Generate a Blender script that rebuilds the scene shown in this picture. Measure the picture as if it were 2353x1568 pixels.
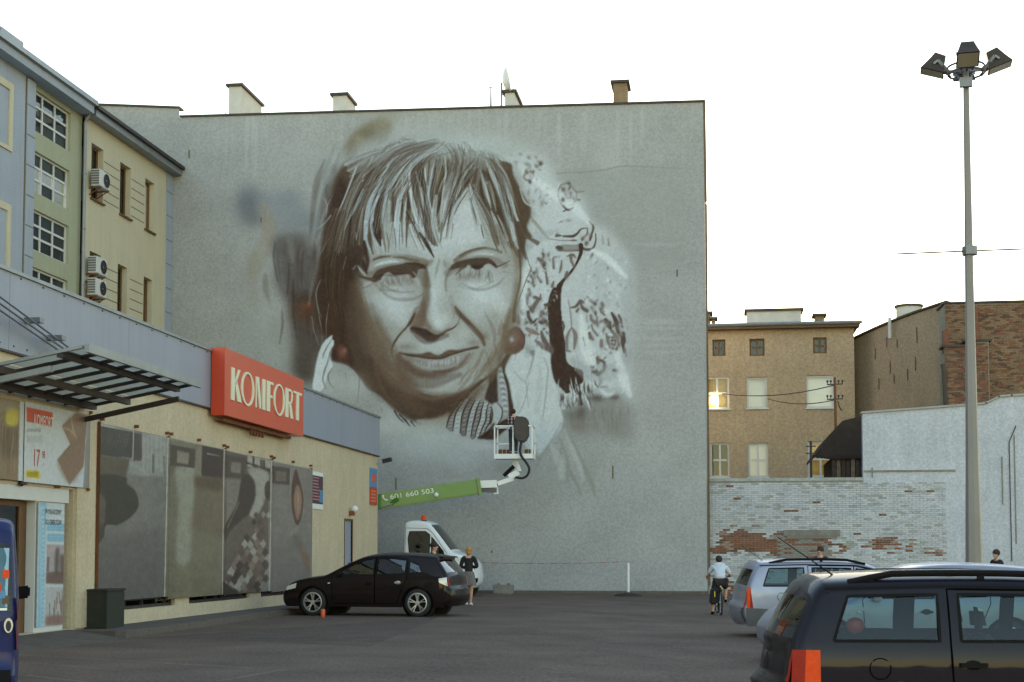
import bpy, bmesh, math, random
import numpy as np
from mathutils import Vector, Matrix
from mathutils.geometry import delaunay_2d_cdt

scene = bpy.context.scene
for o in list(bpy.data.objects): bpy.data.objects.remove(o)
COL = scene.collection
R = math.radians

# ---------------------------------------------------------------- camera (a 50 mm shift lens, looking a little up)
PHI, FPX, CX, CY = R(8.304), 3268.0, 1176.5, 1080.3
TH = math.atan(190.7/FPX)
cam_d = bpy.data.cameras.new('camera'); cam = bpy.data.objects.new('camera', cam_d); COL.objects.link(cam)
cam_d.lens = 50; cam_d.sensor_width = 36; cam_d.shift_y = (CY-784)/2353; cam_d.clip_end = 2000; cam_d.clip_start = .1
cam.location = (0, 0, 1.5); cam.rotation_euler = (R(90)+TH, 0, PHI)
scene.camera = cam

# ---------------------------------------------------------------- evening sky and low sun behind the houses
SUN_EL = 9.0
world = bpy.data.worlds.new('World'); scene.world = world; world.use_nodes = True
nt = world.node_tree; nt.nodes.clear()
wo = nt.nodes.new('ShaderNodeOutputWorld'); bg = nt.nodes.new('ShaderNodeBackground'); sky = nt.nodes.new('ShaderNodeTexSky')
sky.sky_type = 'NISHITA'; sky.sun_disc = False; sky.sun_elevation = R(SUN_EL); sky.sun_rotation = R(0.0)
sky.air_density = 1.12; sky.dust_density = .22; sky.ozone_density = .30; sky.altitude = 100
bg.inputs['Strength'].default_value = 0.15
nt.links.new(sky.outputs[0], bg.inputs[0]); nt.links.new(bg.outputs[0], wo.inputs[0])
sd = bpy.data.lights.new('sun', 'SUN'); sd.energy = 4.5; sd.angle = R(.55); sd.color = (1, .80, .55)
sun = bpy.data.objects.new('sun', sd); COL.objects.link(sun); sun.location = (0, 60, 40)
sun.rotation_euler = Vector((0, -math.cos(R(SUN_EL)), -math.sin(R(SUN_EL)))).to_track_quat('-Z', 'Y').to_euler()
vs = scene.view_settings
vs.view_transform = 'Standard'; vs.look = 'None'; vs.gamma = 1; vs.use_curve_mapping = False
vs.exposure = 1.76

random.seed(7)
# ---------------------------------------------------------------- survey helpers: sight lines of the survey photo onto real planes
def ray(px, py):
    u = (px-CX)/FPX; v = -(py-CY)/FPX
    c, s, ct, st = math.cos(PHI), math.sin(PHI), math.cos(TH), math.sin(TH)
    return (-s*ct+u*c+v*s*st, c*ct+u*s-v*c*st, st+v*ct)
def hit(px, py, axis, val):
    d = ray(px, py); o = (0, 0, 1.5); t = (val-o[axis])/d[axis]
    return Vector(tuple(o[i]+d[i]*t for i in range(3)))
def at_depth(px, py, D):
    d = ray(px, py); t = D/(math.cos(PHI)*d[1]-math.sin(PHI)*d[0])
    return Vector((d[0]*t, d[1]*t, 1.5+d[2]*t))
def proj(x, y, z):
    c, s, ct, st = math.cos(PHI), math.sin(PHI), math.cos(TH), math.sin(TH)
    z = z-1.5; r = x*c+y*s; d = -x*s+y*c; dd = d*ct+z*st; up = -d*st+z*ct
    return CX+FPX*r/dd, CY-FPX*up/dd
def rd(r, d):            # metres right of / in front of the camera position -> ground x, y
    return (r*math.cos(PHI)-d*math.sin(PHI), r*math.sin(PHI)+d*math.cos(PHI))
def sst(t): t = min(1, max(0, t)); return t*t*(3-2*t)
def gz(x, y): return -.15*sst((x+5)/6)*sst((46-y)/12)-.06*sst((18-y)/12)

# ---------------------------------------------------------------- materials
def lin(c):
    return tuple((v/12.92 if v <= .04045 else ((v+.055)/1.055)**2.4) for v in c)
def srgb(r, g, b): return lin((r/255, g/255, b/255))
MATS = {}
def mat(name, col, rough=.7, metal=0., var=.0, scale=8., bump=0., bscale=60., coat=0., spec=.5, trans=0., emit=None, speck=0., streak=0.):
    """procedural surface: base colour with two noise octaves of variation, optional speckle, vertical streaks and fine relief"""
    m = bpy.data.materials.new(name); m.use_nodes = True
    t = m.node_tree; b = t.nodes['Principled BSDF']; L = t.links.new
    b.inputs['Roughness'].default_value = rough; b.inputs['Metallic'].default_value = metal
    b.inputs['Base Color'].default_value = (*col, 1); b.inputs['Specular IOR Level'].default_value = spec
    if coat: b.inputs['Coat Weight'].default_value = coat; b.inputs['Coat Roughness'].default_value = .04
    if trans: b.inputs['Transmission Weight'].default_value = trans
    if emit: b.inputs['Emission Color'].default_value = (*emit[0], 1); b.inputs['Emission Strength'].default_value = emit[1]
    if var or speck or streak or bump:
        g = t.nodes.new('ShaderNodeTexCoord'); P = g.outputs['Object']
    last = None
    def chain(fac, lo, hi):
        nonlocal last
        mr = t.nodes.new('ShaderNodeMapRange'); mr.inputs['From Min'].default_value = .3; mr.inputs['From Max'].default_value = .7
        mr.inputs['To Min'].default_value = lo; mr.inputs['To Max'].default_value = hi; L(fac, mr.inputs['Value'])
        if last is None: last = mr.outputs[0]
        else:
            k = t.nodes.new('ShaderNodeMath'); k.operation = 'MULTIPLY'; L(last, k.inputs[0]); L(mr.outputs[0], k.inputs[1]); last = k.outputs[0]
    def noise(sc, det=3, vec=None):
        n = t.nodes.new('ShaderNodeTexNoise'); n.inputs['Scale'].default_value = sc; n.inputs['Detail'].default_value = det
        L(vec or P, n.inputs['Vector']); return n.outputs['Fac']
    if var: chain(noise(scale), 1-var, 1+var); chain(noise(scale*.17, 2), 1-var*.7, 1+var*.7)
    if speck: chain(noise(bscale*1.3, 1), 1-speck, 1+speck)
    if streak:
        mp = t.nodes.new('ShaderNodeMapping'); mp.inputs['Scale'].default_value = (2.2, 2.2, .12); L(P, mp.inputs['Vector'])
        chain(noise(2.5, 4, mp.outputs[0]), 1-streak, 1+streak*.5)
    if last is not None:
        mx = t.nodes.new('ShaderNodeVectorMath'); mx.operation = 'SCALE'; mx.inputs[0].default_value = col; L(last, mx.inputs['Scale']); L(mx.outputs[0], b.inputs['Base Color'])
    if bump:
        bp = t.nodes.new('ShaderNodeBump'); bp.inputs['Strength'].default_value = bump; bp.inputs['Distance'].default_value = .02
        L(noise(bscale, 4), bp.inputs['Height']); L(bp.outputs[0], b.inputs['Normal'])
    MATS[name] = m
    return m
def glassmat(name, tint, refl=.9, see=.75, add=0.):
    """window glass: mirror-like at grazing angles, tinted see-through otherwise"""
    m = bpy.data.materials.new(name); m.use_nodes = True; t = m.node_tree; t.nodes.clear(); L = t.links.new
    o = t.nodes.new('ShaderNodeOutputMaterial'); mx = t.nodes.new('ShaderNodeMixShader'); fr = t.nodes.new('ShaderNodeFresnel'); fr.inputs[0].default_value = 1.5
    gl = t.nodes.new('ShaderNodeBsdfGlossy'); gl.inputs['Roughness'].default_value = .02; gl.inputs['Color'].default_value = (refl, refl, refl, 1)
    tr = t.nodes.new('ShaderNodeBsdfTransparent'); tr.inputs[0].default_value = (*[c*see for c in tint], 1)
    ad = t.nodes.new('ShaderNodeMath'); ad.operation = 'ADD'; ad.use_clamp = True; ad.inputs[1].default_value = add; L(fr.outputs[0], ad.inputs[0])
    L(ad.outputs[0], mx.inputs[0]); L(tr.outputs[0], mx.inputs[1]); L(gl.outputs[0], mx.inputs[2]); L(mx.outputs[0], o.inputs[0])
    MATS[name] = m; return m

# ---------------------------------------------------------------- mesh helpers
class MB:
    def __init__(s): s.v = []; s.f = []; s.m = []
    def face(s, pts, mi=0):
        i = len(s.v); s.v += [tuple(p) for p in pts]; s.f.append(tuple(range(i, i+len(pts)))); s.m.append(mi)
    def hexa(s, p, mi=0):      # 8 corners: bottom 4 (ccw seen from above), top 4
        i = len(s.v); s.v += [tuple(q) for q in p]
        for f in ((0, 3, 2, 1), (4, 5, 6, 7), (0, 1, 5, 4), (1, 2, 6, 5), (2, 3, 7, 6), (3, 0, 4, 7)): s.f.append(tuple(i+k for k in f)); s.m.append(mi)
        return s
    def box(s, x0, x1, y0, y1, z0, z1, mi=0):
        x0, x1, y0, y1, z0, z1 = min(x0, x1), max(x0, x1), min(y0, y1), max(y0, y1), min(z0, z1), max(z0, z1)
        return s.hexa([(x0, y0, z0), (x1, y0, z0), (x1, y1, z0), (x0, y1, z0), (x0, y0, z1), (x1, y0, z1), (x1, y1, z1), (x0, y1, z1)], mi)
    def bar(s, a, b, w, h=None, mi=0):    # square bar from a to b
        a, b = Vector(a), Vector(b); d = (b-a).normalized(); h = h or w
        up = Vector((0, 0, 1)) if abs(d.z) < .95 else Vector((0, 1, 0))
        x = d.cross(up).normalized()*w/2; y = x.cross(d).normalized()*h/2
        return s.hexa([a-x-y, a+x-y, b+x-y, b-x-y, a-x+y, a+x+y, b+x+y, b-x+y], mi)
    def tube(s, pts, r, n=8, mi=0, caps=True):
        pts = [Vector(p) for p in pts]; rs = [r]*len(pts) if np.isscalar(r) else r
        i0 = len(s.v); up = None
        for k, p in enumerate(pts):
            d = (pts[min(k+1, len(pts)-1)]-pts[max(k-1, 0)]).normalized()
            if up is None: up = Vector((0, 0, 1)) if abs(d.z) < .9 else Vector((1, 0, 0))
            x = d.cross(up).normalized(); y = x.cross(d).normalized(); up = y
            for j in range(n):
                a = 2*math.pi*j/n; s.v.append(tuple(p+(x*math.cos(a)+y*math.sin(a))*rs[k]))
        for k in range(len(pts)-1):
            for j in range(n):
                a, b = i0+k*n+j, i0+k*n+(j+1) % n; s.f.append((a, b, b+n, a+n)); s.m.append(mi)
        if caps:
            s.f.append(tuple(i0+j for j in reversed(range(n)))); s.f.append(tuple(i0+(len(pts)-1)*n+j for j in range(n))); s.m += [mi, mi]
        return s
    def lathe(s, prof, c=(0, 0, 0), n=16, axis='z', mi=0):   # prof: (radius, height)
        i0 = len(s.v)
        for r, h in prof:
            for j in range(n):
                a = 2*math.pi*j/n; p = (r*math.cos(a), r*math.sin(a), h)
                if axis == 'y': p = (p[0], h, p[1])
                if axis == 'x': p = (h, p[0], p[1])
                s.v.append((c[0]+p[0], c[1]+p[1], c[2]+p[2]))
        for k in range(len(prof)-1):
            for j in range(n):
                a, b = i0+k*n+j, i0+k*n+(j+1) % n; s.f.append((a, b, b+n, a+n)); s.m.append(mi)
        return s
    def prism(s, poly, ext, mi=0):   # poly: list of Vectors (planar), ext: extrusion vector
        n = len(poly); i = len(s.v); e = Vector(ext)
        s.v += [tuple(Vector(p)) for p in poly]+[tuple(Vector(p)+e) for p in poly]
        s.f.append(tuple(i+k for k in reversed(range(n)))); s.f.append(tuple(i+n+k for k in range(n))); s.m += [mi, mi]
        for k in range(n): s.f.append((i+k, i+(k+1) % n, i+n+(k+1) % n, i+n+k)); s.m.append(mi)
        return s
    def ball(s, c, rx, ry=None, rz=None, n=10, m=7, mi=0):
        ry = ry or rx; rz = rz or rx
        return s.lathe_s([(math.sin(math.pi*k/m), -math.cos(math.pi*k/m)) for k in range(m+1)], c, rx, ry, rz, n, mi)
    def lathe_s(s, prof, c, rx, ry, rz, n, mi):
        i0 = len(s.v)
        for r, h in prof:
            for j in range(n):
                a = 2*math.pi*j/n; s.v.append((c[0]+rx*r*math.cos(a), c[1]+ry*r*math.sin(a), c[2]+rz*h))
        for k in range(len(prof)-1):
            for j in range(n):
                a, b = i0+k*n+j, i0+k*n+(j+1) % n; s.f.append((a, b, b+n, a+n)); s.m.append(mi)
        return s
    def mesh(s, name, mats=None, smooth=False, weld=False):
        me = bpy.data.meshes.new(name); me.from_pydata(s.v, [], s.f)
        for m in (mats if isinstance(mats, (list, tuple)) else [mats]):
            if m: me.materials.append(m)
        if any(s.m): me.polygons.foreach_set('material_index', s.m)
        bm = bmesh.new(); bm.from_mesh(me)
        if weld: bmesh.ops.remove_doubles(bm, verts=bm.verts, dist=1e-4)
        bmesh.ops.recalc_face_normals(bm, faces=bm.faces); bm.to_mesh(me); bm.free()
        if smooth: me.polygons.foreach_set('use_smooth', [True]*len(me.polygons))
        me.update(); return me

def tag(o, label=None, cat=None, group=None, kind=None):
    if label: o['label'] = label
    if cat: o['category'] = cat
    if group: o['group'] = group
    if kind: o['kind'] = kind
    return o
def empty(name, loc=(0, 0, 0), rz=0., label=None, cat=None, group=None, kind=None):
    o = bpy.data.objects.new(name, None); COL.objects.link(o); o.location = loc; o.rotation_euler = (0, 0, rz); o.empty_display_size = .3
    return tag(o, label, cat, group, kind)
def link(name, me, parent=None, local=False):
    """local=False: the mesh is in world coordinates and a root Empty at its own place is compensated for"""
    o = bpy.data.objects.new(name, me); COL.objects.link(o)
    if parent is not None:
        o.parent = parent
        if not local and parent.type == 'EMPTY': o.location = -Vector(parent.location)
    return o
def part(name, mb, mats, parent=None, smooth=False, local=False, weld=False, kind=None):
    o = link(name, mb.mesh(name, mats, smooth, weld), parent, local)
    if kind: o['kind'] = kind
    return o
def autosmooth(o, ang=35):
    me = o.data; bm = bmesh.new(); bm.from_mesh(me)
    for f in bm.faces: f.smooth = True
    for e in bm.edges:
        if len(e.link_faces) == 2 and e.calc_face_angle(0) > R(ang): e.smooth = False
    bm.to_mesh(me); bm.free(); return o
def bevel(o, w=.01, seg=2):
    bm = bmesh.new(); bm.from_mesh(o.data)
    bmesh.ops.remove_doubles(bm, verts=bm.verts, dist=1e-5)
    bmesh.ops.bevel(bm, geom=[e for e in bm.edges if len(e.link_faces) == 2 and e.calc_face_angle(0) > .5], offset=w, segments=seg, affect='EDGES', clamp_overlap=True)
    bm.to_mesh(o.data); bm.free(); return o
class Face:
    """a building face: u runs along the face, v is height, d stands out from it"""
    def __init__(s, o, u, n): s.o, s.u, s.n = Vector(o), Vector(u).normalized(), Vector(n).normalized()
    def p(s, u, v, d=0): return s.o+s.u*u+Vector((0, 0, v))+s.n*d
    def box(s, mb, u0, u1, v0, v1, d0, d1, mi=0):
        return mb.hexa([s.p(u0, v0, d1), s.p(u1, v0, d1), s.p(u1, v0, d0), s.p(u0, v0, d0), s.p(u0, v1, d1), s.p(u1, v1, d1), s.p(u1, v1, d0), s.p(u0, v1, d0)], mi)
    def quad(s, mb, pts, d, mi=0): mb.face([s.p(u, v, d) for u, v in pts], mi)
    def wall(s, mb, u0, u1, v0, v1, holes, d=0., mi=0, depth=.2):
        """a wall sheet with window openings and their reveals; holes: (u0, u1, v0, v1)"""
        us = sorted({u0, u1, *[h[0] for h in holes], *[h[1] for h in holes]}); vv = sorted({v0, v1, *[h[2] for h in holes], *[h[3] for h in holes]})
        us = [u for u in us if u0 <= u <= u1]; vv = [v for v in vv if v0 <= v <= v1]
        for a, b in zip(us[:-1], us[1:]):
            for c, e in zip(vv[:-1], vv[1:]):
                mu, mv = (a+b)/2, (c+e)/2
                if any(h[0] < mu < h[1] and h[2] < mv < h[3] for h in holes): continue
                s.quad(mb, [(a, c), (b, c), (b, e), (a, e)], d, mi)
        for a, b, c, e in holes:
            for (p, q) in (((a, c), (b, c)), ((b, c), (b, e)), ((b, e), (a, e)), ((a, e), (a, c))):
                mb.face([s.p(*p, d), s.p(*q, d), s.p(*q, d-depth), s.p(*p, d-depth)], mi)
def text(name, s, parent, face, u, v, h, m, d=.004, wscale=1., flip=False, ext=.002, local=False, rot=0.):
    """raised lettering on a building face (u to the right as read)"""
    cu = bpy.data.curves.new(name, 'FONT'); cu.body = s; cu.size = 1; cu.extrude = 0; cu.align_x = 'LEFT'
    t = bpy.data.objects.new(name, cu); COL.objects.link(t)
    dg = bpy.context.evaluated_depsgraph_get(); me = bpy.data.meshes.new_from_object(t.evaluated_get(dg)); bpy.data.objects.remove(t)
    n = len(me.vertices); co = np.empty(n*3, np.float32); me.vertices.foreach_get('co', co); co = co.reshape(-1, 3)
    k = h/.72; sg = -1 if flip else 1
    ca, sa = math.cos(rot), math.sin(rot)
    pts = [face.p(u+sg*(x*k*wscale*ca-y*k*sa), v+x*k*wscale*sa+y*k*ca, d) for x, y, _ in co]
    me.vertices.foreach_set('co', [c for p in pts for c in p]); me.materials.clear(); me.materials.append(m); me.update()
    return link(name, me, parent, local)
def copy_tree(o, parent=None):
    c = o.copy(); COL.objects.link(c); c.parent = parent
    for ch in o.children: copy_tree(ch, c)
    return c
# ---------------------------------------------------------------- mural painting (brush strokes laid on the wall, sRGB paint colours)
class Canvas:
    """A small paint canvas: brush strokes, soft polygons and blobs over a transparent ground."""
    def __init__(s, x0, y0, x1, y1, sc):
        s.x0, s.y0, s.sc = x0, y0, sc
        s.w, s.h = int((x1-x0)*sc), int((y1-y0)*sc)
        s.rgb = np.zeros((s.h, s.w, 3), np.float32); s.a = np.zeros((s.h, s.w), np.float32)
        s.f = (0.0, 0.0, 1.0); s.sk = 1.0
    def frame(s, ox, oy, k):          # the sketch frame the next strokes are given in
        s.f = (ox, oy, k)
    def P(s, pts):
        p = np.asarray(pts, np.float64)
        ox, oy, k = s.f
        return np.stack([(ox+p[:, 0]/k-s.x0)*s.sc, (oy+p[:, 1]/k-s.y0)*s.sc], 1)
    def put(s, m, x, y, col, op):
        h, w = m.shape
        X0, Y0, X1, Y1 = max(x, 0), max(y, 0), min(x+w, s.w), min(y+h, s.h)
        if X1 <= X0 or Y1 <= Y0: return
        m = np.clip(m[Y0-y:Y1-y, X0-x:X1-x]*op, 0, 1)
        A = s.a[Y0:Y1, X0:X1]; C = s.rgb[Y0:Y1, X0:X1]
        na = m+A*(1-m)
        k = np.where(na > 1e-5, m/np.maximum(na, 1e-5), 0)[..., None]
        C[:] = C*(1-k)+np.asarray(col, np.float32)*k
        A[:] = na
    @staticmethod
    def blur(m, sig):
        if sig < 0.3: return m
        r = max(1, int(sig*2.6)); t = np.arange(-r, r+1); g = np.exp(-t*t/(2*sig*sig)); g /= g.sum()
        m = np.apply_along_axis(lambda v: np.convolve(v, g, 'same'), 0, m) if m.size < 1 else sum(np.roll(m, int(i), 0)*c for i, c in zip(t, g))
        return sum(np.roll(m, int(i), 1)*c for i, c in zip(t, g))
    @staticmethod
    def smooth(p, closed, n=6):
        if len(p) < 3: return p
        q = np.vstack([p[-1:], p, p[:2]]) if closed else np.vstack([2*p[:1]-p[1:2], p, 2*p[-1:]-p[-2:-1]])
        out = []
        for i in range(1, len(q)-2):
            a, b, c, d = q[i-1], q[i], q[i+1], q[i+2]
            for t in np.arange(n)/n:
                out.append(.5*((2*b)+(c-a)*t+(2*a-5*b+4*c-d)*t*t+(3*b-a-3*c+d)*t**3))
        if not closed: out.append(q[-2])
        return np.array(out)
    def poly(s, pts, col, op=1., soft=1.0, curve=True, erase=False):
        p = s.P(pts); soft = soft*s.sc*s.sk
        if curve: p = s.smooth(p, True)
        pad = int(soft*3)+3
        x, y = np.floor(p.min(0)).astype(int)-pad; X, Y = np.ceil(p.max(0)).astype(int)+pad
        x, y = max(x, -pad-60), max(y, -pad-60); X, Y = min(X, s.w+pad+60), min(Y, s.h+pad+60)
        if X <= x or Y <= y: return
        yy = (np.arange(y, Y)+.5)[:, None]; xx = (np.arange(x, X)+.5)[None, :]
        m = np.zeros((Y-y, X-x), bool)
        for (ax, ay), (bx, by) in zip(p, np.roll(p, -1, 0)):
            if ay == by: continue
            c = (ay > yy) != (by > yy)
            m ^= c & (xx < (bx-ax)*(yy-ay)/(by-ay)+ax)
        m = s.blur(m.astype(np.float32), max(soft, .5))
        if erase:
            X0, Y0, X1, Y1 = max(x, 0), max(y, 0), min(X, s.w), min(Y, s.h)
            s.a[Y0:Y1, X0:X1] *= 1-np.clip(m[Y0-y:Y1-y, X0-x:X1-x]*op, 0, 1)
        else: s.put(m, x, y, col, op)
    def stroke(s, pts, w, col, op=1., soft=.8, curve=True):
        """w: a width or a list of widths along the stroke, in the sketch frame's pixels"""
        p = s.P(pts)
        ws = np.full(len(p), w, float) if np.isscalar(w) else np.interp(np.linspace(0, 1, len(p)), np.linspace(0, 1, len(w)), w)
        q = np.column_stack([p, ws*.5/s.f[2]*s.sc])
        if curve: q = s.smooth(q, False, 5)
        soft = max(soft*s.sc*s.sk, .55)
        pad = int(q[:, 2].max()+soft*2)+2
        x, y = np.floor(q[:, :2].min(0)).astype(int)-pad; X, Y = np.ceil(q[:, :2].max(0)).astype(int)+pad
        x, y, X, Y = max(x, 0), max(y, 0), min(X, s.w), min(Y, s.h)
        if X <= x or Y <= y: return
        yy, xx = np.mgrid[y:Y, x:X].astype(np.float32)+.5
        best = np.full(xx.shape, -1e9, np.float32)
        for a, b in zip(q[:-1], q[1:]):
            dx, dy = b[0]-a[0], b[1]-a[1]; L = dx*dx+dy*dy+1e-9
            t = np.clip(((xx-a[0])*dx+(yy-a[1])*dy)/L, 0, 1)
            d = np.hypot(xx-a[0]-t*dx, yy-a[1]-t*dy)
            best = np.maximum(best, a[2]+(b[2]-a[2])*t-d)
        m = np.clip(best/(2*soft)+.5, 0, 1)
        wmin = np.clip(q[:, 2].max()/.5, 0.15, 1)
        s.put(m*m*(3-2*m), x, y, col, op*wmin)
    def blob(s, cx, cy, rx, ry, col, op=1., rot=0.):
        (px, py), = s.P([(cx, cy)]); k = s.sc/s.f[2]; rx *= k; ry *= k
        R = int(max(rx, ry)*2.2)+2; x, y = int(px)-R, int(py)-R
        yy, xx = np.mgrid[y:y+2*R, x:x+2*R].astype(np.float32)+.5
        c, n = math.cos(rot), math.sin(rot); u = ((xx-px)*c+(yy-py)*n)/rx; v = (-(xx-px)*n+(yy-py)*c)/ry
        s.put(np.exp(-(u*u+v*v)*1.1), x, y, col, op)


def value_noise(h, w, cell, rnd, stretch=(1, 1)):
    gh, gw = int(h/(cell*stretch[1]))+3, int(w/(cell*stretch[0]))+3
    g = rnd.random((gh, gw)).astype(np.float32)
    y = np.arange(h)/(cell*stretch[1]); x = np.arange(w)/(cell*stretch[0])
    yi, xi = y.astype(int), x.astype(int); fy, fx = (y-yi)[:, None], (x-xi)[None, :]
    fy = fy*fy*(3-2*fy); fx = fx*fx*(3-2*fx)
    a = g[yi][:, xi]; b = g[yi][:, xi+1]; c = g[yi+1][:, xi]; d = g[yi+1][:, xi+1]
    return a*(1-fy)*(1-fx)+b*(1-fy)*fx+c*fy*(1-fx)+d*fy*fx


MURAL_BOX = (880, 430, 2740, 2270)
def paint_mural():
    C = Canvas(*MURAL_BOX, .5)
    rnd = np.random.default_rng(5)
    M = (900, 400, .98); Z2 = (1250, 450, 3.136); Z3 = (1700, 450, 3.136); Z4 = (1350, 900, 3.92); Z5 = (1700, 900, 3.4844)
    Z6 = (1500, 1200, 3.1367); Z7 = (2000, 580, 2.6133); Z8 = (2000, 1150, 2.6133); Z9 = (900, 700, 1.96); Z10 = (1200, 1250, 2.6129); Z11 = (1500, 1650, 2.4126)
    DK = (66, 52, 46); DK2 = (84, 70, 60); BR = (108, 92, 76); TAN = (134, 122, 104); GR = (146, 148, 140); LT = (160, 167, 166); WH = (172, 182, 186); BL = (160, 174, 182)
    f = C.frame; S = C.stroke; Y = C.poly; B = C.blob
    def hatch(pts0, pts1, n, w, cols, op, jit=6, soft=.8):
        """n strokes blended between two guide strokes"""
        a = np.asarray(pts0, float); b = np.asarray(pts1, float)
        for i in range(n):
            t = rnd.random(); p = a*(1-t)+b*t+rnd.normal(0, jit, a.shape)
            S(p, [w*rnd.uniform(.4, 1.3), w*rnd.uniform(.5, 1.4), w*rnd.uniform(.15, .6)], cols[rnd.integers(len(cols))], op*rnd.uniform(.5, 1), soft)
    def strand(pts, w, c, op=.88, soft=1.2, n=None):
        """a lock of hair: a soft body and a few fine bristle lines along it"""
        ws = [w]*len(pts) if np.isscalar(w) else w
        S(pts, [v*.95 for v in ws], c, op*.85, soft*1.3)
        p = np.asarray(pts, float); d = np.gradient(p, axis=0); d /= np.hypot(d[:, 0], d[:, 1])[:, None]+1e-6
        nn = np.stack([-d[:, 1], d[:, 0]], 1); wi = np.interp(np.linspace(0, 1, len(p)), np.linspace(0, 1, len(ws)), ws)
        for i in range(n or int(np.clip(max(ws)/8, 2, 7))):
            o = rnd.uniform(-.55, .55); q = p+nn*(wi*o)[:, None]+rnd.normal(0, 1.5, p.shape)
            k = 1+rnd.normal(0, .13)-(.3 if rnd.random() < .22 else 0)
            lw = max(ws)*rnd.uniform(.1, .24)
            S(q, [lw*.4, lw, lw*1.1, lw*.25], tuple(np.clip(np.array(c)*k, 40, 205)), op*rnd.uniform(.35, .8), soft*.8)
    # --- rain streaks and faint repairs of the bare plaster
    f(0, 0, 1)
    for k in range(70):
        x = rnd.uniform(900, 2730); y = rnd.uniform(436, 480); l_ = rnd.uniform(60, 320); S([(x, y), (x+rnd.normal(0, 3), y+l_*.5), (x+rnd.normal(0, 5), y+l_)], [rnd.uniform(6, 22), rnd.uniform(4, 14), 2], [(134, 140, 136), (162, 170, 168)][k % 2], rnd.uniform(.08, .25), 6)
    for k in range(26):
        x = rnd.uniform(950, 2700); y = rnd.uniform(600, 2200); B(x, y, rnd.uniform(40, 190), rnd.uniform(30, 120), [(140, 144, 138), (158, 166, 164), (148, 148, 138)][k % 3], .30)
    # --- left smudges
    f(*M)
    Y([(70, 350), (120, 345), (200, 368), (262, 352), (300, 400), (350, 440), (400, 420), (390, 520), (320, 540), (190, 545), (180, 500), (110, 490), (60, 470), (45, 410)], (118, 124, 130), .62, 14)
    B(92, 405, 52, 66, (98, 101, 108), .8); B(110, 460, 40, 40, (104, 104, 108), .6); B(250, 400, 70, 50, (112, 118, 126), .5); B(300, 480, 80, 40, (112, 116, 120), .5)
    S([(150, 425), (168, 480), (172, 530), (150, 580), (120, 650), (105, 690)], [40, 60, 56, 64, 60, 30], (142, 128, 104), .5, 14)
    B(165, 495, 22, 60, (148, 124, 94), .4)
    S([(158, 690), (160, 740), (172, 790)], [18, 24, 8], (116, 108, 90), .6, 8); S([(205, 880), (235, 980), (255, 1060)], 60, (132, 128, 112), .35, 26)
    S([(110, 620), (100, 720), (120, 800)], 50, (140, 130, 108), .35, 20)
    Y([(190, 545), (250, 528), (320, 535), (360, 590), (410, 640), (420, 800), (330, 810), (260, 795), (225, 775), (195, 700), (205, 640), (188, 600)], (84, 77, 75), .86, 17)
    Y([(255, 770), (420, 770), (440, 930), (380, 1000), (350, 1110), (270, 1090), (264, 960)], (72, 60, 53), .88, 17)
    S([(212, 560), (205, 620), (212, 700)], 26, (98, 98, 98), .55, 8)
    S([(252, 545), (262, 600), (268, 640)], [24, 26, 8], (122, 122, 116), .5, 11); S([(320, 545), (330, 600)], [16, 6], (122, 122, 118), .4, 9)
    S([(222, 690), (232, 740)], 16, (112, 112, 110), .55, 7)
    for i in range(26):
        x = rnd.uniform(195, 400); y = rnd.uniform(550, 900)
        S([(x, y), (x+rnd.normal(0, 5), y+60), (x+rnd.normal(0, 8), y+rnd.uniform(90, 160))], [4, 10, 3], [(56, 47, 45), (88, 78, 72), (78, 60, 50)][i % 3], .4, 4)
    B(328, 806, 30, 16, (128, 80, 56), .7); B(310, 830, 50, 40, (100, 62, 44), .5)
    # --- cap shape above the hair
    Y([(452, 235), (470, 180), (505, 128), (560, 92), (620, 70), (655, 100), (640, 150), (590, 200), (530, 232)], (116, 106, 84), .85, 9)
    B(560, 130, 50, 28, (92, 80, 62), .6, -.6); B(500, 180, 28, 38, (104, 90, 68), .5, .4); B(610, 90, 60, 26, (132, 126, 104), .6, -.3); B(520, 150, 24, 14, (140, 122, 86), .5); B(640, 55, 60, 22, (136, 132, 114), .5)
    # --- leopard hood
    Y([(1120, 215), (1195, 205), (1262, 250), (1310, 320), (1400, 380), (1432, 470), (1500, 500), (1545, 570), (1590, 640), (1602, 780), (1585, 900), (1580, 1040), (1600, 1190), (1540, 1175), (1470, 1180), (1400, 1210), (1320, 1215), (1295, 1100), (1270, 990), (1200, 985), (1150, 900), (1140, 780), (1160, 640), (1175, 560), (1190, 450), (1150, 340)], (168, 177, 181), .66, 24)
    B(1190, 280, 80, 80, (164, 174, 176), .5); B(1520, 640, 70, 50, (152, 156, 158), .45); B(1480, 1080, 70, 60, (172, 182, 186), .6); B(1250, 760, 90, 200, (168, 178, 184), .5); B(1340, 430, 80, 60, (166, 176, 180), .7)
    # repainted patch to the right of the hood
    Y([(1300, 285), (1500, 276), (1660, 262), (1806, 274), (1812, 430), (1800, 640), (1640, 660), (1600, 600), (1560, 560), (1500, 500), (1440, 480), (1405, 380), (1320, 330)], (134, 137, 129), .55, 11, False)
    S([(1300, 288), (1420, 282), (1500, 272), (1560, 260), (1680, 264), (1800, 270)], [6, 7, 3], (124, 122, 110), .6, 3)
    Y([(1700, 275), (1808, 270), (1814, 420), (1812, 560), (1770, 560), (1720, 420)], (138, 138, 128), .4, 18, False)
    for i in range(14):
        y = rnd.uniform(560, 980); S([(1600, y), (1700, y+rnd.normal(0, 6)), (1800, y+rnd.normal(0, 6))], [5, 14, 4], [(156, 160, 156), (140, 140, 130)][i % 2], .3, 6)
    # --- leopard spots
    f(*Z7)
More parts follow.
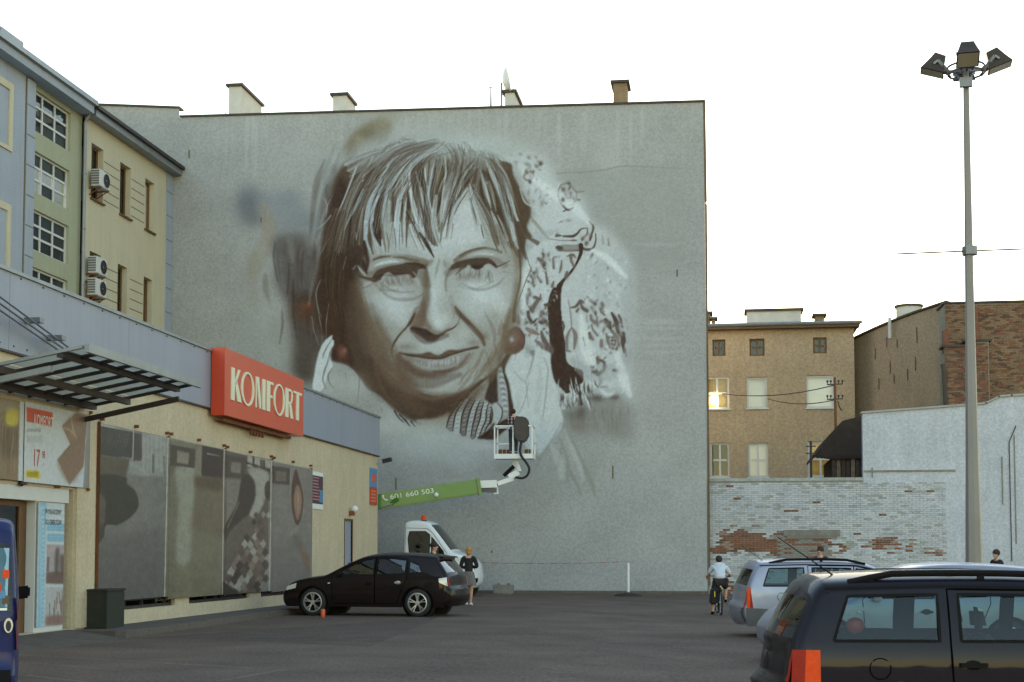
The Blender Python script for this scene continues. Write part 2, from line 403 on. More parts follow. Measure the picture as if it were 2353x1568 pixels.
    sp = [(118, 105, 30, 18, .2), (212, 98, 40, 28, .3), (300, 132, 42, 34, .8), (165, 180, 40, 28, .2), (290, 205, 60, 34, .4), (404, 180, 38, 18, .9), (418, 262, 24, 18, .2), (495, 458, 34, 16, -.4), (495, 522, 30, 22, .2), (348, 590, 26, 36, 0), (440, 610, 34, 70, .2), (420, 545, 16, 50, .3), (300, 495, 26, 60, 0), (715, 790, 60, 28, 0)]
    for x, y, a, b, r in sp: B(x, y, a*.62, b*.62, (112, 104, 104) if y < 300 else (124, 120, 112), .75, r)
    for k in range(3): S([(260, 310), (250, 345), (295, 375), (340, 345), (345, 300), (320, 285)], 22, (128, 112, 106), .45, 3)
    B(322, 330, 16, 20, (84, 78, 74), .8)
    S([(700, 400), (630, 430), (608, 510), (630, 600), (670, 645)], 18, (120, 108, 98), .8, 2); S([(700, 400), (760, 450), (800, 490), (880, 485)], [16, 26, 12], (124, 110, 98), .75, 2)
    S([(800, 490), (800, 560), (760, 620)], 22, (128, 116, 104), .6, 3); S([(680, 505), (700, 555), (740, 550), (738, 500)], 16, (96, 86, 80), .85, 2); B(738, 505, 14, 20, (84, 76, 70), .8); B(825, 575, 20, 12, (92, 82, 76), .8)
    S([(660, 640), (710, 680), (765, 660)], [18, 26, 16], (84, 72, 66), .9, 1.5); S([(665, 695), (710, 670)], 14, (84, 72, 66), .9, 1.5); Y([(640, 440), (720, 430), (770, 500), (760, 590), (690, 620), (630, 540)], (150, 154, 150), .35, 6)
    S([(590, 945), (640, 950)], [40, 12], (82, 68, 62), .95, 1.5); S([(660, 955), (760, 955), (810, 925), (850, 880), (915, 870)], [18, 30, 24, 14, 8], (84, 68, 62), .95, 1.5); S([(915, 880), (905, 940), (850, 985)], [14, 20, 14], (100, 88, 80), .85, 2)
    S([(935, 800), (975, 860), (960, 930), (940, 995)], [14, 26, 22, 24], (92, 78, 72), .95, 1.5); S([(1000, 930), (1000, 1010), (970, 1080), (900, 1095), (850, 1065)], [14, 18, 22, 30, 24], (90, 76, 70), .95, 1.5)
    B(965, 1150, 14, 36, (90, 78, 72), .85, .4); S([(1070, 950), (1080, 1030)], [10, 24], (132, 124, 118), .7, 3); S([(1130, 980), (1140, 1050)], [14, 24], (124, 112, 106), .75, 3)
    Y([(595, 1050), (820, 1042), (830, 1110), (610, 1110)], (108, 100, 92), .9, 2, False); Y([(630, 1060), (800, 1055), (800, 1090), (640, 1092)], (140, 136, 126), .7, 3); S([(600, 1075), (640, 1080)], 40, (78, 66, 62), .85, 2); S([(600, 1108), (720, 1112), (820, 1108)], 10, DK2, .8, 1)
    S([(520, 985), (640, 1000), (800, 1000)], [8, 10, 14], (116, 106, 98), .8, 1.5); B(770, 998, 30, 10, (84, 72, 66), .8)
    S([(580, 920), (560, 950), (520, 960)], 20, (186, 196, 196), .8, 2)
    S([(845, 1050), (845, 1130), (800, 1240), (740, 1330), (660, 1420), (620, 1480)], [50, 40, 24, 26, 34, 60], DK, .97, 1.5)
    for p, w in [([(400, 1190), (450, 1230), (460, 1290)], [30, 50, 26]), ([(555, 1190), (560, 1290)], [18, 22]), ([(590, 1170), (560, 1175)], [12, 12]), ([(645, 1210), (635, 1290), (620, 1340)], [10, 24, 8]), ([(740, 1160), (745, 1210), (775, 1280)], [40, 26, 22]), ([(700, 1165), (760, 1150), (790, 1180)], [10, 26, 12]), ([(345, 1400), (345, 1440)], [24, 30]), ([(385, 1370), (425, 1430)], [14, 30]), ([(480, 1330), (490, 1400), (495, 1450)], [20, 26, 26]), ([(700, 1330), (690, 1380)], [26, 40]), ([(560, 1430), (545, 1480)], [16, 30]), ([(300, 1510), (310, 1568)], [26, 36])]: S(np.array(p)+[8, 2], np.array(w, float)*1.6, (140, 130, 124), .4, 5); S(p, np.array(w, float)*1.0, (102, 86, 80), .85, 2.2)
    for p in [[(320, 755), (400, 840), (480, 930)], [(340, 800), (420, 890), (500, 985)]]: S(p, [26, 20, 8], (128, 122, 106), .7, 2)
    B(1270, 1200, 40, 30, (150, 152, 152), .7); B(1250, 1390, 50, 40, (146, 146, 148), .6); B(1120, 1470, 60, 30, (148, 146, 144), .6); B(1360, 1470, 30, 50, (140, 138, 136), .5)
    f(*Z8)
    Y([(545, 20), (600, 0), (640, 10), (635, 160), (650, 350), (665, 480), (685, 600), (695, 760), (760, 830), (860, 870), (870, 980), (810, 1030), (700, 1110), (620, 1040), (560, 960), (530, 800), (520, 600), (508, 400), (500, 180)], DK, .98, 1.5)
    S([(655, 360), (670, 410), (660, 450)], 22, DK2, .8, 1.5); S([(470, 185), (510, 180)], [30, 40], DK2, .9, 1.5)
    for p, w, c in [([(715, 130), (735, 270), (745, 400)], [6, 10, 12], 1), ([(745, 420), (700, 520), (700, 640)], [10, 30, 20], 1), ([(750, 420), (790, 510), (775, 640)], [12, 44, 20], 1), ([(700, 660), (760, 670)], [24, 10], 1),
                    ([(295, 40), (280, 100), (285, 180)], [20, 34, 20], 1), ([(360, 100), (395, 130), (360, 200), (340, 260)], [30, 40, 44, 24], 0), ([(300, 200), (340, 250)], [14, 30], 1), ([(425, 80), (425, 130)], [12, 22], 0), ([(232, 250), (235, 275)], [34, 34], 2), ([(285, 260), (300, 310), (345, 370), (380, 330)], [34, 34, 26, 16], 2), ([(410, 365), (450, 370), (490, 345)], [20, 46, 12], 2), ([(430, 250), (430, 295)], [30, 40], 1), ([(265, 330), (262, 390)], [20, 26], 3), ([(280, 435), (330, 460), (395, 490)], [30, 50, 26], 4), ([(435, 460), (450, 520), (480, 600), (500, 660)], [20, 44, 60, 70], 0), ([(370, 560), (430, 600), (440, 650)], [24, 40, 26], 1), ([(185, 300), (190, 370)], [30, 34], 4), ([(490, 470), (500, 480)], [20, 20], 1),
                    ([(740, 215), (790, 195), (840, 155), (865, 160)], [16, 26, 36, 30], 0), ([(845, 165), (860, 210), (905, 245)], [20, 36, 40], 0), ([(800, 250), (825, 220)], [24, 20], 0), ([(910, 95), (950, 135), (990, 175)], [12, 34, 14], 1), ([(1045, 220), (1065, 255), (1095, 290)], [16, 40, 16], 0), ([(955, 205), (985, 250)], [26, 36], 1), ([(945, 290), (965, 340), (1010, 380)], [26, 34, 44], 1), ([(1015, 310), (1010, 400)], [16, 26], 1), ([(900, 290), (908, 360)], [10, 14], 3), ([(955, 390), (970, 440), (1015, 500)], [16, 20, 24], 1), ([(1100, 345), (1130, 390), (1160, 440)], [44, 56, 20], 2), ([(1170, 275), (1200, 330), (1220, 390), (1235, 460), (1260, 500)], [24, 44, 44, 40, 30], 2), ([(1240, 295), (1260, 340), (1275, 390)], [24, 26, 10], 0), ([(935, 480), (945, 530)], [28, 36], 2), ([(950, 505), (965, 545)], [20, 26], 4), ([(1060, 560), (1065, 620)], [36, 40], 4), ([(1110, 490), (1130, 580), (1170, 630), (1220, 640)], [22, 34, 34, 16], 1), ([(1180, 460), (1215, 520), (1235, 600)], [30, 40, 20], 1), ([(1165, 560), (1200, 555), (1195, 600), (1170, 590)], [22, 20, 18], 2), ([(1285, 480), (1290, 550), (1285, 600), (1300, 680)], [30, 56, 36, 20], 2), ([(1300, 640), (1320, 720)], [24, 20], 4), ([(865, 530), (890, 610)], [18, 8], 2),
                    ([(1015, 740), (1020, 800)], [36, 30], 0), ([(1040, 760), (1090, 790), (1090, 850), (1050, 890), (1025, 910)], [26, 30, 34, 40, 40], 0), ([(1045, 940), (1050, 990), (1020, 1050)], [22, 26, 14], 3), ([(1185, 860), (1230, 870)], [30, 40], 2), ([(1240, 840), (1300, 880)], [20, 24], 3), ([(1310, 330), (1315, 370)], [14, 18], 3), ([(1060, 1040), (1110, 1040)], [20, 16], 3)]:
        S(np.array(p)+[8, 3], np.array(w, float)*1.6, (142, 134, 128), .4, 5); S(np.array(p)+rnd.normal(0, 3, np.shape(p)), np.array(w, float)*1.0, [(90, 77, 71), (112, 100, 95), (68, 58, 55), (134, 132, 132), (122, 98, 88)][c], .85, 2.2)
    for p in [[(760, 720), (780, 800), (790, 870)], [(880, 640), (930, 760), (960, 950), (970, 1080)], [(800, 700), (820, 800), (815, 860)]]: S(p, [6, 10, 14], (136, 134, 124), .6, 2)
    for i in range(60):
        x = rnd.uniform(600, 1000); y = rnd.uniform(920, 1160); L = rnd.uniform(60, 160)
        S([(x, y), (x+rnd.normal(8, 8), y+L*.6), (x+rnd.normal(20, 14), y+L)], [4, rnd.uniform(10, 26), 3], [(172, 184, 190), (74, 62, 58), (150, 158, 164), (66, 54, 50)][i % 4], .75, 1.5)
    Y([(600, 1160), (700, 1240), (860, 1250), (930, 1180), (1010, 1100), (1100, 1150), (1180, 1120), (1250, 1120), (1300, 1170), (1370, 1260), (1385, 1420), (1380, 1560), (1200, 1580), (1000, 1480), (900, 1540), (740, 1560), (660, 1380), (640, 1280)], (120, 118, 111), .86, 26)
    B(760, 1330, 110, 70, (98, 96, 96), .6); B(1010, 1160, 90, 40, (84, 76, 72), .8); B(1190, 1150, 60, 34, (84, 76, 72), .75); B(850, 1300, 60, 90, (82, 74, 70), .6); B(1180, 1500, 140, 60, (126, 122, 112), .5); B(820, 1450, 100, 60, (112, 100, 92), .5)
    for i in range(30):
        x = rnd.uniform(700, 1340); y = rnd.uniform(1180, 1420); S([(x, y), (x+rnd.normal(0, 6), y+70), (x+rnd.normal(0, 10), y+140)], [3, 14, 3], [(96, 92, 88), (140, 138, 130)][i % 2], .3, 5)
    S([(650, 1190), (665, 1260)], [14, 34], (176, 188, 194), .6, 4); S([(870, 1100), (920, 1210), (945, 1290)], [8, 20, 4], (172, 184, 190), .8, 2); S([(830, 1100), (850, 1220)], [18, 34], (62, 50, 46), .8, 3)
    Y([(1050, 1060), (1140, 1100), (1200, 1080), (1180, 1130), (1110, 1150), (1060, 1110)], (172, 183, 188), .85, 4)
    f(880, 420, .567)
    for x, y, n_ in [(720, 400, 26), (700, 470, 20), (880, 500, 30), (870, 400, 22), (700, 180, 14), (730, 250, 10), (880, 600, 18), (720, 330, 16)]:
        for k in range(n_):
            a = x+rnd.normal(0, 24); b = y+rnd.normal(0, 32); L_ = rnd.uniform(3, 11); t_ = rnd.uniform(0, 3.1)
            S([(a, b), (a+L_*.5*math.cos(t_)+1, b+L_*.5*math.sin(t_)), (a+L_*math.cos(t_), b+L_*math.sin(t_)+3)], [1.5, rnd.uniform(2, 5.5), 1.5], [(120, 110, 106), (150, 152, 154), (98, 86, 80), (184, 192, 196)][k % 4], rnd.uniform(.3, .7), 2)
    for k in range(40):
        a = rnd.uniform(830, 930); b = rnd.uniform(340, 470); B(a, b, rnd.uniform(4, 14), rnd.uniform(3, 9), [(146, 148, 152), (180, 188, 192), (156, 160, 164)][k % 3], .4, rnd.uniform(0, 3))
    # soft hair at the left melting into the smudges
    for k in range(60):
        x = rnd.uniform(215, 270); y = rnd.uniform(150, 460); S([(x+20, y-60), (x, y), (x-rnd.uniform(2, 16), y+rnd.uniform(60, 120))], [4, rnd.uniform(6, 16), 3], [(112, 108, 104), (92, 84, 80), (134, 138, 140), (80, 68, 62)][k % 4], .4, 6)
    # crown
    Y([(250, 190), (272, 140), (310, 105), (370, 82), (450, 72), (520, 82), (600, 112), (650, 140), (672, 190), (560, 230), (400, 240)], (112, 108, 103), .8, 11)
    Y([(262, 200), (300, 135), (380, 105), (470, 100), (560, 120), (640, 150), (665, 200), (560, 250), (400, 250)], (86, 77, 70), .7, 16)
    # --- hair mass
    f(*M)
    Y([(440, 300), (462, 258), (520, 222), (600, 190), (690, 178), (780, 190), (850, 212), (930, 232), (1020, 250), (1090, 262), (1130, 310), (1158, 372), (1182, 410), (1197, 455), (1182, 500), (1178, 560), (1168, 625), (1160, 660), (1130, 650), (1060, 580), (980, 470), (900, 420), (760, 440), (640, 520), (570, 600), (520, 700), (520, 900), (560, 1050), (640, 1150), (720, 1200), (860, 1210), (940, 1190), (880, 1235), (760, 1262), (690, 1235), (640, 1190), (560, 1128), (500, 1062), (440, 1000), (410, 930), (370, 900), (352, 820), (362, 700), (372, 610), (398, 500), (412, 400), (428, 320)], DK2, .97, 7)
    Y([(430, 300), (480, 330), (520, 420), (540, 560), (560, 640), (500, 700), (490, 800), (520, 960), (600, 1080), (700, 1170), (820, 1200), (930, 1190), (880, 1235), (760, 1262), (690, 1235), (640, 1190), (560, 1128), (500, 1062), (440, 1000), (400, 930), (366, 880), (360, 760), (385, 600), (405, 460)], DK, .93, 12)
    B(430, 700, 60, 180, (72, 58, 48), .6); B(420, 860, 60, 80, (82, 60, 46), .55); B(480, 520, 50, 120, (74, 64, 58), .5)
    # soft mist at the crown
    for x, y, rx, ry in [(700, 175, 160, 36), (870, 195, 160, 45), (1000, 205, 120, 40), (560, 215, 60, 20), (640, 205, 110, 26), (930, 175, 220, 40), (1090, 235, 60, 24)]: B(x, y, rx, ry, (156, 165, 166), .62, -.05)
    hatch([(470, 250), (560, 205), (680, 180)], [(500, 300), (620, 235), (760, 200)], 40, 7, [(118, 114, 106), (150, 156, 156), (92, 84, 76)], .5, 5, 2)
    hatch([(760, 200), (730, 235), (690, 300)], [(1000, 225), (980, 260), (960, 330)], 50, 8, [(110, 104, 94), (144, 148, 144), (90, 78, 66)], .5, 7, 2)
    hatch([(700, 150), (750, 170), (700, 230)], [(620, 190), (560, 240), (520, 320)], 34, 6, [(120, 118, 112), (90, 80, 74), (150, 158, 160)], .5, 6, 2)
    # --- face
    Y([(560, 600), (600, 520), (700, 440), (800, 400), (900, 370), (960, 340), (1010, 420), (1080, 500), (1120, 570), (1146, 640), (1142, 740), (1134, 830), (1118, 900), (1098, 975), (1062, 1050), (1010, 1110), (950, 1155), (880, 1185), (790, 1195), (710, 1160), (640, 1100), (590, 1030), (548, 950), (520, 860), (508, 760), (510, 680)], (140, 134, 122), .97, 8)
    B(850, 540, 190, 115, (166, 175, 178), .95); B(930, 430, 60, 80, (168, 173, 174), .8); B(640, 620, 60, 40, GR, .5)
    B(1010, 765, 125, 105, (168, 178, 180), .95); B(960, 830, 70, 70, (160, 165, 162), .6); B(660, 790, 95, 85, (164, 172, 174), .95); B(710, 830, 60, 50, (164, 171, 172), .7); B(600, 740, 60, 50, (152, 152, 145), .7)
    B(828, 730, 42, 130, (164, 172, 171), .9); B(850, 860, 40, 30, (168, 172, 170), .8); B(840, 640, 36, 40, (158, 160, 154), .6)
    B(840, 960, 130, 50, (164, 171, 169), .9); B(700, 950, 40, 30, (154, 154, 146), .6); B(860, 1090, 130, 46, (160, 165, 162), .95); B(1055, 880, 50, 70, (146, 140, 124), .6); B(960, 1030, 60, 60, (150, 148, 138), .6)
    # shaded left side, jaw
    f(*M)
    S([(520, 650), (495, 740), (500, 830), (525, 920), (565, 1010), (620, 1080), (700, 1140), (790, 1180), (880, 1185), (950, 1160)], [60, 60, 90, 120, 110, 80, 70, 60, 50, 20], DK, .75, 24)
    S([(540, 820), (570, 900), (600, 960), (640, 1030), (690, 1080), (740, 1120)], [30, 90, 100, 90, 60, 24], (100, 82, 68), .6, 22)
    S([(600, 860), (590, 920), (610, 980)], [20, 60, 30], (124, 106, 86), .5, 14)
    S([(620, 1110), (720, 1175), (830, 1205), (900, 1200), (960, 1160), (1040, 1085)], [40, 66, 84, 66, 40, 16], (76, 58, 48), .85, 12)
    S([(560, 1030), (640, 1120), (730, 1190), (840, 1215), (930, 1180)], [50, 60, 60, 50, 20], DK, .9, 9)
    # --- eyes
    f(*Z4)
    S([(540, 570), (620, 520), (740, 500), (870, 488), (1050, 495), (1200, 530), (1380, 590)], [30, 46, 50, 44, 60, 90, 110], (122, 112, 98), .75, 5)
    S([(570, 545), (690, 505), (820, 490)], [30, 34, 22], (88, 75, 66), .85, 3); S([(880, 510), (1010, 515), (1130, 545), (1260, 575)], [20, 36, 40, 50], (90, 77, 66), .8, 4)
    S([(590, 640), (700, 600), (850, 575), (960, 585)], [24, 46, 56, 20], (166, 176, 180), .95, 3.5); S([(600, 560), (700, 545), (840, 535)], [10, 14, 10], (150, 152, 148), .7, 3)
    S([(1060, 570), (1220, 560), (1400, 600), (1480, 570)], [30, 60, 90, 50], (112, 98, 84), .7, 9)
    Y([(540, 890), (555, 800), (640, 705), (790, 655), (980, 620), (1120, 585), (1280, 600), (1375, 640), (1385, 700), (1330, 690), (1270, 700), (1250, 760), (1215, 830), (1165, 830), (1110, 775), (990, 785), (900, 785), (840, 760), (800, 740), (730, 775), (680, 860), (610, 900)], DK, .96, 2)
    S([(1190, 740), (1230, 790)], 22, (150, 152, 146), .8, 2); B(1265, 860, 50, 50, (158, 164, 162), .7)
    S([(240, 745), (320, 790), (420, 830), (550, 860)], [16, 28, 40, 60], (78, 64, 56), .9, 3); S([(320, 640), (370, 720), (450, 800)], [10, 34, 16], (156, 162, 158), .85, 3); S([(400, 560), (420, 660), (460, 760)], [40, 70, 30], DK, .9, 3); S([(490, 720), (540, 770)], [40, 20], (124, 120, 114), .7, 4)
    S([(250, 690), (290, 640)], [30, 14], (140, 142, 136), .6, 5)
    B(880, 900, 270, 60, (138, 130, 120), .75)
    S([(1385, 640), (1390, 740), (1400, 860), (1380, 960)], [50, 46, 60, 40], (84, 70, 60), .75, 6)
    for i in range(46):
        x = rnd.uniform(600, 1220); t = (x-600)/620; y = 900-50*math.sin(t*3.1)+rnd.uniform(-50, 40)-60*t
        S([(x, y), (x+rnd.normal(14, 12), y+rnd.uniform(40, 90)), (x+rnd.normal(30, 16), y+rnd.uniform(90, 130))], [16, 22, 6], [(108, 96, 88), (160, 163, 160), (96, 84, 76), (128, 120, 110)][i % 4], .36, 5)
    S([(610, 930), (660, 1000), (780, 1030), (950, 1030)], [40, 34, 26, 10], (112, 104, 92), .55, 7); S([(700, 830), (760, 800), (820, 790)], [20, 30, 20], (146, 148, 144), .7, 3)
    B(1150, 900, 60, 50, (130, 122, 112), .5); B(860, 790, 130, 22, (62, 50, 46), .5)
    # bridge shadow
    S([(1400, 780), (1410, 960), (1400, 1130), (1350, 1300), (1290, 1480)], [60, 80, 100, 110, 90], (118, 104, 90), .72, 10)
    S([(1320, 1240), (1230, 1330), (1180, 1450), (1130, 1560)], [20, 50, 50, 30], (110, 94, 80), .65, 8); S([(1350, 1150), (1360, 1300), (1330, 1480), (1320, 1568)], [20, 40, 60, 60], (94, 78, 66), .7, 9)
    B(1290, 1220, 50, 60, (146, 138, 118), .6)
    B(1480, 1150, 50, 300, (160, 165, 163), .7)
    f(*Z5)
    S([(420, 500), (500, 440), (600, 385), (720, 345), (840, 325), (970, 348), (1060, 380)], [60, 64, 50, 42, 36, 30, 40], (112, 100, 84), .88, 5)
    S([(600, 460), (690, 425), (800, 405), (940, 415)], [12, 26, 36, 30], (164, 172, 173), .9, 3.5); S([(490, 435), (590, 375), (720, 335), (850, 318)], [26, 26, 22, 16], (88, 76, 66), .75, 3)
    Y([(335, 640), (365, 575), (440, 520), (540, 490), (640, 470), (760, 460), (880, 465), (950, 505), (1005, 570), (1010, 600), (960, 580), (900, 540), (840, 555), (790, 605), (720, 628), (660, 605), (615, 560), (560, 580), (500, 600), (430, 612)], DK, .96, 2)
    S([(985, 590), (1070, 560), (1185, 500)], [26, 22, 8], (92, 78, 68), .9, 2); B(640, 620, 40, 40, (150, 155, 152), .5); B(880, 620, 50, 44, (152, 157, 153), .6)
    S([(430, 690), (500, 620), (570, 580)], [14, 36, 30], (84, 70, 62), .8, 3); S([(350, 630), (300, 730), (285, 830), (300, 930)], [44, 34, 30, 14], (116, 102, 86), .7, 6)
    B(590, 730, 130, 70, (132, 120, 106), .8); B(750, 790, 130, 50, (138, 132, 122), .6)
    for i in range(44):
        x = rnd.uniform(450, 960); y = 650-30*math.sin((x-450)/500*3)+rnd.uniform(-20, 50)
        S([(x, y), (x-rnd.uniform(-20, 10), y+rnd.uniform(40, 80)), (x-rnd.uniform(-30, 24), y+rnd.uniform(80, 140))], [10, 16, 4], [(104, 94, 86), (158, 163, 162), (116, 108, 100), (90, 80, 74)][i % 4], .38, 4)
    S([(470, 840), (600, 890), (720, 890), (860, 840), (950, 780)], [10, 28, 34, 24, 8], (128, 122, 110), .6, 7)
    B(700, 590, 60, 20, (54, 44, 42), .7); B(300, 560, 60, 60, (128, 116, 98), .5); B(180, 620, 90, 90, (158, 164, 164), .5)
    # right edge of the face
    S([(1240, 300), (1280, 480), (1290, 680), (1270, 900), (1230, 1120), (1180, 1320), (1130, 1560)], [60, 90, 90, 80, 90, 130, 160], (130, 118, 96), .75, 12)
    S([(1300, 330), (1330, 560), (1325, 800), (1280, 1000), (1250, 1160), (1240, 1340)], [26, 22, 28, 22, 40, 60], (84, 70, 58), .85, 4)
    S([(1070, 1330), (1040, 1420), (1010, 1530)], [10, 16, 8], (108, 92, 76), .6, 4); S([(1190, 1180), (1160, 1300), (1120, 1420)], [30, 60, 60], (104, 88, 72), .6, 9)
    S([(420, 1140), (460, 1230), (540, 1310), (650, 1430), (790, 1570)], [20, 60, 52, 52, 60], (88, 72, 62), .85, 6); S([(470, 1200), (600, 1340), (740, 1480)], [60, 80, 90], (128, 112, 92), .5, 14)
    # --- nose and mouth
    f(*Z6)
    S([(1010, 100), (1110, 220), (1240, 350), (1330, 460), (1370, 560)], [30, 50, 50, 56, 40], (86, 70, 60), .85, 6); B(1380, 460, 50, 50, (110, 90, 70), .6)
    S([(610, 60), (600, 180), (620, 280), (680, 350)], [70, 90, 90, 60], (110, 90, 76), .7, 9)
    Y([(490, 180), (560, 140), (600, 200), (620, 300), (560, 350), (470, 360), (440, 310), (460, 240)], (112, 92, 78), .9, 7); B(530, 260, 34, 34, (134, 112, 94), .6)
    Y([(442, 350), (480, 335), (560, 345), (640, 365), (700, 400), (770, 435), (845, 420), (810, 475), (745, 522), (660, 520), (580, 465), (490, 410), (450, 385)], DK, .96, 3)
    S([(835, 435), (900, 390), (980, 355), (1035, 300), (1060, 225)], [40, 26, 20, 16, 8], (84, 70, 60), .92, 2.5); S([(690, 380), (760, 400), (850, 400), (930, 360)], [20, 50, 44, 10], (110, 92, 78), .6, 9)
    S([(500, 170), (450, 270), (390, 350), (300, 450), (225, 570), (205, 660), (230, 740)], [16, 36, 26, 24, 30, 26, 14], (82, 66, 56), .92, 3); S([(960, 60), (985, 150), (985, 230)], [20, 24, 14], (134, 124, 108), .6, 6)
    B(810, 250, 80, 70, (168, 173, 172), .85); B(760, 120, 70, 90, (158, 161, 157), .6); B(1020, 260, 26, 50, (162, 166, 163), .7); B(760, 580, 120, 60, (160, 164, 161), .7); B(420, 480, 80, 80, (156, 156, 148), .7); B(1120, 420, 90, 80, (160, 163, 157), .7)
    B(400, 590, 110, 50, (120, 106, 90), .6); B(1240, 540, 80, 40, (128, 110, 86), .6)
    Y([(290, 660), (400, 668), (560, 680), (680, 655), (750, 690), (815, 690), (930, 628), (1040, 630), (1180, 600), (1290, 580), (1300, 610), (1180, 632), (1040, 672), (940, 705), (830, 750), (700, 748), (560, 730), (400, 705)], (90, 72, 64), .95, 3)
    S([(300, 665), (420, 695), (560, 715), (720, 735), (830, 735), (950, 690), (1100, 645), (1280, 592)], [8, 13, 13, 17, 15, 12, 12, 8], (62, 50, 45), .85, 2.4); B(700, 700, 50, 22, (116, 86, 72), .6); B(940, 660, 60, 20, (116, 88, 74), .6)
    Y([(480, 735), (640, 755), (820, 765), (980, 720), (1180, 655), (1150, 740), (1060, 810), (940, 850), (800, 870), (660, 840), (560, 790)], (134, 124, 116), .9, 7)
    B(820, 785, 130, 30, (158, 164, 164), .9); B(1010, 740, 90, 24, (150, 152, 146), .7, -.35)
    for i in range(34):
        x = rnd.uniform(560, 1080); y0 = 765-max(0, (x-820))*.24
        S([(x, y0), (x+rnd.normal(0, 4), y0+rnd.uniform(30, 60)), (x+rnd.normal(2, 6), y0+rnd.uniform(60, 90))], [6, 10, 3], [(112, 98, 92), (168, 174, 174)][i % 2], .55, 1.8)
    S([(300, 720), (420, 840), (560, 910), (740, 930), (900, 905), (1040, 850), (1130, 760), (1190, 680)], [60, 100, 100, 80, 60, 40, 30, 14], (98, 80, 70), .85, 11); B(400, 800, 90, 80, (96, 78, 68), .6); S([(440, 880), (580, 950), (740, 960), (880, 930)], [20, 60, 60, 20], (98, 80, 70), .6, 14); S([(740, 900), (900, 890), (1000, 850)], [30, 30, 14], (84, 68, 60), .6, 7)
    S([(340, 730), (450, 740), (560, 780)], [20, 40, 20], (124, 112, 104), .6, 7)
    S([(180, 650), (190, 720), (220, 780)], [24, 50, 20], (150, 152, 146), .7, 6)
    S([(60, 720), (140, 860), (260, 960), (370, 1060), (430, 1160)], [60, 50, 40, 50, 30], (92, 74, 64), .7, 8); S([(180, 910), (240, 950), (290, 1010)], [30, 44, 14], (136, 124, 112), .8, 6); S([(120, 900), (200, 1000), (300, 1120)], [20, 40, 30], (80, 64, 56), .7, 8)
    S([(0, 820), (120, 1010), (300, 1180), (520, 1290), (740, 1310), (960, 1250), (1180, 1130), (1330, 1010)], [60, 90, 110, 130, 130, 100, 60, 20], (80, 62, 52), .78, 14)
    S([(420, 1120), (560, 1200), (740, 1230), (920, 1190)], [30, 70, 80, 30], (110, 92, 80), .6, 14)
    S([(600, 1300), (800, 1330), (960, 1290), (1080, 1230)], [40, 90, 60, 14], (68, 54, 47), .8, 10)
    for p, w in [([(1560, 540), (1480, 720), (1350, 900), (1260, 1010)], [20, 50, 54, 20]), ([(1480, 620), (1420, 760), (1330, 880)], [10, 30, 14]), ([(1240, 660), (1160, 780), (1080, 850)], [12, 20, 10]), ([(1340, 640), (1280, 800), (1120, 960), (1060, 1060)], [10, 26, 30, 14]), ([(1200, 960), (1100, 1080), (1040, 1140)], [14, 30, 12]), ([(1600, 300), (1560, 430)], [14, 24])]: S(p, w, (114, 96, 76), .6, 6)
    S([(1400, 980), (1500, 860), (1600, 690)], [10, 26, 30], (154, 146, 124), .6, 8); B(1200, 880, 70, 60, (148, 142, 128), .5); B(780, 1065, 220, 60, (156, 158, 152), .7)
    for a, b, n, c in [([(60, 500), (160, 760), (330, 1000)], [(180, 480), (260, 760), (420, 980)], 26, [(96, 78, 66), (130, 116, 102), (78, 62, 54)]), ([(20, 860), (220, 1060), (480, 1210)], [(140, 820), (330, 1020), (560, 1160)], 24, [(70, 54, 47), (118, 100, 88), (92, 74, 64)]),
                       ([(1180, 700), (1100, 900), (960, 1060)], [(1580, 500), (1440, 800), (1240, 1040)], 34, [(128, 112, 90), (158, 156, 144), (110, 94, 76)]), ([(560, 1010), (760, 1040), (960, 1000)], [(600, 1160), (760, 1190), (980, 1120)], 18, [(140, 130, 118), (164, 168, 164), (120, 104, 92)]),
                       ([(300, 640), (240, 730), (250, 830)], [(420, 700), (360, 800), (400, 900)], 14, [(100, 84, 74), (140, 134, 126)]), ([(1100, 320), (1240, 440), (1300, 560)], [(1380, 240), (1480, 420), (1500, 620)], 16, [(150, 148, 136), (132, 120, 100)])]:
        hatch(a, b, n, 9, c, .2, 12, 4)
    f(*Z4)
    hatch([(340, 980), (420, 1200), (560, 1500)], [(560, 960), (700, 1200), (760, 1500)], 30, 12, [(120, 106, 92), (160, 164, 160), (140, 130, 116)], .18, 16, 5)
    hatch([(300, 900), (330, 1150), (420, 1450)], [(380, 900), (440, 1150), (520, 1450)], 26, 12, [(92, 76, 64), (116, 100, 86)], .25, 16, 5)
    f(*Z5)
    hatch([(700, 950), (820, 1150), (900, 1400)], [(1100, 800), (1150, 1050), (1080, 1400)], 30, 12, [(150, 146, 132), (170, 178, 178), (134, 122, 102)], .18, 16, 5)
    f(*Z6)
    # jaw line, neck
    Y([(1180, 1200), (1300, 1080), (1420, 980), (1425, 1060), (1390, 1240), (1300, 1260)], (132, 122, 112), .95, 3); S([(1290, 1130), (1240, 1240)], [8, 16], (98, 84, 76), .7, 3)
    S([(900, 1330), (1060, 1240), (1200, 1140), (1320, 1040), (1420, 960), (1500, 860)], [20, 24, 26, 26, 20, 10], (78, 62, 52), .85, 3); S([(960, 1340), (1040, 1280)], [8, 10], (128, 112, 96), .6, 3)
    Y([(1440, 960), (1540, 830), (1640, 700), (1700, 690), (1640, 830), (1540, 900), (1550, 1060), (1545, 1270), (1500, 1320), (1440, 1300), (1380, 1240), (1425, 1060)], DK, .96, 3)
    Y([(540, 1500), (700, 1490), (860, 1440), (930, 1400), (920, 1480), (895, 1568), (640, 1568), (520, 1540)], (140, 134, 118), .95, 4)
    # left: white collar and garment
    f(*Z10)
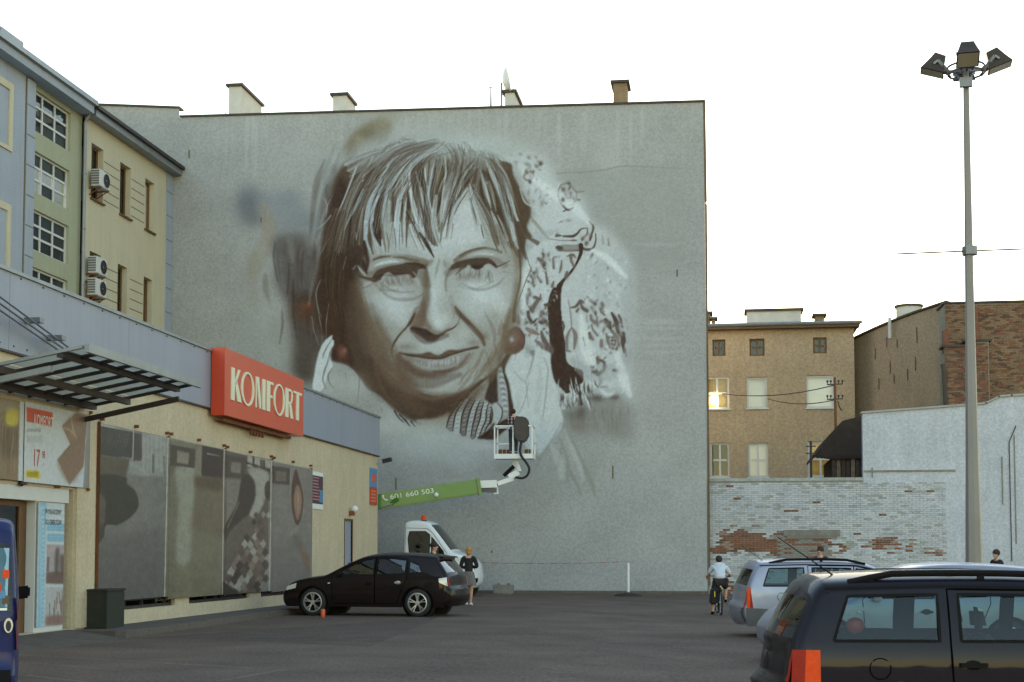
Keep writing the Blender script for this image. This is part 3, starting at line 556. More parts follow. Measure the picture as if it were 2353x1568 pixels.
    Y([(340, 520), (420, 535), (500, 565), (570, 620), (640, 710), (700, 800), (800, 850), (880, 920), (960, 1010), (1020, 1100), (1100, 1170), (1200, 1200), (1320, 1175), (1420, 1170), (1500, 1200), (1600, 1250), (1740, 1305), (1900, 1330), (1900, 1700), (1200, 1700), (100, 1400), (130, 800), (200, 560)], WH, .97, 2, True, True)
    Y([(820, 900), (960, 1010), (1020, 1100), (1180, 1200), (1330, 1170), (1520, 1210), (1740, 1300), (1900, 1330), (1880, 1420), (1500, 1330), (1250, 1300), (1060, 1240), (920, 1060)], (158, 167, 165), .4, 14)
    B(560, 760, 190, 140, (160, 166, 162), .6); B(300, 720, 120, 200, (164, 172, 172), .5); B(900, 1180, 260, 120, (162, 170, 168), .5); B(1300, 1420, 380, 140, (160, 168, 166), .5); B(1700, 1520, 260, 140, (158, 166, 164), .45); B(1400, 1330, 240, 80, (158, 166, 164), .4)
    Y([(130, 800), (150, 640), (180, 480), (230, 340), (290, 270), (338, 238), (335, 280), (356, 295), (352, 345), (318, 400), (310, 470), (340, 540), (330, 590), (290, 650), (250, 780), (200, 830)], (172, 184, 190), .97, 2)
    for p, w in [([(330, 290), (290, 350), (250, 430), (240, 480)], [6, 14, 16, 8]), ([(310, 420), (290, 520), (260, 600), (240, 700), (270, 800)], [8, 14, 20, 16, 8]), ([(330, 590), (295, 660), (310, 740), (360, 800)], [8, 18, 12, 6]), ([(615, 640), (620, 740), (610, 850), (600, 960)], [6, 10, 8, 6]), ([(475, 640), (480, 690)], [6, 8]), ([(855, 1000), (860, 1050)], [8, 6])]: S(p, w, (112, 104, 98), .75, 2)
    Y([(330, 400), (370, 345), (410, 330), (470, 360), (500, 430), (510, 490), (490, 540), (430, 530), (370, 520), (330, 490)], (80, 58, 50), .98, 3); B(440, 420, 46, 60, (122, 86, 74), .85); B(470, 400, 22, 30, (138, 104, 90), .7); B(360, 450, 30, 50, DK, .8)
    Y([(960, 1010), (1020, 1060), (1100, 1110), (1210, 1160), (1240, 1195), (1170, 1200), (1080, 1160), (1010, 1090)], (140, 146, 146), .95, 2)
    for p in [[(985, 1030), (1030, 1100), (1080, 1150)], [(1040, 1070), (1100, 1130), (1150, 1190)], [(1100, 1120), (1140, 1180)], [(1160, 1140), (1200, 1190)]]: S(p, [18, 16, 8], (70, 58, 54), .85, 1.5)
    # scarf
    f(*Z11)
    Y([(690, 110), (720, 20), (800, -60), (900, -120), (960, -130), (1010, -90), (1090, -60), (1150, -20), (1240, 0), (1280, 40), (1240, 110), (1150, 160), (1060, 210), (980, 250), (880, 240), (800, 195), (700, 165)], (128, 132, 134), .97, 3)
    f(1280, 830, 1.633)
    tops = [(905, 1290), (945, 1258), (985, 1240), (1015, 1262), (1045, 1262), (1072, 1268), (1100, 1280), (1125, 1310)]
    mids = [(845, 1372), (888, 1345), (932, 1345), (975, 1352), (1012, 1366), (1046, 1380), (1082, 1392), (1112, 1396)]
    bots = [(826, 1440), (868, 1462), (915, 1474), (952, 1488), (985, 1500), (1012, 1504), (1040, 1496), (1072, 1476)]
    cols = [(118, 112, 110), (150, 156, 158), (104, 96, 94), (142, 146, 148), (112, 104, 102), (150, 156, 158), (126, 126, 126)]
    for k in range(7):
        Y([tops[k], ((tops[k][0]+mids[k][0])/2-4, (tops[k][1]+mids[k][1])/2), mids[k], bots[k], bots[k+1], mids[k+1], tops[k+1]], cols[k], .9, 1.5)
        t0 = [((np.array(a[k])+np.array(a[k+1]))/2) for a in (tops, mids, bots)]
        pts = Canvas.smooth(np.array(t0), False, 9)
        for i in range(len(pts)-1):
            S([pts[i]+(-7, 3), pts[i]+(7, -3)], [5, 7, 4], [(164, 170, 172), (92, 84, 82)][(i+k) % 2], .6, 1.2)
    for a, m, b in zip(tops, mids, bots): S([a, ((a[0]+m[0])/2-4, (a[1]+m[1])/2), m, ((m[0]+b[0])/2-3, (m[1]+b[1])/2+2), b], [4, 9, 10, 8, 5], (60, 48, 45), .92, 1)
    f(*Z11)
    S([(1180, 60), (1120, 160), (1040, 230)], [14, 30, 14], (66, 54, 50), .9, 2); S([(1215, 20), (1190, 90), (1130, 160)], [14, 16, 8], (160, 170, 174), .8, 2)
    Y([(985, 250), (1050, 205), (1140, 150), (1200, 100), (1290, 60), (1300, 130), (1240, 190), (1190, 230), (1150, 262), (1060, 262)], (64, 48, 42), .97, 2.5)
    f(*Z6)
    Y([(1545, 890), (1580, 830), (1600, 880), (1620, 1000), (1650, 1100), (1660, 1250), (1650, 1420), (1600, 1460), (1560, 1330), (1540, 1150)], (140, 144, 146), .95, 3)
    for i in range(16):
        y = 860+i*36; x = 1560+i*5; S([(x-22, y+10), (x+10, y), (x+44, y+14)], [6, 14, 6], [(176, 184, 188), (98, 92, 92)][i % 2], .75, 2)
    Y([(1475, 1310), (1540, 1290), (1590, 1340), (1600, 1430), (1560, 1520), (1500, 1560), (1470, 1430)], (146, 156, 160), .95, 3); S([(1540, 1300), (1595, 1370), (1590, 1470), (1540, 1560)], [12, 16, 16, 10], DK, .85, 2); S([(1460, 1340), (1475, 1440), (1450, 1560)], [12, 20, 16], DK, .85, 2)
    S([(1690, 660), (1620, 800), (1640, 960), (1680, 1100), (1700, 1260), (1710, 1400), (1700, 1520)], [60, 50, 46, 50, 60, 64, 70], (66, 50, 43), .97, 2)
    # right garment
    f(*Z8)
    Y([(110, 720), (180, 660), (250, 640), (340, 720), (380, 620), (440, 650), (525, 690), (530, 800), (560, 960), (600, 1080), (640, 1290), (660, 1400), (600, 1530), (480, 1640), (330, 1700), (250, 1640), (150, 1500), (150, 1300), (120, 1150), (90, 990), (50, 860)], (164, 174, 175), .97, 3)
    for p, w in [([(345, 740), (310, 880), (265, 980)], [22, 16, 8]), ([(150, 880), (220, 960), (270, 1000), (285, 1130), (300, 1260)], [8, 12, 10, 8, 6]), ([(460, 740), (500, 850), (490, 1000), (470, 1200), (440, 1400), (400, 1560)], [8, 12, 14, 14, 12, 8]), ([(300, 1000), (260, 1180), (200, 1320)], [6, 12, 8]), ([(180, 680), (150, 760)], [6, 8])]: S(p, w, (128, 124, 114), .6, 3)
    for p, w in [([(200, 1150), (180, 1300), (160, 1400)], [30, 50, 30]), ([(410, 800), (420, 1000), (390, 1300)], [30, 60, 50])]: S(p, w, (150, 156, 150), .45, 10)
    B(290, 660, 46, 60, (128, 130, 126), .5); S([(340, 680), (350, 730)], [50, 10], (104, 92, 84), .6, 5)
    # earring
    Y([(155, 410), (210, 430), (250, 490), (258, 560), (240, 640), (170, 695), (100, 700), (50, 690), (40, 600), (70, 480)], (98, 74, 66), .97, 3); B(160, 520, 70, 70, (126, 98, 90), .75); B(122, 545, 24, 30, (196, 200, 200), .95); S([(200, 430), (250, 500), (255, 580), (230, 650)], [8, 14, 14, 8], (70, 54, 48), .8, 2); B(90, 640, 60, 40, (78, 62, 54), .6)
    S([(60, 420), (50, 520), (30, 640), (0, 760)], [60, 70, 60, 40], (110, 94, 74), .8, 8)
    # drapery below
    f(*Z11)
    Y([(1480, 120), (1560, 80), (1700, 40), (1800, 60), (1760, 170), (1690, 300), (1610, 400), (1560, 380), (1540, 240)], (160, 170, 170), .9, 5)
    for p, w in [([(1800, 100), (1700, 280), (1600, 430), (1560, 520)], [6, 16, 12, 6]), ([(1820, 130), (1890, 260), (1960, 400), (2010, 520), (2080, 660), (2120, 800)], [16, 30, 36, 44, 44, 20]), ([(1780, 250), (1840, 400), (1880, 560), (1950, 700), (1990, 800)], [10, 24, 26, 24, 10]), ([(1800, 330), (1770, 500), (1720, 560)], [10, 24, 10]), ([(1850, 520), (1860, 660)], [14, 20])]: S(p, w, (118, 116, 104), .6, 8)
    for p, w in [([(1830, 160), (1900, 340), (1980, 520), (2010, 660)], [20, 40, 44, 16]), ([(1700, 320), (1780, 480), (1800, 620)], [30, 80, 50])]: S(p, w, (158, 164, 160), .6, 10)
    B(1250, 540, 130, 70, (132, 126, 112), .6); B(1060, 330, 200, 40, (158, 166, 164), .6); B(2090, 560, 60, 160, (134, 134, 124), .5); B(1600, 620, 200, 120, (146, 150, 144), .4)
    f(640, 360, .60046)
    for p, w, c, o, q in [([(465, 470), (475, 560), (505, 640), (555, 715), (620, 765)], [24, 60, 84, 76, 40], (92, 76, 64), .62, 17), ([(500, 520), (525, 600), (560, 670), (600, 720)], [24, 56, 60, 40], (116, 100, 86), .45, 17), ([(862, 470), (852, 560), (822, 640), (790, 690)], [16, 30, 40, 24], (112, 98, 82), .5, 11), ([(570, 735), (640, 768), (720, 752), (770, 715)], [30, 44, 40, 16], (90, 74, 62), .5, 13),
                          ([(572, 640), (596, 686), (655, 702), (720, 684)], [14, 36, 30, 12], (96, 80, 70), .55, 8), ([(500, 446), (555, 428), (618, 436), (640, 470)], [14, 22, 26, 20], (98, 84, 72), .42, 8), ([(690, 440), (735, 412), (790, 408), (830, 420)], [16, 22, 20, 10], (100, 86, 74), .4, 8), ([(636, 440), (640, 500), (622, 560)], [18, 22, 20], (104, 90, 78), .45, 9), ([(606, 580), (640, 600), (690, 590)], [10, 22, 10], (84, 70, 62), .5, 6),
                          ([(700, 500), (716, 560)], [10, 14], (132, 122, 110), .35, 9), ([(748, 470), (790, 490), (820, 520)], [30, 44, 30], (174, 184, 188), .4, 17), ([(520, 500), (560, 520), (580, 560)], [24, 40, 24], (172, 180, 182), .35, 15), ([(655, 480), (662, 540), (672, 570)], [12, 18, 20], (176, 184, 186), .45, 8)]: S(p, w, c, o, q)
    # hood volume: grey folds and shaded rims
    f(880, 420, .567)
    for p, w, c, o in [([(690, 330), (720, 300), (765, 290)], [14, 26, 12], (140, 144, 144), .5), ([(800, 580), (840, 610), (900, 600), (930, 560)], [14, 34, 36, 16], (140, 144, 146), .5), ([(930, 380), (925, 460), (935, 540)], [12, 30, 16], (146, 150, 150), .5),
                       ([(845, 330), (880, 350), (920, 390)], [8, 16, 8], (188, 196, 200), .7), ([(690, 150), (740, 190), (800, 230), (840, 270)], [8, 20, 22, 10], (184, 192, 196), .55), ([(700, 360), (690, 420), (685, 480)], [6, 14, 8], (186, 194, 198), .6), ([(820, 480), (830, 550), (850, 600)], [10, 26, 12], (188, 196, 200), .6), ([(900, 560), (915, 620), (930, 660)], [10, 24, 8], (186, 194, 198), .6), ([(668, 130), (690, 200), (712, 250)], [6, 18, 8], (140, 138, 134), .5)]: S(p, w, c, o, 9)
    # ornamental rosettes of the print
    for x, y, r_ in [(714, 395, 11), (724, 462, 13), (706, 505, 9), (735, 500, 8), (740, 350, 9), (876, 498, 12), (895, 540, 13), (855, 590, 10), (860, 460, 9), (905, 505, 10), (790, 205, 14), (702, 160, 8), (720, 130, 7), (830, 300, 9)]:
        for k in range(7):
            t = rnd.uniform(0, 6.28); q = rnd.uniform(.7, 1.5); B(x+r_*q*math.cos(t), y+r_*1.35*q*math.sin(t), rnd.uniform(2.2, 4.6), rnd.uniform(3, 6.5), [(82, 70, 65), (104, 90, 84), (126, 112, 104)][k % 3], .85, rnd.uniform(-.8, .8))
        B(x, y, r_*.6, r_*.8, (148, 142, 138), .5)
    # fine wrinkles
    for p, w in [([(352, 395), (330, 398), (310, 388)], [3, 4, 2]), ([(350, 405), (325, 415), (308, 412)], [3, 3, 1]), ([(362, 420), (395, 440), (440, 440), (465, 425)], [3, 6, 6, 2]), ([(372, 410), (400, 424), (440, 424)], [2, 4, 2]), ([(548, 405), (585, 420), (625, 410), (645, 392)], [2, 5, 5, 2]), ([(640, 370), (660, 362)], [3, 1]), ([(642, 378), (662, 382)], [3, 1]), ([(498, 350), (492, 372), (488, 392)], [3, 5, 2]), ([(508, 352), (512, 370)], [3, 2]), ([(388, 560), (376, 600), (392, 640)], [3, 7, 3]), ([(372, 540), (352, 590), (372, 650), (410, 690)], [2, 6, 6, 2]), ([(602, 560), (614, 600), (596, 650)], [2, 5, 2]), ([(585, 600), (570, 640), (540, 668)], [2, 5, 2]), ([(620, 540), (632, 580), (614, 630)], [2, 6, 2]), ([(430, 650), (480, 668), (540, 655)], [2, 6, 2]), ([(440, 300), (480, 306), (530, 300)], [1, 3, 1]), ([(350, 480), (370, 520), (390, 545)], [3, 8, 3]), ([(600, 470), (620, 510), (624, 550)], [2, 7, 2])]:
        S(p, np.array(w)*1.3, (104, 90, 80), .32, 3)
    # --- bangs
    f(*M)
    hatch([(560, 240), (470, 400), (430, 600)], [(690, 230), (570, 400), (545, 560)], 60, 7, [(78, 66, 58), (96, 84, 74), (120, 114, 106), (62, 50, 45)], .6, 6)
    hatch([(640, 240), (590, 360), (590, 500)], [(860, 230), (850, 360), (830, 560)], 110, 7, [(78, 66, 58), (92, 78, 64), (60, 49, 44), (136, 134, 126), (112, 100, 84)], .75, 7)
    hatch([(870, 240), (830, 340), (790, 520)], [(1000, 230), (920, 340), (850, 520)], 60, 7, [(84, 72, 58), (100, 88, 70), (62, 51, 45), (142, 142, 136)], .75, 6)
    hatch([(1000, 240), (1010, 340), (1060, 560)], [(1110, 250), (1140, 380), (1180, 520)], 60, 8, [(84, 72, 58), (74, 62, 54), (100, 90, 74), (64, 52, 46)], .7, 6)
    hatch([(950, 340), (1000, 440), (1050, 560)], [(1040, 330), (1100, 450), (1130, 580)], 40, 7, [(96, 84, 70), (74, 62, 54), (140, 138, 128)], .7, 5)
    f(*Z2)
    for x0 in (860, 910):
        S([(x0, 900), (x0-70, 1130), (x0-90, 1330), (x0-50, 1568)], [30, 70, 80, 60], DK, .9, 2)
    S([(970, 1040), (930, 1280), (920, 1430), (960, 1600)], [50, 110, 120, 90], (150, 154, 148), .85, 5); S([(1000, 900), (960, 1020), (990, 1100)], [60, 70, 30], (100, 86, 68), .7, 4)
    for p, w, c in [([(550, 690), (480, 870), (400, 1080), (330, 1240), (280, 1360)], [20, 24, 18, 14, 6], LT), ([(650, 770), (625, 860)], [16, 24], LT), ([(640, 970), (570, 1120), (480, 1290), (390, 1480)], [30, 44, 26, 10], (140, 148, 150)), ([(760, 560), (700, 700)], [14, 6], GR),
                    ([(1060, 490), (900, 760), (790, 980), (715, 1150), (680, 1330), (660, 1600)], [14, 26, 40, 56, 60, 44], BL), ([(1110, 570), (920, 860), (810, 1080), (750, 1250), (750, 1450), (790, 1640)], [18, 30, 40, 50, 44, 36], (150, 162, 168)), ([(1230, 540), (1010, 880), (920, 1080), (880, 1300)], [26, 44, 34, 14], BL),
                    ([(1240, 620), (1215, 800), (1230, 1000), (1270, 1200), (1330, 1420), (1420, 1600)], [12, 20, 30, 50, 56, 40], WH), ([(1215, 870), (1120, 1020), (1075, 1200), (1060, 1400), (1075, 1640)], [12, 40, 60, 66, 60], BL), ([(1220, 960), (1170, 1150), (1150, 1400), (1165, 1640)], [10, 24, 32, 30], LT), ([(1300, 740), (1310, 980), (1370, 1250), (1410, 1420)], [10, 22, 26, 12], LT), ([(1410, 700), (1430, 900), (1470, 1100), (1490, 1250)], [24, 22, 26, 10], LT), ([(1535, 490), (1500, 800), (1470, 1030), (1450, 1150)], [12, 26, 34, 14], LT), ([(630, 1200), (590, 1400), (550, 1600)], [12, 18, 12], (140, 128, 116)), ([(1130, 800), (1125, 960)], [10, 18], LT), ([(1360, 950), (1390, 1150), (1400, 1330)], [30, 44, 14], (146, 148, 142)), ([(1510, 1200), (1530, 1400), (1560, 1600)], [30, 70, 60], (148, 152, 148))]: strand(p, w, c, .9, 1.1)
    for p, w in [([(1290, 600), (1280, 800), (1330, 1050), (1390, 1300), (1430, 1500)], [20, 40, 30, 26, 30]), ([(1350, 620), (1380, 860), (1420, 1100), (1420, 1400)], [30, 50, 40, 36]), ([(1200, 1000), (1205, 1180), (1190, 1220)], [20, 44, 20]), ([(1180, 1250), (1260, 1400), (1380, 1568)], [24, 20, 40]), ([(1130, 1150), (1110, 1350), (1110, 1568)], [20, 16, 14]), ([(1200, 1300), (1190, 1568)], [14, 20]), ([(1500, 850), (1490, 1050), (1510, 1200)], [40, 60, 20])]: strand(p, w, (70, 56, 49), .9, 1.3)
    f(*Z3)
    Y([(925, 640), (1080, 645), (1110, 800), (1190, 950), (1260, 1080), (1325, 1190), (1325, 1290), (1270, 1430), (1340, 1568), (1140, 1568), (1130, 1400), (1060, 1100), (970, 850)], (84, 70, 58), .93, 3)
    for p, w in [([(600, 740), (500, 900), (400, 1080), (320, 1260), (290, 1500)], [70, 70, 40, 30, 20]), ([(680, 880), (740, 1050), (860, 1230), (960, 1420), (1050, 1568)], [60, 110, 110, 90, 70]), ([(370, 580), (320, 760), (250, 950)], [90, 60, 30]), ([(720, 660), (800, 850), (880, 1060), (980, 1350)], [20, 34, 50, 40]), ([(20, 900), (20, 1200), (30, 1568)], [60, 70, 60]), ([(130, 700), (110, 900), (90, 1050)], [40, 30, 14]), ([(570, 1090), (620, 1330), (650, 1500)], [30, 50, 20]), ([(170, 1000), (140, 1200)], [20, 14]), ([(270, 1568), (330, 1300)], [30, 20])]: strand(p, w, (76, 62, 52), .9, 1.6)
    Y([(560, 1080), (490, 1190), (400, 1380), (330, 1568), (330, 1640), (720, 1640), (660, 1420), (600, 1240)], (166, 171, 172), .93, 5)
    for p, w, c in [([(120, 490), (90, 750), (50, 1000), (70, 1200), (130, 1400), (180, 1568)], [10, 26, 24, 20, 20, 14], BL), ([(0, 720), (30, 960), (50, 1150)], [20, 24, 14], LT), ([(250, 560), (262, 760), (230, 980), (200, 1250)], [16, 22, 24, 16], LT), ([(350, 750), (275, 920), (220, 1100), (190, 1350)], [10, 22, 26, 16], (154, 154, 144)), ([(440, 740), (340, 940), (260, 1130), (210, 1380), (200, 1600)], [14, 50, 70, 40, 24], LT), ([(610, 640), (480, 800), (420, 980), (390, 1100)], [16, 24, 34, 14], (158, 160, 152)), ([(545, 950), (400, 1150), (330, 1350), (270, 1600)], [14, 44, 46, 30], LT), ([(560, 900), (620, 1130), (690, 1330), (750, 1600)], [14, 50, 34, 14], LT), ([(690, 720), (740, 900), (790, 1080), (830, 1200)], [20, 44, 44, 10], LT), ([(800, 860), (850, 1040), (890, 1240)], [20, 36, 10], (146, 142, 130)), ([(760, 590), (860, 820), (960, 1050), (1040, 1300), (1120, 1600)], [24, 64, 66, 66, 44], WH), ([(860, 650), (960, 800), (1060, 1050), (1140, 1300), (1240, 1520)], [24, 50, 44, 30, 12], LT), ([(1190, 960), (1250, 1120), (1350, 1190)], [14, 28, 14], LT), ([(830, 1240), (900, 1400), (970, 1600)], [14, 44, 44], LT), ([(910, 1290), (985, 1450), (1040, 1600)], [14, 36, 36], (150, 150, 140)), ([(690, 1440), (710, 1560)], [26, 14], WH), ([(140, 1050), (110, 1300), (150, 1568)], [40, 60, 40], (146, 148, 142)), ([(1320, 1340), (1450, 1480), (1568, 1600)], [14, 24, 14], (150, 150, 138))]: strand(p, w, c, .9, 1.1)
    for p, w in [([(540, 980), (430, 1150), (370, 1280)], [8, 16, 8]), ([(560, 860), (640, 1020), (760, 1240)], [8, 20, 8]), ([(960, 1000), (1040, 1230), (1110, 1450)], [12, 14, 8])]: S(p, w, (84, 70, 60), .8, 1)
    f(*Z4)
    Y([(690, 60), (1140, 0), (1300, 200), (1480, 420), (1440, 480), (1100, 420), (860, 460), (720, 420)], (158, 164, 162), .6, 14)
    for p, w, c in [([(440, -40), (440, 200), (500, 400), (520, 470)], [60, 50, 34, 10], BL), ([(520, -40), (570, 200), (640, 430)], [30, 60, 50], (158, 168, 168)), ([(700, 240), (712, 400)], [34, 22], LT), ([(860, -20), (850, 200), (850, 400)], [70, 80, 30], (152, 158, 154)), ([(960, -20), (960, 200), (960, 420)], [70, 70, 30], BL), ([(1140, 0), (1200, 200), (1300, 400)], [30, 50, 14], BL), ([(1220, 0), (1340, 220), (1440, 400)], [40, 40, 14], LT), ([(290, 120), (290, 200)], [16, 18], (140, 130, 120))]: strand(p, w, c, .88, 1.2)
    for p, w, c in [([(600, -20), (630, 160), (680, 330)], [110, 90, 16], DK), ([(500, 120), (520, 300), (560, 460)], [14, 30, 20], DK2), ([(690, 0), (730, 250), (760, 420)], [50, 36, 20], (110, 100, 88)), ([(770, 120), (800, 300), (800, 430)], [20, 30, 16], (112, 104, 90)), ([(890, 60), (910, 250), (915, 360)], [20, 22, 8], (108, 100, 88)), ([(1000, -20), (1020, 200), (1020, 300)], [14, 20, 6], (112, 98, 84)), ([(1088, -20), (1082, 200), (1080, 350)], [30, 22, 10], (84, 68, 58)), ([(1130, 60), (1190, 220), (1260, 390)], [14, 18, 8], (124, 110, 92)), ([(1190, -20), (1280, 210), (1360, 390)], [20, 24, 10], DK2), ([(1290, 130), (1400, 310), (1510, 510)], [40, 66, 16], DK), ([(1360, -20), (1450, 200), (1530, 320)], [50, 66, 20], (90, 78, 70)), ([(1440, 40), (1500, 200), (1568, 330)], [30, 50, 30], (96, 86, 78))]: strand(p, w, c, .88, 1.2)
    S([(420, 260), (440, 420), (470, 560), (460, 700)], [40, 60, 70, 30], DK, .85, 5)
    f(*Z5)
    for p, w, c in [([(20, 20), (70, 180), (130, 290)], [50, 60, 16], (92, 80, 72)), ([(140, 60), (180, 200), (240, 330)], [14, 20, 6], (128, 124, 116)), ([(240, -20), (225, 150), (212, 260)], [34, 30, 8], (104, 94, 78)), ([(320, -20), (300, 140)], [34, 10], (110, 98, 84)), ([(390, -10), (362, 200)], [26, 8], (124, 114, 98)), ([(780, 0), (800, 110), (825, 190)], [16, 22, 6], (80, 68, 60)), ([(900, -10), (950, 160), (1020, 370)], [30, 50, 14], (104, 92, 78)), ([(1000, 0), (1060, 200), (1130, 400)], [50, 50, 20], (132, 126, 110)), ([(1110, -20), (1190, 200), (1290, 440)], [44, 46, 20], (92, 78, 64)), ([(1200, -20), (1250, 180), (1300, 330)], [60, 54, 20], (158, 162, 152)), ([(960, 120), (1010, 260)], [24, 14], (100, 88, 78))]: strand(p, w, c, .85, 1.4)
    Y([(1250, -20), (1400, -20), (1405, 200), (1390, 340), (1412, 490), (1340, 370), (1290, 250)], DK2, .95, 2)
    for p, w in [([(1390, 340), (1470, 600), (1545, 750)], [14, 12, 8]), ([(1490, 590), (1400, 800), (1280, 1130)], [10, 14, 8]), ([(1310, 0), (1390, 120), (1568, 290)], [10, 12, 10]), ([(1400, 160), (1568, 250)], [40, 60])]: S(p, w, (92, 80, 68), .8, 1)
    f(*M)
    fine = [(170, 180, 184), (150, 156, 154), (88, 74, 64), (64, 52, 47), (128, 122, 112), (178, 188, 190), (72, 60, 54)]
    hatch([(560, 235), (480, 380), (425, 560)], [(640, 235), (560, 380), (520, 540)], 23, 2.6, fine, .42, 7, .6)
    hatch([(655, 235), (600, 350), (560, 520)], [(760, 230), (690, 360), (650, 560)], 32, 2.8, fine, .42, 9, .6)
    hatch([(770, 230), (740, 380), (760, 560)], [(840, 230), (820, 380), (800, 560)], 28, 2.8, fine, .42, 10, .6)
    hatch([(690, 300), (720, 420), (790, 560)], [(770, 280), (800, 420), (840, 590)], 18, 2.6, fine, .42, 8, .6)
    hatch([(900, 250), (850, 360), (830, 520)], [(1000, 240), (930, 340), (880, 480)], 30, 2.8, fine, .42, 9, .6)
    hatch([(990, 240), (1010, 380), (1060, 560)], [(1080, 250), (1130, 400), (1165, 560)], 32, 2.8, fine, .42, 8, .6)
    hatch([(950, 350), (985, 450), (1030, 560)], [(1010, 350), (1060, 450), (1110, 570)], 21, 2.6, fine, .42, 7, .6)
    # crown: hair swept up and fading into mist
    hatch([(560, 250), (640, 190), (740, 160)], [(720, 250), (790, 190), (850, 175)], 46, 5, [(106, 100, 94), (150, 156, 156), (86, 76, 70), (130, 130, 126)], .5, 8, 1.6)
    hatch([(760, 250), (770, 205), (720, 170)], [(960, 260), (930, 215), (880, 185)], 40, 5, [(104, 96, 88), (144, 148, 146), (120, 116, 110)], .45, 8, 2)
    hatch([(960, 260), (950, 220), (900, 195)], [(1100, 280), (1090, 230), (1040, 205)], 36, 6, [(104, 96, 86), (140, 142, 138), (118, 112, 102)], .45, 7, 2)
    f(880, 420, .567)
    hatch([(470, 84), (380, 110), (300, 190)], [(520, 96), (470, 130), (420, 210)], 60, 3.4, [(96, 88, 82), (150, 158, 162), (74, 63, 57), (120, 116, 112)], .6, 6, 1.4)
    hatch([(510, 84), (520, 130), (500, 210)], [(600, 108), (600, 140), (580, 220)], 46, 3.2, [(98, 90, 82), (152, 158, 158), (78, 66, 58), (122, 118, 112)], .55, 6, 1.4)
    hatch([(590, 110), (620, 150), (640, 230)], [(630, 130), (660, 170), (680, 260)], 24, 3.4, [(96, 86, 76), (140, 142, 138), (76, 64, 56)], .5, 5, 1.4)
    for x, y, rx, ry, o in [(440, 58, 90, 16, .6), (540, 74, 70, 22, .75), (610, 100, 44, 22, .75), (500, 100, 50, 16, .35), (330, 92, 30, 14, .45), (270, 118, 24, 14, .5), (575, 120, 40, 14, .4), (300, 128, 40, 10, .4), (250, 160, 14, 30, .5)]: B(x, y, rx, ry, (144, 151, 149), o*.8, -.1)
    f(*M)
    for x, y, rx, ry, o in []: pass
    # flyaway strands at the left
    f(*Z9)
    for p, w in [([(750, 820), (715, 920), (725, 1020), (760, 1130)], [4, 8, 6, 3]), ([(680, 1110), (700, 1230), (740, 1340)], [4, 6, 3]), ([(720, 1010), (740, 1120), (760, 1230)], [3, 7, 3]), ([(815, 1010), (795, 1150), (795, 1290)], [3, 6, 3]), ([(850, 150), (790, 270), (740, 420)], [3, 6, 3]), ([(740, 640), (780, 560), (830, 480)], [3, 5, 3]), ([(950, 640), (925, 740)], [4, 5]), ([(830, 320), (770, 390), (700, 440)], [14, 12, 4]), ([(760, 160), (800, 240), (790, 330)], [4, 14, 6])]: S(p, w, (138, 138, 132), .7, 1)
    S([(800, 80), (790, 130), (815, 200)], [10, 14, 8], (88, 80, 76), .6, 2); S([(720, 170), (690, 270)], [20, 40], (128, 126, 122), .4, 9)
    hatch([(850, 250), (800, 400), (740, 560)], [(960, 300), (900, 500), (850, 760)], 40, 7, [(90, 78, 68), (62, 50, 46), (112, 98, 84)], .5, 8)
    hatch([(760, 700), (760, 900), (820, 1150)], [(940, 750), (930, 950), (960, 1180)], 36, 6, [(86, 66, 54), (60, 47, 42), (98, 80, 66)], .45, 8)
    # --- worn, dry-brush look of the paint
    n = value_noise(C.h, C.w, 3, rnd)*.5+value_noise(C.h, C.w, 9, rnd)*.3+value_noise(C.h, C.w, 40, rnd)*.2
    C.rgb *= (1+(n-.5)*.07)[..., None]
    c = C.rgb/255; l = (c*np.array([.3, .55, .15])).sum(-1, keepdims=True); t = np.clip((l-.34)/.22, 0, 1)
    c = l+(c-l)*(1-.5*t)+t*np.array([-.012, .002, .020]); l2 = .24+(l-.27)*1.16; C.rgb = np.clip(c+(l2-l), .13, .80)*255
    C.a = np.clip(C.a*(1.02-.05*value_noise(C.h, C.w, 5, rnd)), 0, 1)
    return C.rgb/255., C.a

def add_paint(m, strength=1.0):
    """lay the painted colour of a sheet (vertex attribute 'paint') over the surface's own colour"""
    t = m.node_tree; b = t.nodes['Principled BSDF']; L = t.links.new
    at = t.nodes.new('ShaderNodeAttribute'); at.attribute_name = 'paint'; at.attribute_type = 'GEOMETRY'
    mx = t.nodes.new('ShaderNodeMix'); mx.data_type = 'RGBA'
    ins = b.inputs['Base Color']
    if ins.links: L(ins.links[0].from_socket, mx.inputs[6])
    else: mx.inputs[6].default_value = ins.default_value
    g = t.nodes.new('ShaderNodeTexCoord'); n = t.nodes.new('ShaderNodeTexNoise'); n.inputs['Scale'].default_value = 14; n.inputs['Detail'].default_value = 3; L(g.outputs['Object'], n.inputs['Vector'])
    mr = t.nodes.new('ShaderNodeMapRange'); mr.inputs['From Min'].default_value = .3; mr.inputs['From Max'].default_value = .7; mr.inputs['To Min'].default_value = .91; mr.inputs['To Max'].default_value = 1.09; L(n.outputs['Fac'], mr.inputs['Value'])
    sc = t.nodes.new('ShaderNodeVectorMath'); sc.operation = 'SCALE'; L(at.outputs['Color'], sc.inputs[0]); L(mr.outputs[0], sc.inputs['Scale'])
    L(sc.outputs[0], mx.inputs[7]); L(at.outputs['Alpha'], mx.inputs[0]); L(mx.outputs[2], b.inputs['Base Color'])
    return m
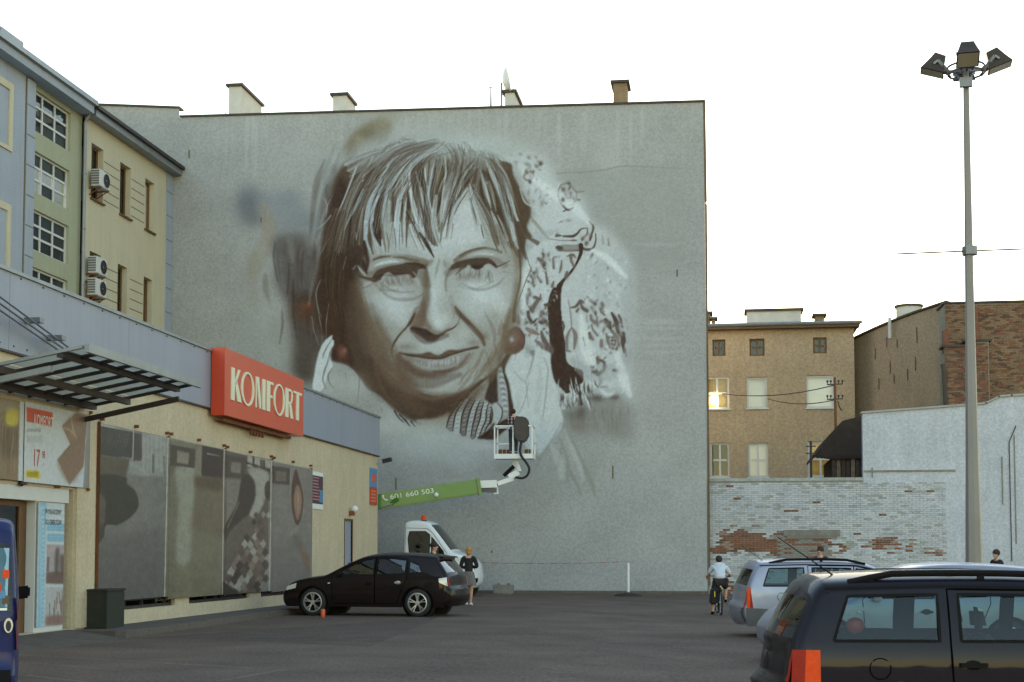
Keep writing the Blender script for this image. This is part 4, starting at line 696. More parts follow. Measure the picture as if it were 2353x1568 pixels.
def sample(img, x, y):
    h, w = img.shape[:2]; x = np.clip(x-.5, 0, w-1.001); y = np.clip(y-.5, 0, h-1.001); xi, yi = x.astype(int), y.astype(int)
    fx, fy = x-xi, y-yi
    if img.ndim == 3: fx, fy = fx[..., None], fy[..., None]
    return img[yi, xi]*(1-fx)*(1-fy)+img[yi, xi+1]*fx*(1-fy)+img[yi+1, xi]*(1-fx)*fy+img[yi+1, xi+1]*fx*fy
def painted_sheet(name, face, u0, u1, v0, v1, step, d, painting, box, k, m, parent, edges=None):
    """a flat sheet on a building face carrying a painting as vertex colours; box: the sketch's (x0, y0, x1, y1) in survey pixels; edges: optional (v-bottom(t), v-top(t))"""
    rgb, al = painting
    nu, nv = max(2, int((u1-u0)/step)+1), max(2, int((v1-v0)/step)+1)
    T, S = np.meshgrid(np.linspace(0, 1, nu), np.linspace(0, 1, nv))
    U = u0+(u1-u0)*T
    if edges: b, tp = edges; V = (b[0]+(b[1]-b[0])*T)*(1-S)+(tp[0]+(tp[1]-tp[0])*T)*S
    else: V = v0+(v1-v0)*S
    o, u, n = (np.array(q) for q in (face.o, face.u, face.n))
    X = o[0]+u[0]*U+n[0]*d; Y = o[1]+u[1]*U+n[1]*d; Z = o[2]+V
    c, s, ct, st = math.cos(PHI), math.sin(PHI), math.cos(TH), math.sin(TH)
    z = Z-1.5; r = X*c+Y*s; q = -X*s+Y*c; dd = q*ct+z*st; up = -q*st+z*ct
    px = (CX+FPX*r/dd)*1.7408; py = (CY-FPX*up/dd)*1.7408
    h, w = al.shape
    cx, cy = (px-box[0])*w/(box[2]-box[0]), (py-box[1])*h/(box[3]-box[1])
    inside = (cx > 0) & (cx < w) & (cy > 0) & (cy < h)
    C = sample(rgb, cx, cy); A = sample(al, cx, cy)*inside
    C = np.where(C <= .04045, C/12.92, ((np.maximum(C, 0)+.055)/1.055)**2.4)*np.array(k)
    me = bpy.data.meshes.new(name); me.vertices.add(nu*nv); me.vertices.foreach_set('co', np.stack([X, Y, Z], -1).astype(np.float32).ravel())
    i = np.arange((nu-1)*(nv-1)); a = (i//(nu-1))*nu+i % (nu-1)
    q4 = np.stack([a, a+1, a+1+nu, a+nu], -1).astype(np.int32)
    nf = len(q4); me.loops.add(nf*4); me.loops.foreach_set('vertex_index', q4.ravel()); me.polygons.add(nf)
    me.polygons.foreach_set('loop_start', np.arange(nf, dtype=np.int32)*4); me.polygons.foreach_set('loop_total', np.full(nf, 4, np.int32))
    me.update(calc_edges=True)
    at = me.color_attributes.new('paint', 'FLOAT_COLOR', 'POINT')
    at.data.foreach_set('color', np.concatenate([C, A[..., None]], -1).astype(np.float32).ravel())
    me.materials.append(m)
    ob = link(name, me, parent)
    if ob.data.polygons[0].normal.dot(face.n) < 0: ob.data.flip_normals()
    return ob
# ================================================================ materials of the place
M = MATS
plaster, plain = [mat(q, srgb(162, 164, 164), .92, var=.065, scale=.55, bump=.3, bscale=11, speck=.11, streak=.022, spec=.12) for q in ('painted_plaster', 'grey_plaster')]; add_paint(plaster)
mat('asphalt', (.136, .096, .074), .93, var=.2, scale=.7, bump=.5, bscale=16, speck=.34, spec=.25)
mat('asphalt_dark', (.108, .077, .061), .93, var=.16, scale=2.0, bump=.5, bscale=16, speck=.34, spec=.25)
mat('worn_line', (.185, .14, .115), .9, var=.22, scale=6, speck=.3, spec=.2)
mat('kerb_concrete', (.13, .105, .09), .9, var=.15, scale=5, bump=.3, bscale=40, speck=.15)
mat('pavement', (.105, .085, .072), .92, var=.15, scale=3, bump=.4, bscale=60, speck=.2)
mat('yellow_plaster', srgb(196, 182, 156), .9, var=.05, scale=1.4, bump=.3, bscale=14, speck=.08, streak=.05, spec=.2)
mat('pale_yellow', srgb(198, 190, 164), .9, var=.04, scale=1.0, bump=.2, bscale=30, speck=.07, streak=.05, spec=.2)
mat('pale_blue', srgb(160, 168, 180), .9, var=.04, scale=1.0, bump=.2, bscale=30, speck=.08, streak=.04, spec=.2)
mat('pale_green', srgb(166, 168, 144), .9, var=.04, scale=1.0, bump=.2, bscale=30, speck=.08, streak=.04, spec=.2)
mat('groove', srgb(112, 104, 82), .9); mat('fascia', srgb(146, 151, 166), .5, var=.03, scale=.8, speck=.05, streak=.06, spec=.4)
mat('grey_metal', srgb(120, 122, 126), .45, .6, var=.08, scale=4); mat('dark_metal', srgb(62, 56, 54), .6, .2, var=.15, scale=5)
mat('zinc', srgb(138, 142, 146), .5, .5, var=.08, scale=3, streak=.06); mat('roof_dark', srgb(74, 66, 60), .85, var=.2, scale=3)
mat('window_white', srgb(205, 206, 204), .5, var=.03, scale=5); mat('brown_wood', srgb(104, 74, 44), .65, var=.12, scale=10)
mat('dark_room', (.025, .024, .024), .95); mat('curtain', srgb(204, 206, 198), .9, var=.05, scale=3); mat('grey_blind', srgb(112, 112, 108), .9, var=.1, scale=4)
mat('light_curtain', srgb(232, 232, 222), .9, var=.05, scale=3, emit=(srgb(228, 226, 214), .05)); mat('lit_room', srgb(206, 178, 122), .9, var=.25, scale=3, emit=(srgb(214, 160, 66), .05))  # curtain glow is put into the material, for sunlight passing through from behind
mat('red_sign', srgb(208, 86, 52), .35, var=.03, scale=1.2, spec=.5); mat('red_sign_end', srgb(196, 62, 28), .4, var=.05, scale=2)
mat('cream_letter', srgb(226, 226, 200), .5, var=.04, scale=8)
mat('white_brick', srgb(188, 191, 196), .9, var=.09, scale=3, bump=.4, bscale=50, speck=.08); mat('white_brick_worn', srgb(158, 160, 156), .9, var=.15, scale=8, bump=.4, bscale=50, speck=.15)
mat('red_brick', srgb(124, 84, 66), .92, var=.2, scale=9, bump=.5, bscale=60, speck=.2); mat('dark_brick', srgb(94, 74, 62), .92, var=.2, scale=9, bump=.5, bscale=60, speck=.2)
mat('ochre_brick', srgb(132, 108, 84), .92, var=.18, scale=7, bump=.5, bscale=60, speck=.2); mat('mortar', srgb(132, 128, 118), .95, var=.15, scale=5, speck=.15); mat('white_mortar', srgb(152, 152, 150), .95, var=.18, scale=6, speck=.15)
mat('white_plaster', srgb(184, 188, 196), .9, var=.06, scale=1.2, bump=.35, bscale=10, speck=.12, streak=.06, spec=.2)
mat('brown_plaster', srgb(174, 154, 128), .93, var=.11, scale=.5, bump=.3, bscale=8, speck=.15, streak=.05, spec=.15)
mat('gable_plaster', srgb(156, 140, 120), .93, var=.08, scale=.6, bump=.3, bscale=8, speck=.15, streak=.05, spec=.15)
mat('chimney_white', srgb(196, 196, 190), .9, var=.08, scale=2, speck=.08); mat('chimney_brick', srgb(132, 112, 88), .9, var=.15, scale=5, speck=.15)
mat('dark_boards', srgb(66, 54, 44), .9, var=.2, scale=6); mat('board_edge', srgb(112, 96, 80), .9, var=.2, scale=6); mat('tar_roof', srgb(50, 40, 34), .9, var=.2, scale=4)
mat('mast_paint', srgb(132, 128, 124), .55, .2, var=.06, scale=1.5, speck=.04); mat('lamp_brown', srgb(66, 54, 46), .6, .2, var=.12, scale=6); mat('lamp_glass', srgb(190, 184, 160), .2, spec=.6)
mat('white_paint', srgb(222, 224, 224), .4, var=.03, scale=4); mat('rust', srgb(120, 76, 46), .85, .1, var=.2, scale=8); mat('timber', srgb(104, 84, 62), .85, var=.15, scale=8)
mat('black', (.02, .02, .02), .5); mat('rubber', (.022, .021, .021), .8); mat('concrete', srgb(128, 124, 118), .92, var=.12, scale=5, bump=.4, bscale=40, speck=.12)
poster = add_paint(mat('poster_vinyl', srgb(120, 118, 112), .36, var=.03, scale=2, bscale=16, speck=.08, spec=.45))
mat('sign_blue', srgb(78, 132, 176), .5, var=.1, scale=9); mat('ink', srgb(46, 44, 46), .6); mat('red_print', srgb(188, 62, 44), .5); mat('yellow_print', srgb(206, 190, 40), .5); mat('white_print', srgb(226, 228, 228), .5); mat('sky_print', srgb(140, 186, 212), .5)
glass = glassmat('window_glass', (.5, .56, .56)); glass_clear = glassmat('clear_glass', (.9, .93, .92), .9, .95)
pc = bpy.data.materials.new('polycarbonate'); MATS['polycarbonate'] = pc; pc.use_nodes = True; t_ = pc.node_tree; t_.nodes.clear()
a_, b_, c_, d_ = [t_.nodes.new('ShaderNode'+q) for q in ('OutputMaterial', 'MixShader', 'BsdfDiffuse', 'BsdfTranslucent')]
c_.inputs[0].default_value = d_.inputs[0].default_value = (*srgb(206, 200, 178), 1); b_.inputs[0].default_value = .5
t_.links.new(c_.outputs[0], b_.inputs[1]); t_.links.new(d_.outputs[0], b_.inputs[2]); t_.links.new(b_.outputs[0], a_.inputs[0]); mat('green_box', srgb(32, 36, 25), .7, var=.15, scale=8)

# ================================================================ ground
def axis(lo, hi, fine0, fine1, st):
    return [lo, lo*.5+fine0*.5]+[fine0+i*st for i in range(int((fine1-fine0)/st)+1)]+[hi*.5+fine1*.5, hi]
gx, gy = axis(-420, 420, -20, 20, .5), axis(-300, 700, 4, 56, .5)
g = MB(); g.v = [(x, y, gz(x, y)) for y in gy for x in gx]
for j in range(len(gy)-1):
    for i in range(len(gx)-1):
        a = j*len(gx)+i; g.f.append((a, a+1, a+1+len(gx), a+len(gx))); g.m.append(0)
tag(part('ground', g, M['asphalt'], smooth=True), 'grey asphalt of the car park', None, None, 'structure')
def ground_sheet(name, pts, m, lift=.0012, kind='structure', sub=0):
    """a thin sheet lying on the ground along a polygon strip given as two edges"""
    a, b = pts; mb = MB(); n = 12
    for i in range(n):
        q = []
        for t in (i/n, (i+1)/n):
            for e in (a, b):
                p = Vector(e[0]).lerp(Vector(e[1]), t); q.append((p.x, p.y, gz(p.x, p.y)+lift))
        mb.face([q[0], q[1], q[3], q[2]])
    o = part(name, mb, m); o['kind'] = kind; return o
def gp(px, py):
    z = 0.
    for _ in range(6): p = hit(px, py, 2, z); z = gz(p.x, p.y)
    return (p.x, p.y)
ground_sheet('asphalt_patch', ((gp(330, 1466), gp(1010, 1418)), (gp(470, 1470), gp(850, 1487))), M['asphalt_dark'])
for a, b, w in (((40, 1505), (585, 1536), .10), ((70, 1524), (330, 1545), .08), ((500, 1566), (665, 1537), .10), ((60, 1552), (470, 1600), .08)):
    p, q = Vector(gp(*a)), Vector(gp(*b)); n = (q-p).normalized(); n = Vector((-n.y, n.x))*w/2
    ground_sheet('road_marking', ((p-n, q-n), (p+n, q+n)), M['worn_line'], .002)

XS, XB, YM = -11.4, -21.27, 52.9
SHOP = Face((XS, 0, 0), (0, 1, 0), (1, 0, 0)); BACK = Face((XB, 0, 0), (0, 1, 0), (1, 0, 0)); MUR = Face((0, YM, 0), (1, 0, 0), (0, -1, 0))

# ================================================================ apartment house with the painted fire wall
b = empty('apartment_house', (-11, YM, 0), 0, 'tall grey fire-wall house with a huge painted portrait of a woman with a fringe', 'house')
XR = -.46
w = MB()
top = [(-25.3, 19.42), (-21.03, 19.06), (-21.03, 18.71), (XR, 18.37)]
def ztop(x): return 18.71+(18.37-18.71)*(x+21.03)/(XR+21.03)
w.face([MUR.p(-25.3, -.5), MUR.p(-21.03, -.5), MUR.p(-21.03, 19.06), MUR.p(-25.3, 19.42)])
cs = [-21.03, -17, -13, -9, -5, XR]
for a, c in zip(cs[:-1], cs[1:]): w.face([MUR.p(a, -.5), MUR.p(c, -.5), MUR.p(c, ztop(c)), MUR.p(a, ztop(a))])
DB = 11.5    # depth of the house
w.face([(XR, YM, -.5), (XR, YM+DB, -.5), (XR, YM+DB, 16.0), (XR, YM+3.5, 18.3), (XR, YM, 18.37)])
w.face([(-25.3, YM, -.5), (-25.3, YM+DB, -.5), (-25.3, YM+DB, 17), (-25.3, YM, 19.42)])
w.face([(-25.3, YM+DB, -.5), (XR, YM+DB, -.5), (XR, YM+DB, 16), (-25.3, YM+DB, 17)])
part('wall', w, plain, b)
r = MB(); r.face([(-25.2, YM+.3, 18.2), (XR-.1, YM+.3, 18.0), (XR-.1, YM+DB, 15.8), (-25.2, YM+DB, 16.6)]); part('roof', r, M['roof_dark'], b)
c = MB()
for (x0, z0), (x1, z1) in (((-25.4, 19.43), (-21.0, 19.07)), ((-21.0, ztop(-21)), (XR+.06, ztop(XR)))):
    c.hexa([(x0, YM-.07, z0), (x1, YM-.07, z1), (x1, YM+.4, z1), (x0, YM+.4, z0), (x0, YM-.07, z0+.07), (x1, YM-.07, z1+.07), (x1, YM+.4, z1+.07), (x0, YM+.4, z0+.07)])
part('coping', c, M['dark_metal'], b)
c = MB(); c.bar((XR+.05, YM+.04, 14.6), (XR+.02, YM+.04, 18.35), .09); c.bar((XR+.07, YM+.05, 0.3), (XR+.06, YM+.05, 14.5), .07); part('edge_trim', c, M['timber'], b)
PK = (1.34, 1.32, 1.30)
p0, p1 = hit(MURAL_BOX[0]/1.7408, 1000, 1, YM), hit(2800/1.7408, 1000, 1, YM)
painted_sheet('mural', MUR, p0.x, XR-.05, 0, 18.5, .026, .004, paint_mural(), MURAL_BOX, PK, plaster, b,
              edges=((hit(1100, MURAL_BOX[3]/1.7408, 1, YM).z,)*2, (ztop(p0.x)-.03, ztop(XR)-.03)))
pl_ = MB().box(-20.5, XR+.03, YM-.05, YM+.02, -.3, .10); part('plinth', pl_, M['kerb_concrete'], b)
cr = MB()
for px, py, h in ((435, 345, 20), (1408, 1070, 30), (910, 1098, 28), (1130, 1265, 6), (600, 500, 12), (1556, 620, 16)):
    a = hit(px, py, 1, YM); cr.box(a.x-.03, a.x+.03, YM-.012, YM+.05, a.z-h*.0165, a.z)
part('slot', cr, M['groove'], b, kind='stuff')
def chimney(px0, px1, ptop, pbot, dy, depth, m, parent, name='chimney', cap=.10, capm='dark_metal', base=None):
    y = YM+dy; a, c = hit(px0, ptop, 1, y), hit(px1, ptop, 1, y); z0 = base if base is not None else hit(px0, pbot, 1, y).z-.6
    mb = MB().box(a.x, c.x, y, y+depth, z0, a.z-.10); o = part(name, mb, M[m], parent)
    k = MB().box(a.x-cap, c.x+cap, y-cap, y+depth+cap, a.z-.10, a.z); part('chimney_cap', k, M[capm], o); return o
chimney(526, 554, 194, 262, .8, 2.6, 'chimney_white', b); chimney(765, 796, 215, 257, .8, 1.3, 'chimney_white', b); chimney(1160, 1182, 208, 240, .8, 1.6, 'chimney_white', b)
o = chimney(1409, 1440, 186, 238, 1.2, 1.0, 'chimney_brick', b)
mb = MB(); y = YM+2.9; a, c = hit(790, 235, 1, y), hit(810, 235, 1, y); mb.box(a.x, c.x, YM+2.2, YM+3.4, a.z-1.8, a.z); part('chimney', mb, M['chimney_white'], b)
# dish and aerials on the roof
y = YM+.9; a = hit(1155, 240, 1, y); t = hit(1156, 190, 1, y)
d = empty('satellite_dish', (a.x, y, ztop(a.x)), 0, 'satellite dish on a short mast beside a roof chimney', 'satellite dish')
part('mast', MB().tube([(a.x-.05, y, ztop(a.x)-.4), (a.x-.05, y, t.z)], .045, 8), M['zinc'], d)
ds = MB().lathe([(.02, .0), (.22, .03), (.40, .10), (.55, .20), (.54, .22), (.38, .12), (.02, .04)], (0, 0, 0), 20)
o = part('dish', ds, M['white_paint'], None, smooth=True); o.parent = d; o.location = (.0, 0, t.z-ztop(a.x)); o.rotation_euler = (R(-12), R(78), 0)
part('feed_arm', MB().tube([(a.x, y, t.z-.5), (a.x+.42, y-.05, t.z-.35), (a.x+.42, y-.05, t.z-.1)], .025, 6), M['dark_metal'], d)
a = hit(1128, 245, 1, y); t = hit(1129, 201, 1, y)
d = empty('roof_aerial', (a.x, y, ztop(a.x)), 0, 'thin upright aerial on the roof edge left of the satellite dish', 'aerial')
part('mast', MB().tube([(a.x, y, ztop(a.x)-.4), (a.x, y, t.z)], [.06, .03], 6), M['zinc'], d); part('cross_arm', MB().bar((a.x-.12, y, t.z-.02), (a.x+.1, y, t.z+.02), .03), M['zinc'], d)
a = hit(518, 262, 1, y); d = empty('roof_rod', (a.x, y, ztop(a.x)), 0, 'short thin rod on the roof left of the tallest white chimney', 'rod')
part('rod', MB().tube([(a.x, y, ztop(a.x)-.3), (a.x, y, ztop(a.x)+.45)], .02, 6), M['zinc'], d); part('cross_arm', MB().bar((a.x, y, ztop(a.x)+.2), (a.x+.25, y, ztop(a.x)+.2), .02), M['zinc'], d)

# ================================================================ office house with the stair windows, and its yellow neighbour
def windows_in(face, parent, u0, u1, v0, v1, cols, rows, fm, depth=.16, bar=.05, back='dark_room', recess=.0, sill=None, thin=None, wide=.07):
    f = MB(); d0, d1 = -depth-.05, -depth+.02
    face.box(f, u0, u0+wide, v0, v1, d0, d1); face.box(f, u1-wide, u1, v0, v1, d0, d1); face.box(f, u0+wide, u1-wide, v0, v0+wide, d0, d1); face.box(f, u0+wide, u1-wide, v1-wide, v1, d0, d1)
    fo = part('window', f, M[fm], parent)
    us = [u0+wide+(u1-u0-2*wide)*i/cols for i in range(cols+1)]; vv = [v0+wide+(v1-v0-2*wide)*j/rows for j in range(rows+1)]
    if cols*rows > 1:
        s = MB()
        for u in us[1:-1]: face.box(s, u-bar/2, u+bar/2, v0+wide, v1-wide, d0+.004, d1-.004)
        for v in vv[1:-1]:
            for a, c in zip(us[:-1], us[1:]): face.box(s, a+bar/2, c-bar/2, v-bar/2, v+bar/2, d0+.006, d1-.006)
        part('glazing_bars', s, M[fm], fo)
    for i in range(cols):
        for j in range(rows):
            p = MB(); face.quad(p, [(us[i], vv[j]), (us[i+1], vv[j]), (us[i+1], vv[j+1]), (us[i], vv[j+1])], -depth-.02); part('pane', p, glass_clear if back in ('light_curtain', 'lit_room') else glass, fo)
    k = MB(); face.quad(k, [(u0, v0), (u1, v0), (u1, v1), (u0, v1)], -depth-.30); part('blind', k, M[back], fo)
    if sill: s = MB(); face.box(s, u0-.06, u1+.06, v0-.06, v0, -depth, .09); part('sill', s, M[sill], fo)
    return fo
ob = empty('office_house', (XB, 42, 0), 0, 'pale blue house with green-striped stair windows', 'house')
rows = [(14.87, 16.18), (12.91, 14.23), (11.06, 12.36), (9.2, 10.52)]
w = MB(); BACK.wall(w, 20, 40.92, 0, 16.35, []); part('wall', w, M['pale_blue'], ob)
w = MB(); BACK.box(w, 40.92, 41.46, 0, 16.3, -.3, .05); part('pilaster', w, M['pale_blue'], ob)
w = MB(); BACK.wall(w, 41.46, 45.06, 0, 16.35, [(41.48, 44.2, a, c) for a, c in rows], -.10, depth=.12); part('stair_wall', w, M['pale_green'], ob)
gr = MB()
for v in np.arange(5.0, 16.2, .95): BACK.box(gr, 40.93, 41.45, v, v+.035, .045, .053)
BACK.box(gr, 40.88, 40.92, 0, 16.3, 0, .03); part('joint_line', gr, M['groove'], ob, kind='stuff')
for a, c in rows: windows_in(BACK, ob, 41.48, 44.2, a, c, 3, 3, 'window_white', depth=.22, bar=.075, wide=.06)
for v0, v1 in ((13.69, 15.78), (10.0, 12.05)):
    fr = MB()
    for a in ((36.4, 36.62, v0, v1), (39.83, 40.05, v0, v1), (36.62, 39.83, v1-.22, v1), (36.62, 39.83, v0, v0+.12)): BACK.box(fr, *a, 0, .05)
    part('panel_frame', fr, M['pale_yellow'], ob)
c = MB(); BACK.box(c, 20, 44.85, 16.35, 16.62, -.2, .42); part('cornice', c, M['pale_blue'], ob)
c = MB(); BACK.box(c, 20, 44.9, 16.62, 16.78, -.1, .55); part('gutter', c, M['zinc'], ob)
c = MB().prism([BACK.p(20, 16.78, .3), BACK.p(20, 16.78, -8), BACK.p(20, 18.6, -5)], (0, 24.95, 0)); part('roof', c, M['roof_dark'], ob)
w = MB().box(XB-9, XB-.3, 20, 44.8, 0, 16.3); part('body', w, M['pale_blue'], ob)
t = hit(5, 97, 0, XB-.6); w = MB().box(XB-1.0, XB-.1, t.y-1.0, t.y+.4, 16.7, t.z+.1); o = part('roof_hatch', w, M['zinc'], ob)
yb = empty('yellow_house', (XB, 49, 0), 0, 'pale yellow plastered house joined to the grey fire wall', 'house')
H = [(45.6, 46.55, 13.68, 15.6), (47.97, 48.9, 13.69, 15.58), (50.23, 51.1, 13.66, 15.58), (45.6, 46.5, 9.9, 11.84), (47.9, 48.72, 9.9, 11.86), (50.22, 51.04, 9.9, 11.85)]
w = MB(); BACK.wall(w, 45.06, YM, 0, 16.35, H, 0, depth=.26); part('wall', w, M['pale_yellow'], yb)
w = MB().box(XB-9, XB-.7, 45.06, YM-.05, 0, 16.3); part('body', w, M['dark_room'], yb)
w = MB(); BACK.box(w, 52.25, YM-.02, 0, 16.35, -.1, .03); part('pilaster', w, M['pale_blue'], yb)
for i, h in enumerate(H):
    o = windows_in(BACK, yb, *h, 1 if i else 2, 1, 'brown_wood', depth=.22, wide=.09, sill='brown_wood', back=['grey_blind', 'grey_blind', 'grey_blind', 'grey_blind', 'grey_blind', 'dark_room'][i])
sl = MB(); h = H[5]; sl.bar(BACK.p(50.45, 9.95, -.02), BACK.p(50.62, 11.7, -.16), .07); part('open_sash', sl, M['brown_wood'], yb)
gr = MB()
for v0, v1 in ((13.7, 15.4), (9.9, 11.7)):
    for a, c in ((46.62, 47.9), (48.96, 50.16)):
        for k in range(5): v = v0+(v1-v0)*(k+.4)/5; BACK.box(gr, a, c, v, v+.035, -.01, .004)
for v in np.arange(8, 16.2, .95): BACK.box(gr, 52.27, YM-.03, v, v+.03, .02, .034)
part('joint_line', gr, M['groove'], yb, kind='stuff')
c = MB(); BACK.box(c, 45.06, YM-.01, 16.35, 16.58, -.2, .40); part('cornice', c, M['zinc'], yb)
c = MB(); BACK.box(c, 45.0, YM-.02, 16.58, 16.70, -.1, .52); part('gutter', c, M['dark_metal'], yb)
c = MB().prism([BACK.p(45, 16.72, .4), BACK.p(45, 16.72, -8), BACK.p(45, 19.0, -4.5)], (0, 7.75, 0)); part('roof', c, M['roof_dark'], yb)
sg = MB()
for k in range(9): sg.bar(BACK.p(45.6+k*.8, 16.75, .1), BACK.p(45.6+k*.8, 17.0, .1), .04)
sg.bar(BACK.p(45.2, 16.95, .1), BACK.p(52.2, 16.95, .1), .03); part('snow_guard', sg, M['dark_metal'], yb)
dp = empty('downpipe', (XB+.1, 44.93, 0), 0, 'grey rainwater downpipe between the pale blue and the yellow house', 'downpipe')
part('pipe', MB().tube([BACK.p(44.93, 0, .08), BACK.p(44.93, 16.1, .08), BACK.p(44.93, 16.5, .3)], .06, 8), M['zinc'], dp)
cl = MB()
for v in np.arange(1, 16, 1.9): cl.tube([BACK.p(44.93, v, .08), BACK.p(44.93, v+.06, .08)], .075, 8)
part('pipe_clamp', cl, M['grey_metal'], dp)
def air_con(u, v, label):
    o = empty('air_conditioner', BACK.p(u, v, .1), 0, label, 'air conditioner', 'air conditioner units on the yellow house')
    bx = MB(); BACK.box(bx, u-.42, u+.42, v+.04, v+.62, .12, .44); bevel(part('case', bx, M['window_white'], o), .02)
    c = BACK.p(u+.12, v+.33, .445)
    part('fan_grille', MB().lathe([(.02, 0), (.23, 0), (.24, .015), (.22, .02)], (c.x, c.y, c.z), 16, 'x'), M['ink'], o)
    rb = MB()
    for k in range(6): BACK.box(rb, u-.44, u-.425, v+.10+k*.085, v+.15+k*.085, .14, .42)
    part('side_grille', rb, M['grey_metal'], o)
    for k in (-.3, .3): br = MB(); br.bar(BACK.p(u+k, v, -.02), BACK.p(u+k, v, .46), .04); br.bar(BACK.p(u+k, v-.25, .0), BACK.p(u+k, v, .4), .03); part('bracket', br, M['rust'], o)
    return o
air_con(45.75, 13.98, 'white air conditioner under the upper left window, the highest one'); air_con(45.62, 10.95, 'white air conditioner below the lower left window, middle of the three'); air_con(45.6, 10.2, 'white air conditioner lowest of the three, half hidden by the shop roof')
# ================================================================ the low shop
Z0 = .16
sh = empty('shop', (XS, 34, 0), 0, 'low yellow shop with a lilac-grey band along its top', 'shop')
YE = 46.75
w = MB(); holes = [(21.2, 23.95, Z0, 2.62), (25.4, 28.8, .40, 3.6), (29.62, 33.65, .40, 3.6), (34.5, 38.4, .40, 3.6), (42.5, 43.4, Z0, 2.52)]
SHOP.wall(w, 15, YE, -.4, 4.77, holes, depth=.35)
w.face([(XS, YE, -.4), (-19.5, YE, -.4), (-19.5, YE, 6.0), (XS, YE, 6.0)]); w.face([(-19.5, 15, 6.0), (-19.5, YE, 6.0), (XS-.02, YE, 6.0), (XS-.02, 15, 6.0)]); w.face([(XS, 15, -.4), (-19.5, 15, -.4), (-19.5, 15, 6.0), (XS, 15, 6.0)])
part('wall', w, M['yellow_plaster'], sh)
f = MB()
for a, c in ((15, 21.4), (21.41, 26.1), (26.11, 30.6), (30.61, 36.7), (36.71, 41.8), (41.81, YE)):
    f = MB(); SHOP.box(f, a, c, 4.77, 6.04, -.05, .06); part('fascia_panel', f, M['fascia'], sh)
c = MB(); SHOP.box(c, 15, YE+.03, 6.04, 6.10, -.3, .10); part('coping', c, M['zinc'], sh)
c = MB(); SHOP.box(c, 15, YE+.01, 4.735, 4.768, -.02, .075); part('fascia_trim', c, M['dark_metal'], sh)
rv = MB()
for k in range(40): SHOP.box(rv, 15.5+k*.78, 15.54+k*.78, 5.985, 6.01, .06, .072)
for k in range(12): SHOP.box(rv, 19.3+k*.45, 19.33+k*.45, 4.84, 4.87, .06, .07)
part('rivet', rv, M['ink'], sh, kind='stuff')
w = MB(); SHOP.box(w, 24.0, 24.75, Z0, 4.72, 0, .05); part('pillar', w, M['yellow_plaster'], sh)
for a, c in ((25.4, 28.8), (29.62, 33.65), (34.5, 38.4)):
    f = MB()
    for q in ((a, c, .40, .46), (a, c, .56, .62), (a, a+.05, .46, .56), (c-.05, c, .46, .56), (a+(c-a)*.3, a+(c-a)*.3+.04, .46, .56), (a+(c-a)*.55, a+(c-a)*.55+.04, .46, .56)): SHOP.box(f, *q, -.16, -.08)
    o = part('window', f, M['dark_metal'], sh)
    p = MB(); SHOP.quad(p, [(a, .4), (c, .4), (c, 3.6), (a, 3.6)], -.13); part('pane', p, glass, o)
    p = MB(); SHOP.quad(p, [(a, .4), (c, .4), (c, 3.6), (a, 3.6)], -.33); part('blind', p, M['dark_room'], o)
# entrance
e = MB(); SHOP.box(e, 21.2, 23.82, 2.38, 2.62, -.30, -.02); part('lintel', e, M['window_white'], sh)
e = MB(); SHOP.box(e, 23.72, 23.95, Z0, 2.36, -.35, -.24); part('reveal', e, M['brown_wood'], sh)
e = MB(); SHOP.box(e, 22.66, 23.74, Z0, 2.38, -.30, -.06); part('side_panel', e, M['window_white'], sh)
for a, c in ((21.2, 21.62), (21.66, 22.44)):
    f = MB()
    for q in ((a, a+.07, Z0+.02, 2.37), (c-.07, c, Z0+.02, 2.37), (a+.07, c-.07, Z0+.02, .34), (a+.07, c-.07, 2.28, 2.37)): SHOP.box(f, *q, -.26, -.20)
    o = part('door', f, M['window_white'] if a < 21.5 else M['brown_wood'], sh)
    p = MB(); SHOP.quad(p, [(a+.07, .34), (c-.07, .34), (c-.07, 2.28), (a+.07, 2.28)], -.23); part('pane', p, glass, o)
e = MB(); SHOP.box(e, 22.44, 22.66, Z0, 2.38, -.32, -.22); part('door_jamb', e, M['brown_wood'], sh)
e = MB(); SHOP.quad(e, [(21.2, Z0), (22.6, Z0), (22.6, 2.6), (21.2, 2.6)], -.9); part('inside', e, M['dark_room'], sh)
e = MB(); SHOP.box(e, 21.6, 22.3, .9, 1.5, -.8, -.6); part('goods', e, M['rust'], sh)
e = MB(); SHOP.box(e, 42.52, 43.38, Z0, 2.5, -.10, -.03); o = part('door', e, M['fascia'], sh, ); o['label'] = 'grey steel side door'
h = MB(); SHOP.box(h, 43.1, 43.22, 1.15, 1.2, -.03, .04); part('handle', h, M['ink'], o)
e = MB(); SHOP.box(e, 42.45, 42.5, Z0, 2.56, -.1, .015); SHOP.box(e, 43.4, 43.47, Z0, 2.56, -.3, .015); SHOP.box(e, 42.5, 43.4, 2.5, 2.56, -.1, .015); part('door_frame', e, M['brown_wood'], sh)
tag(part('lintel_sensor', MB().ball(SHOP.p(21.95, 2.64, .04), .05), M['black'], sh, smooth=True))

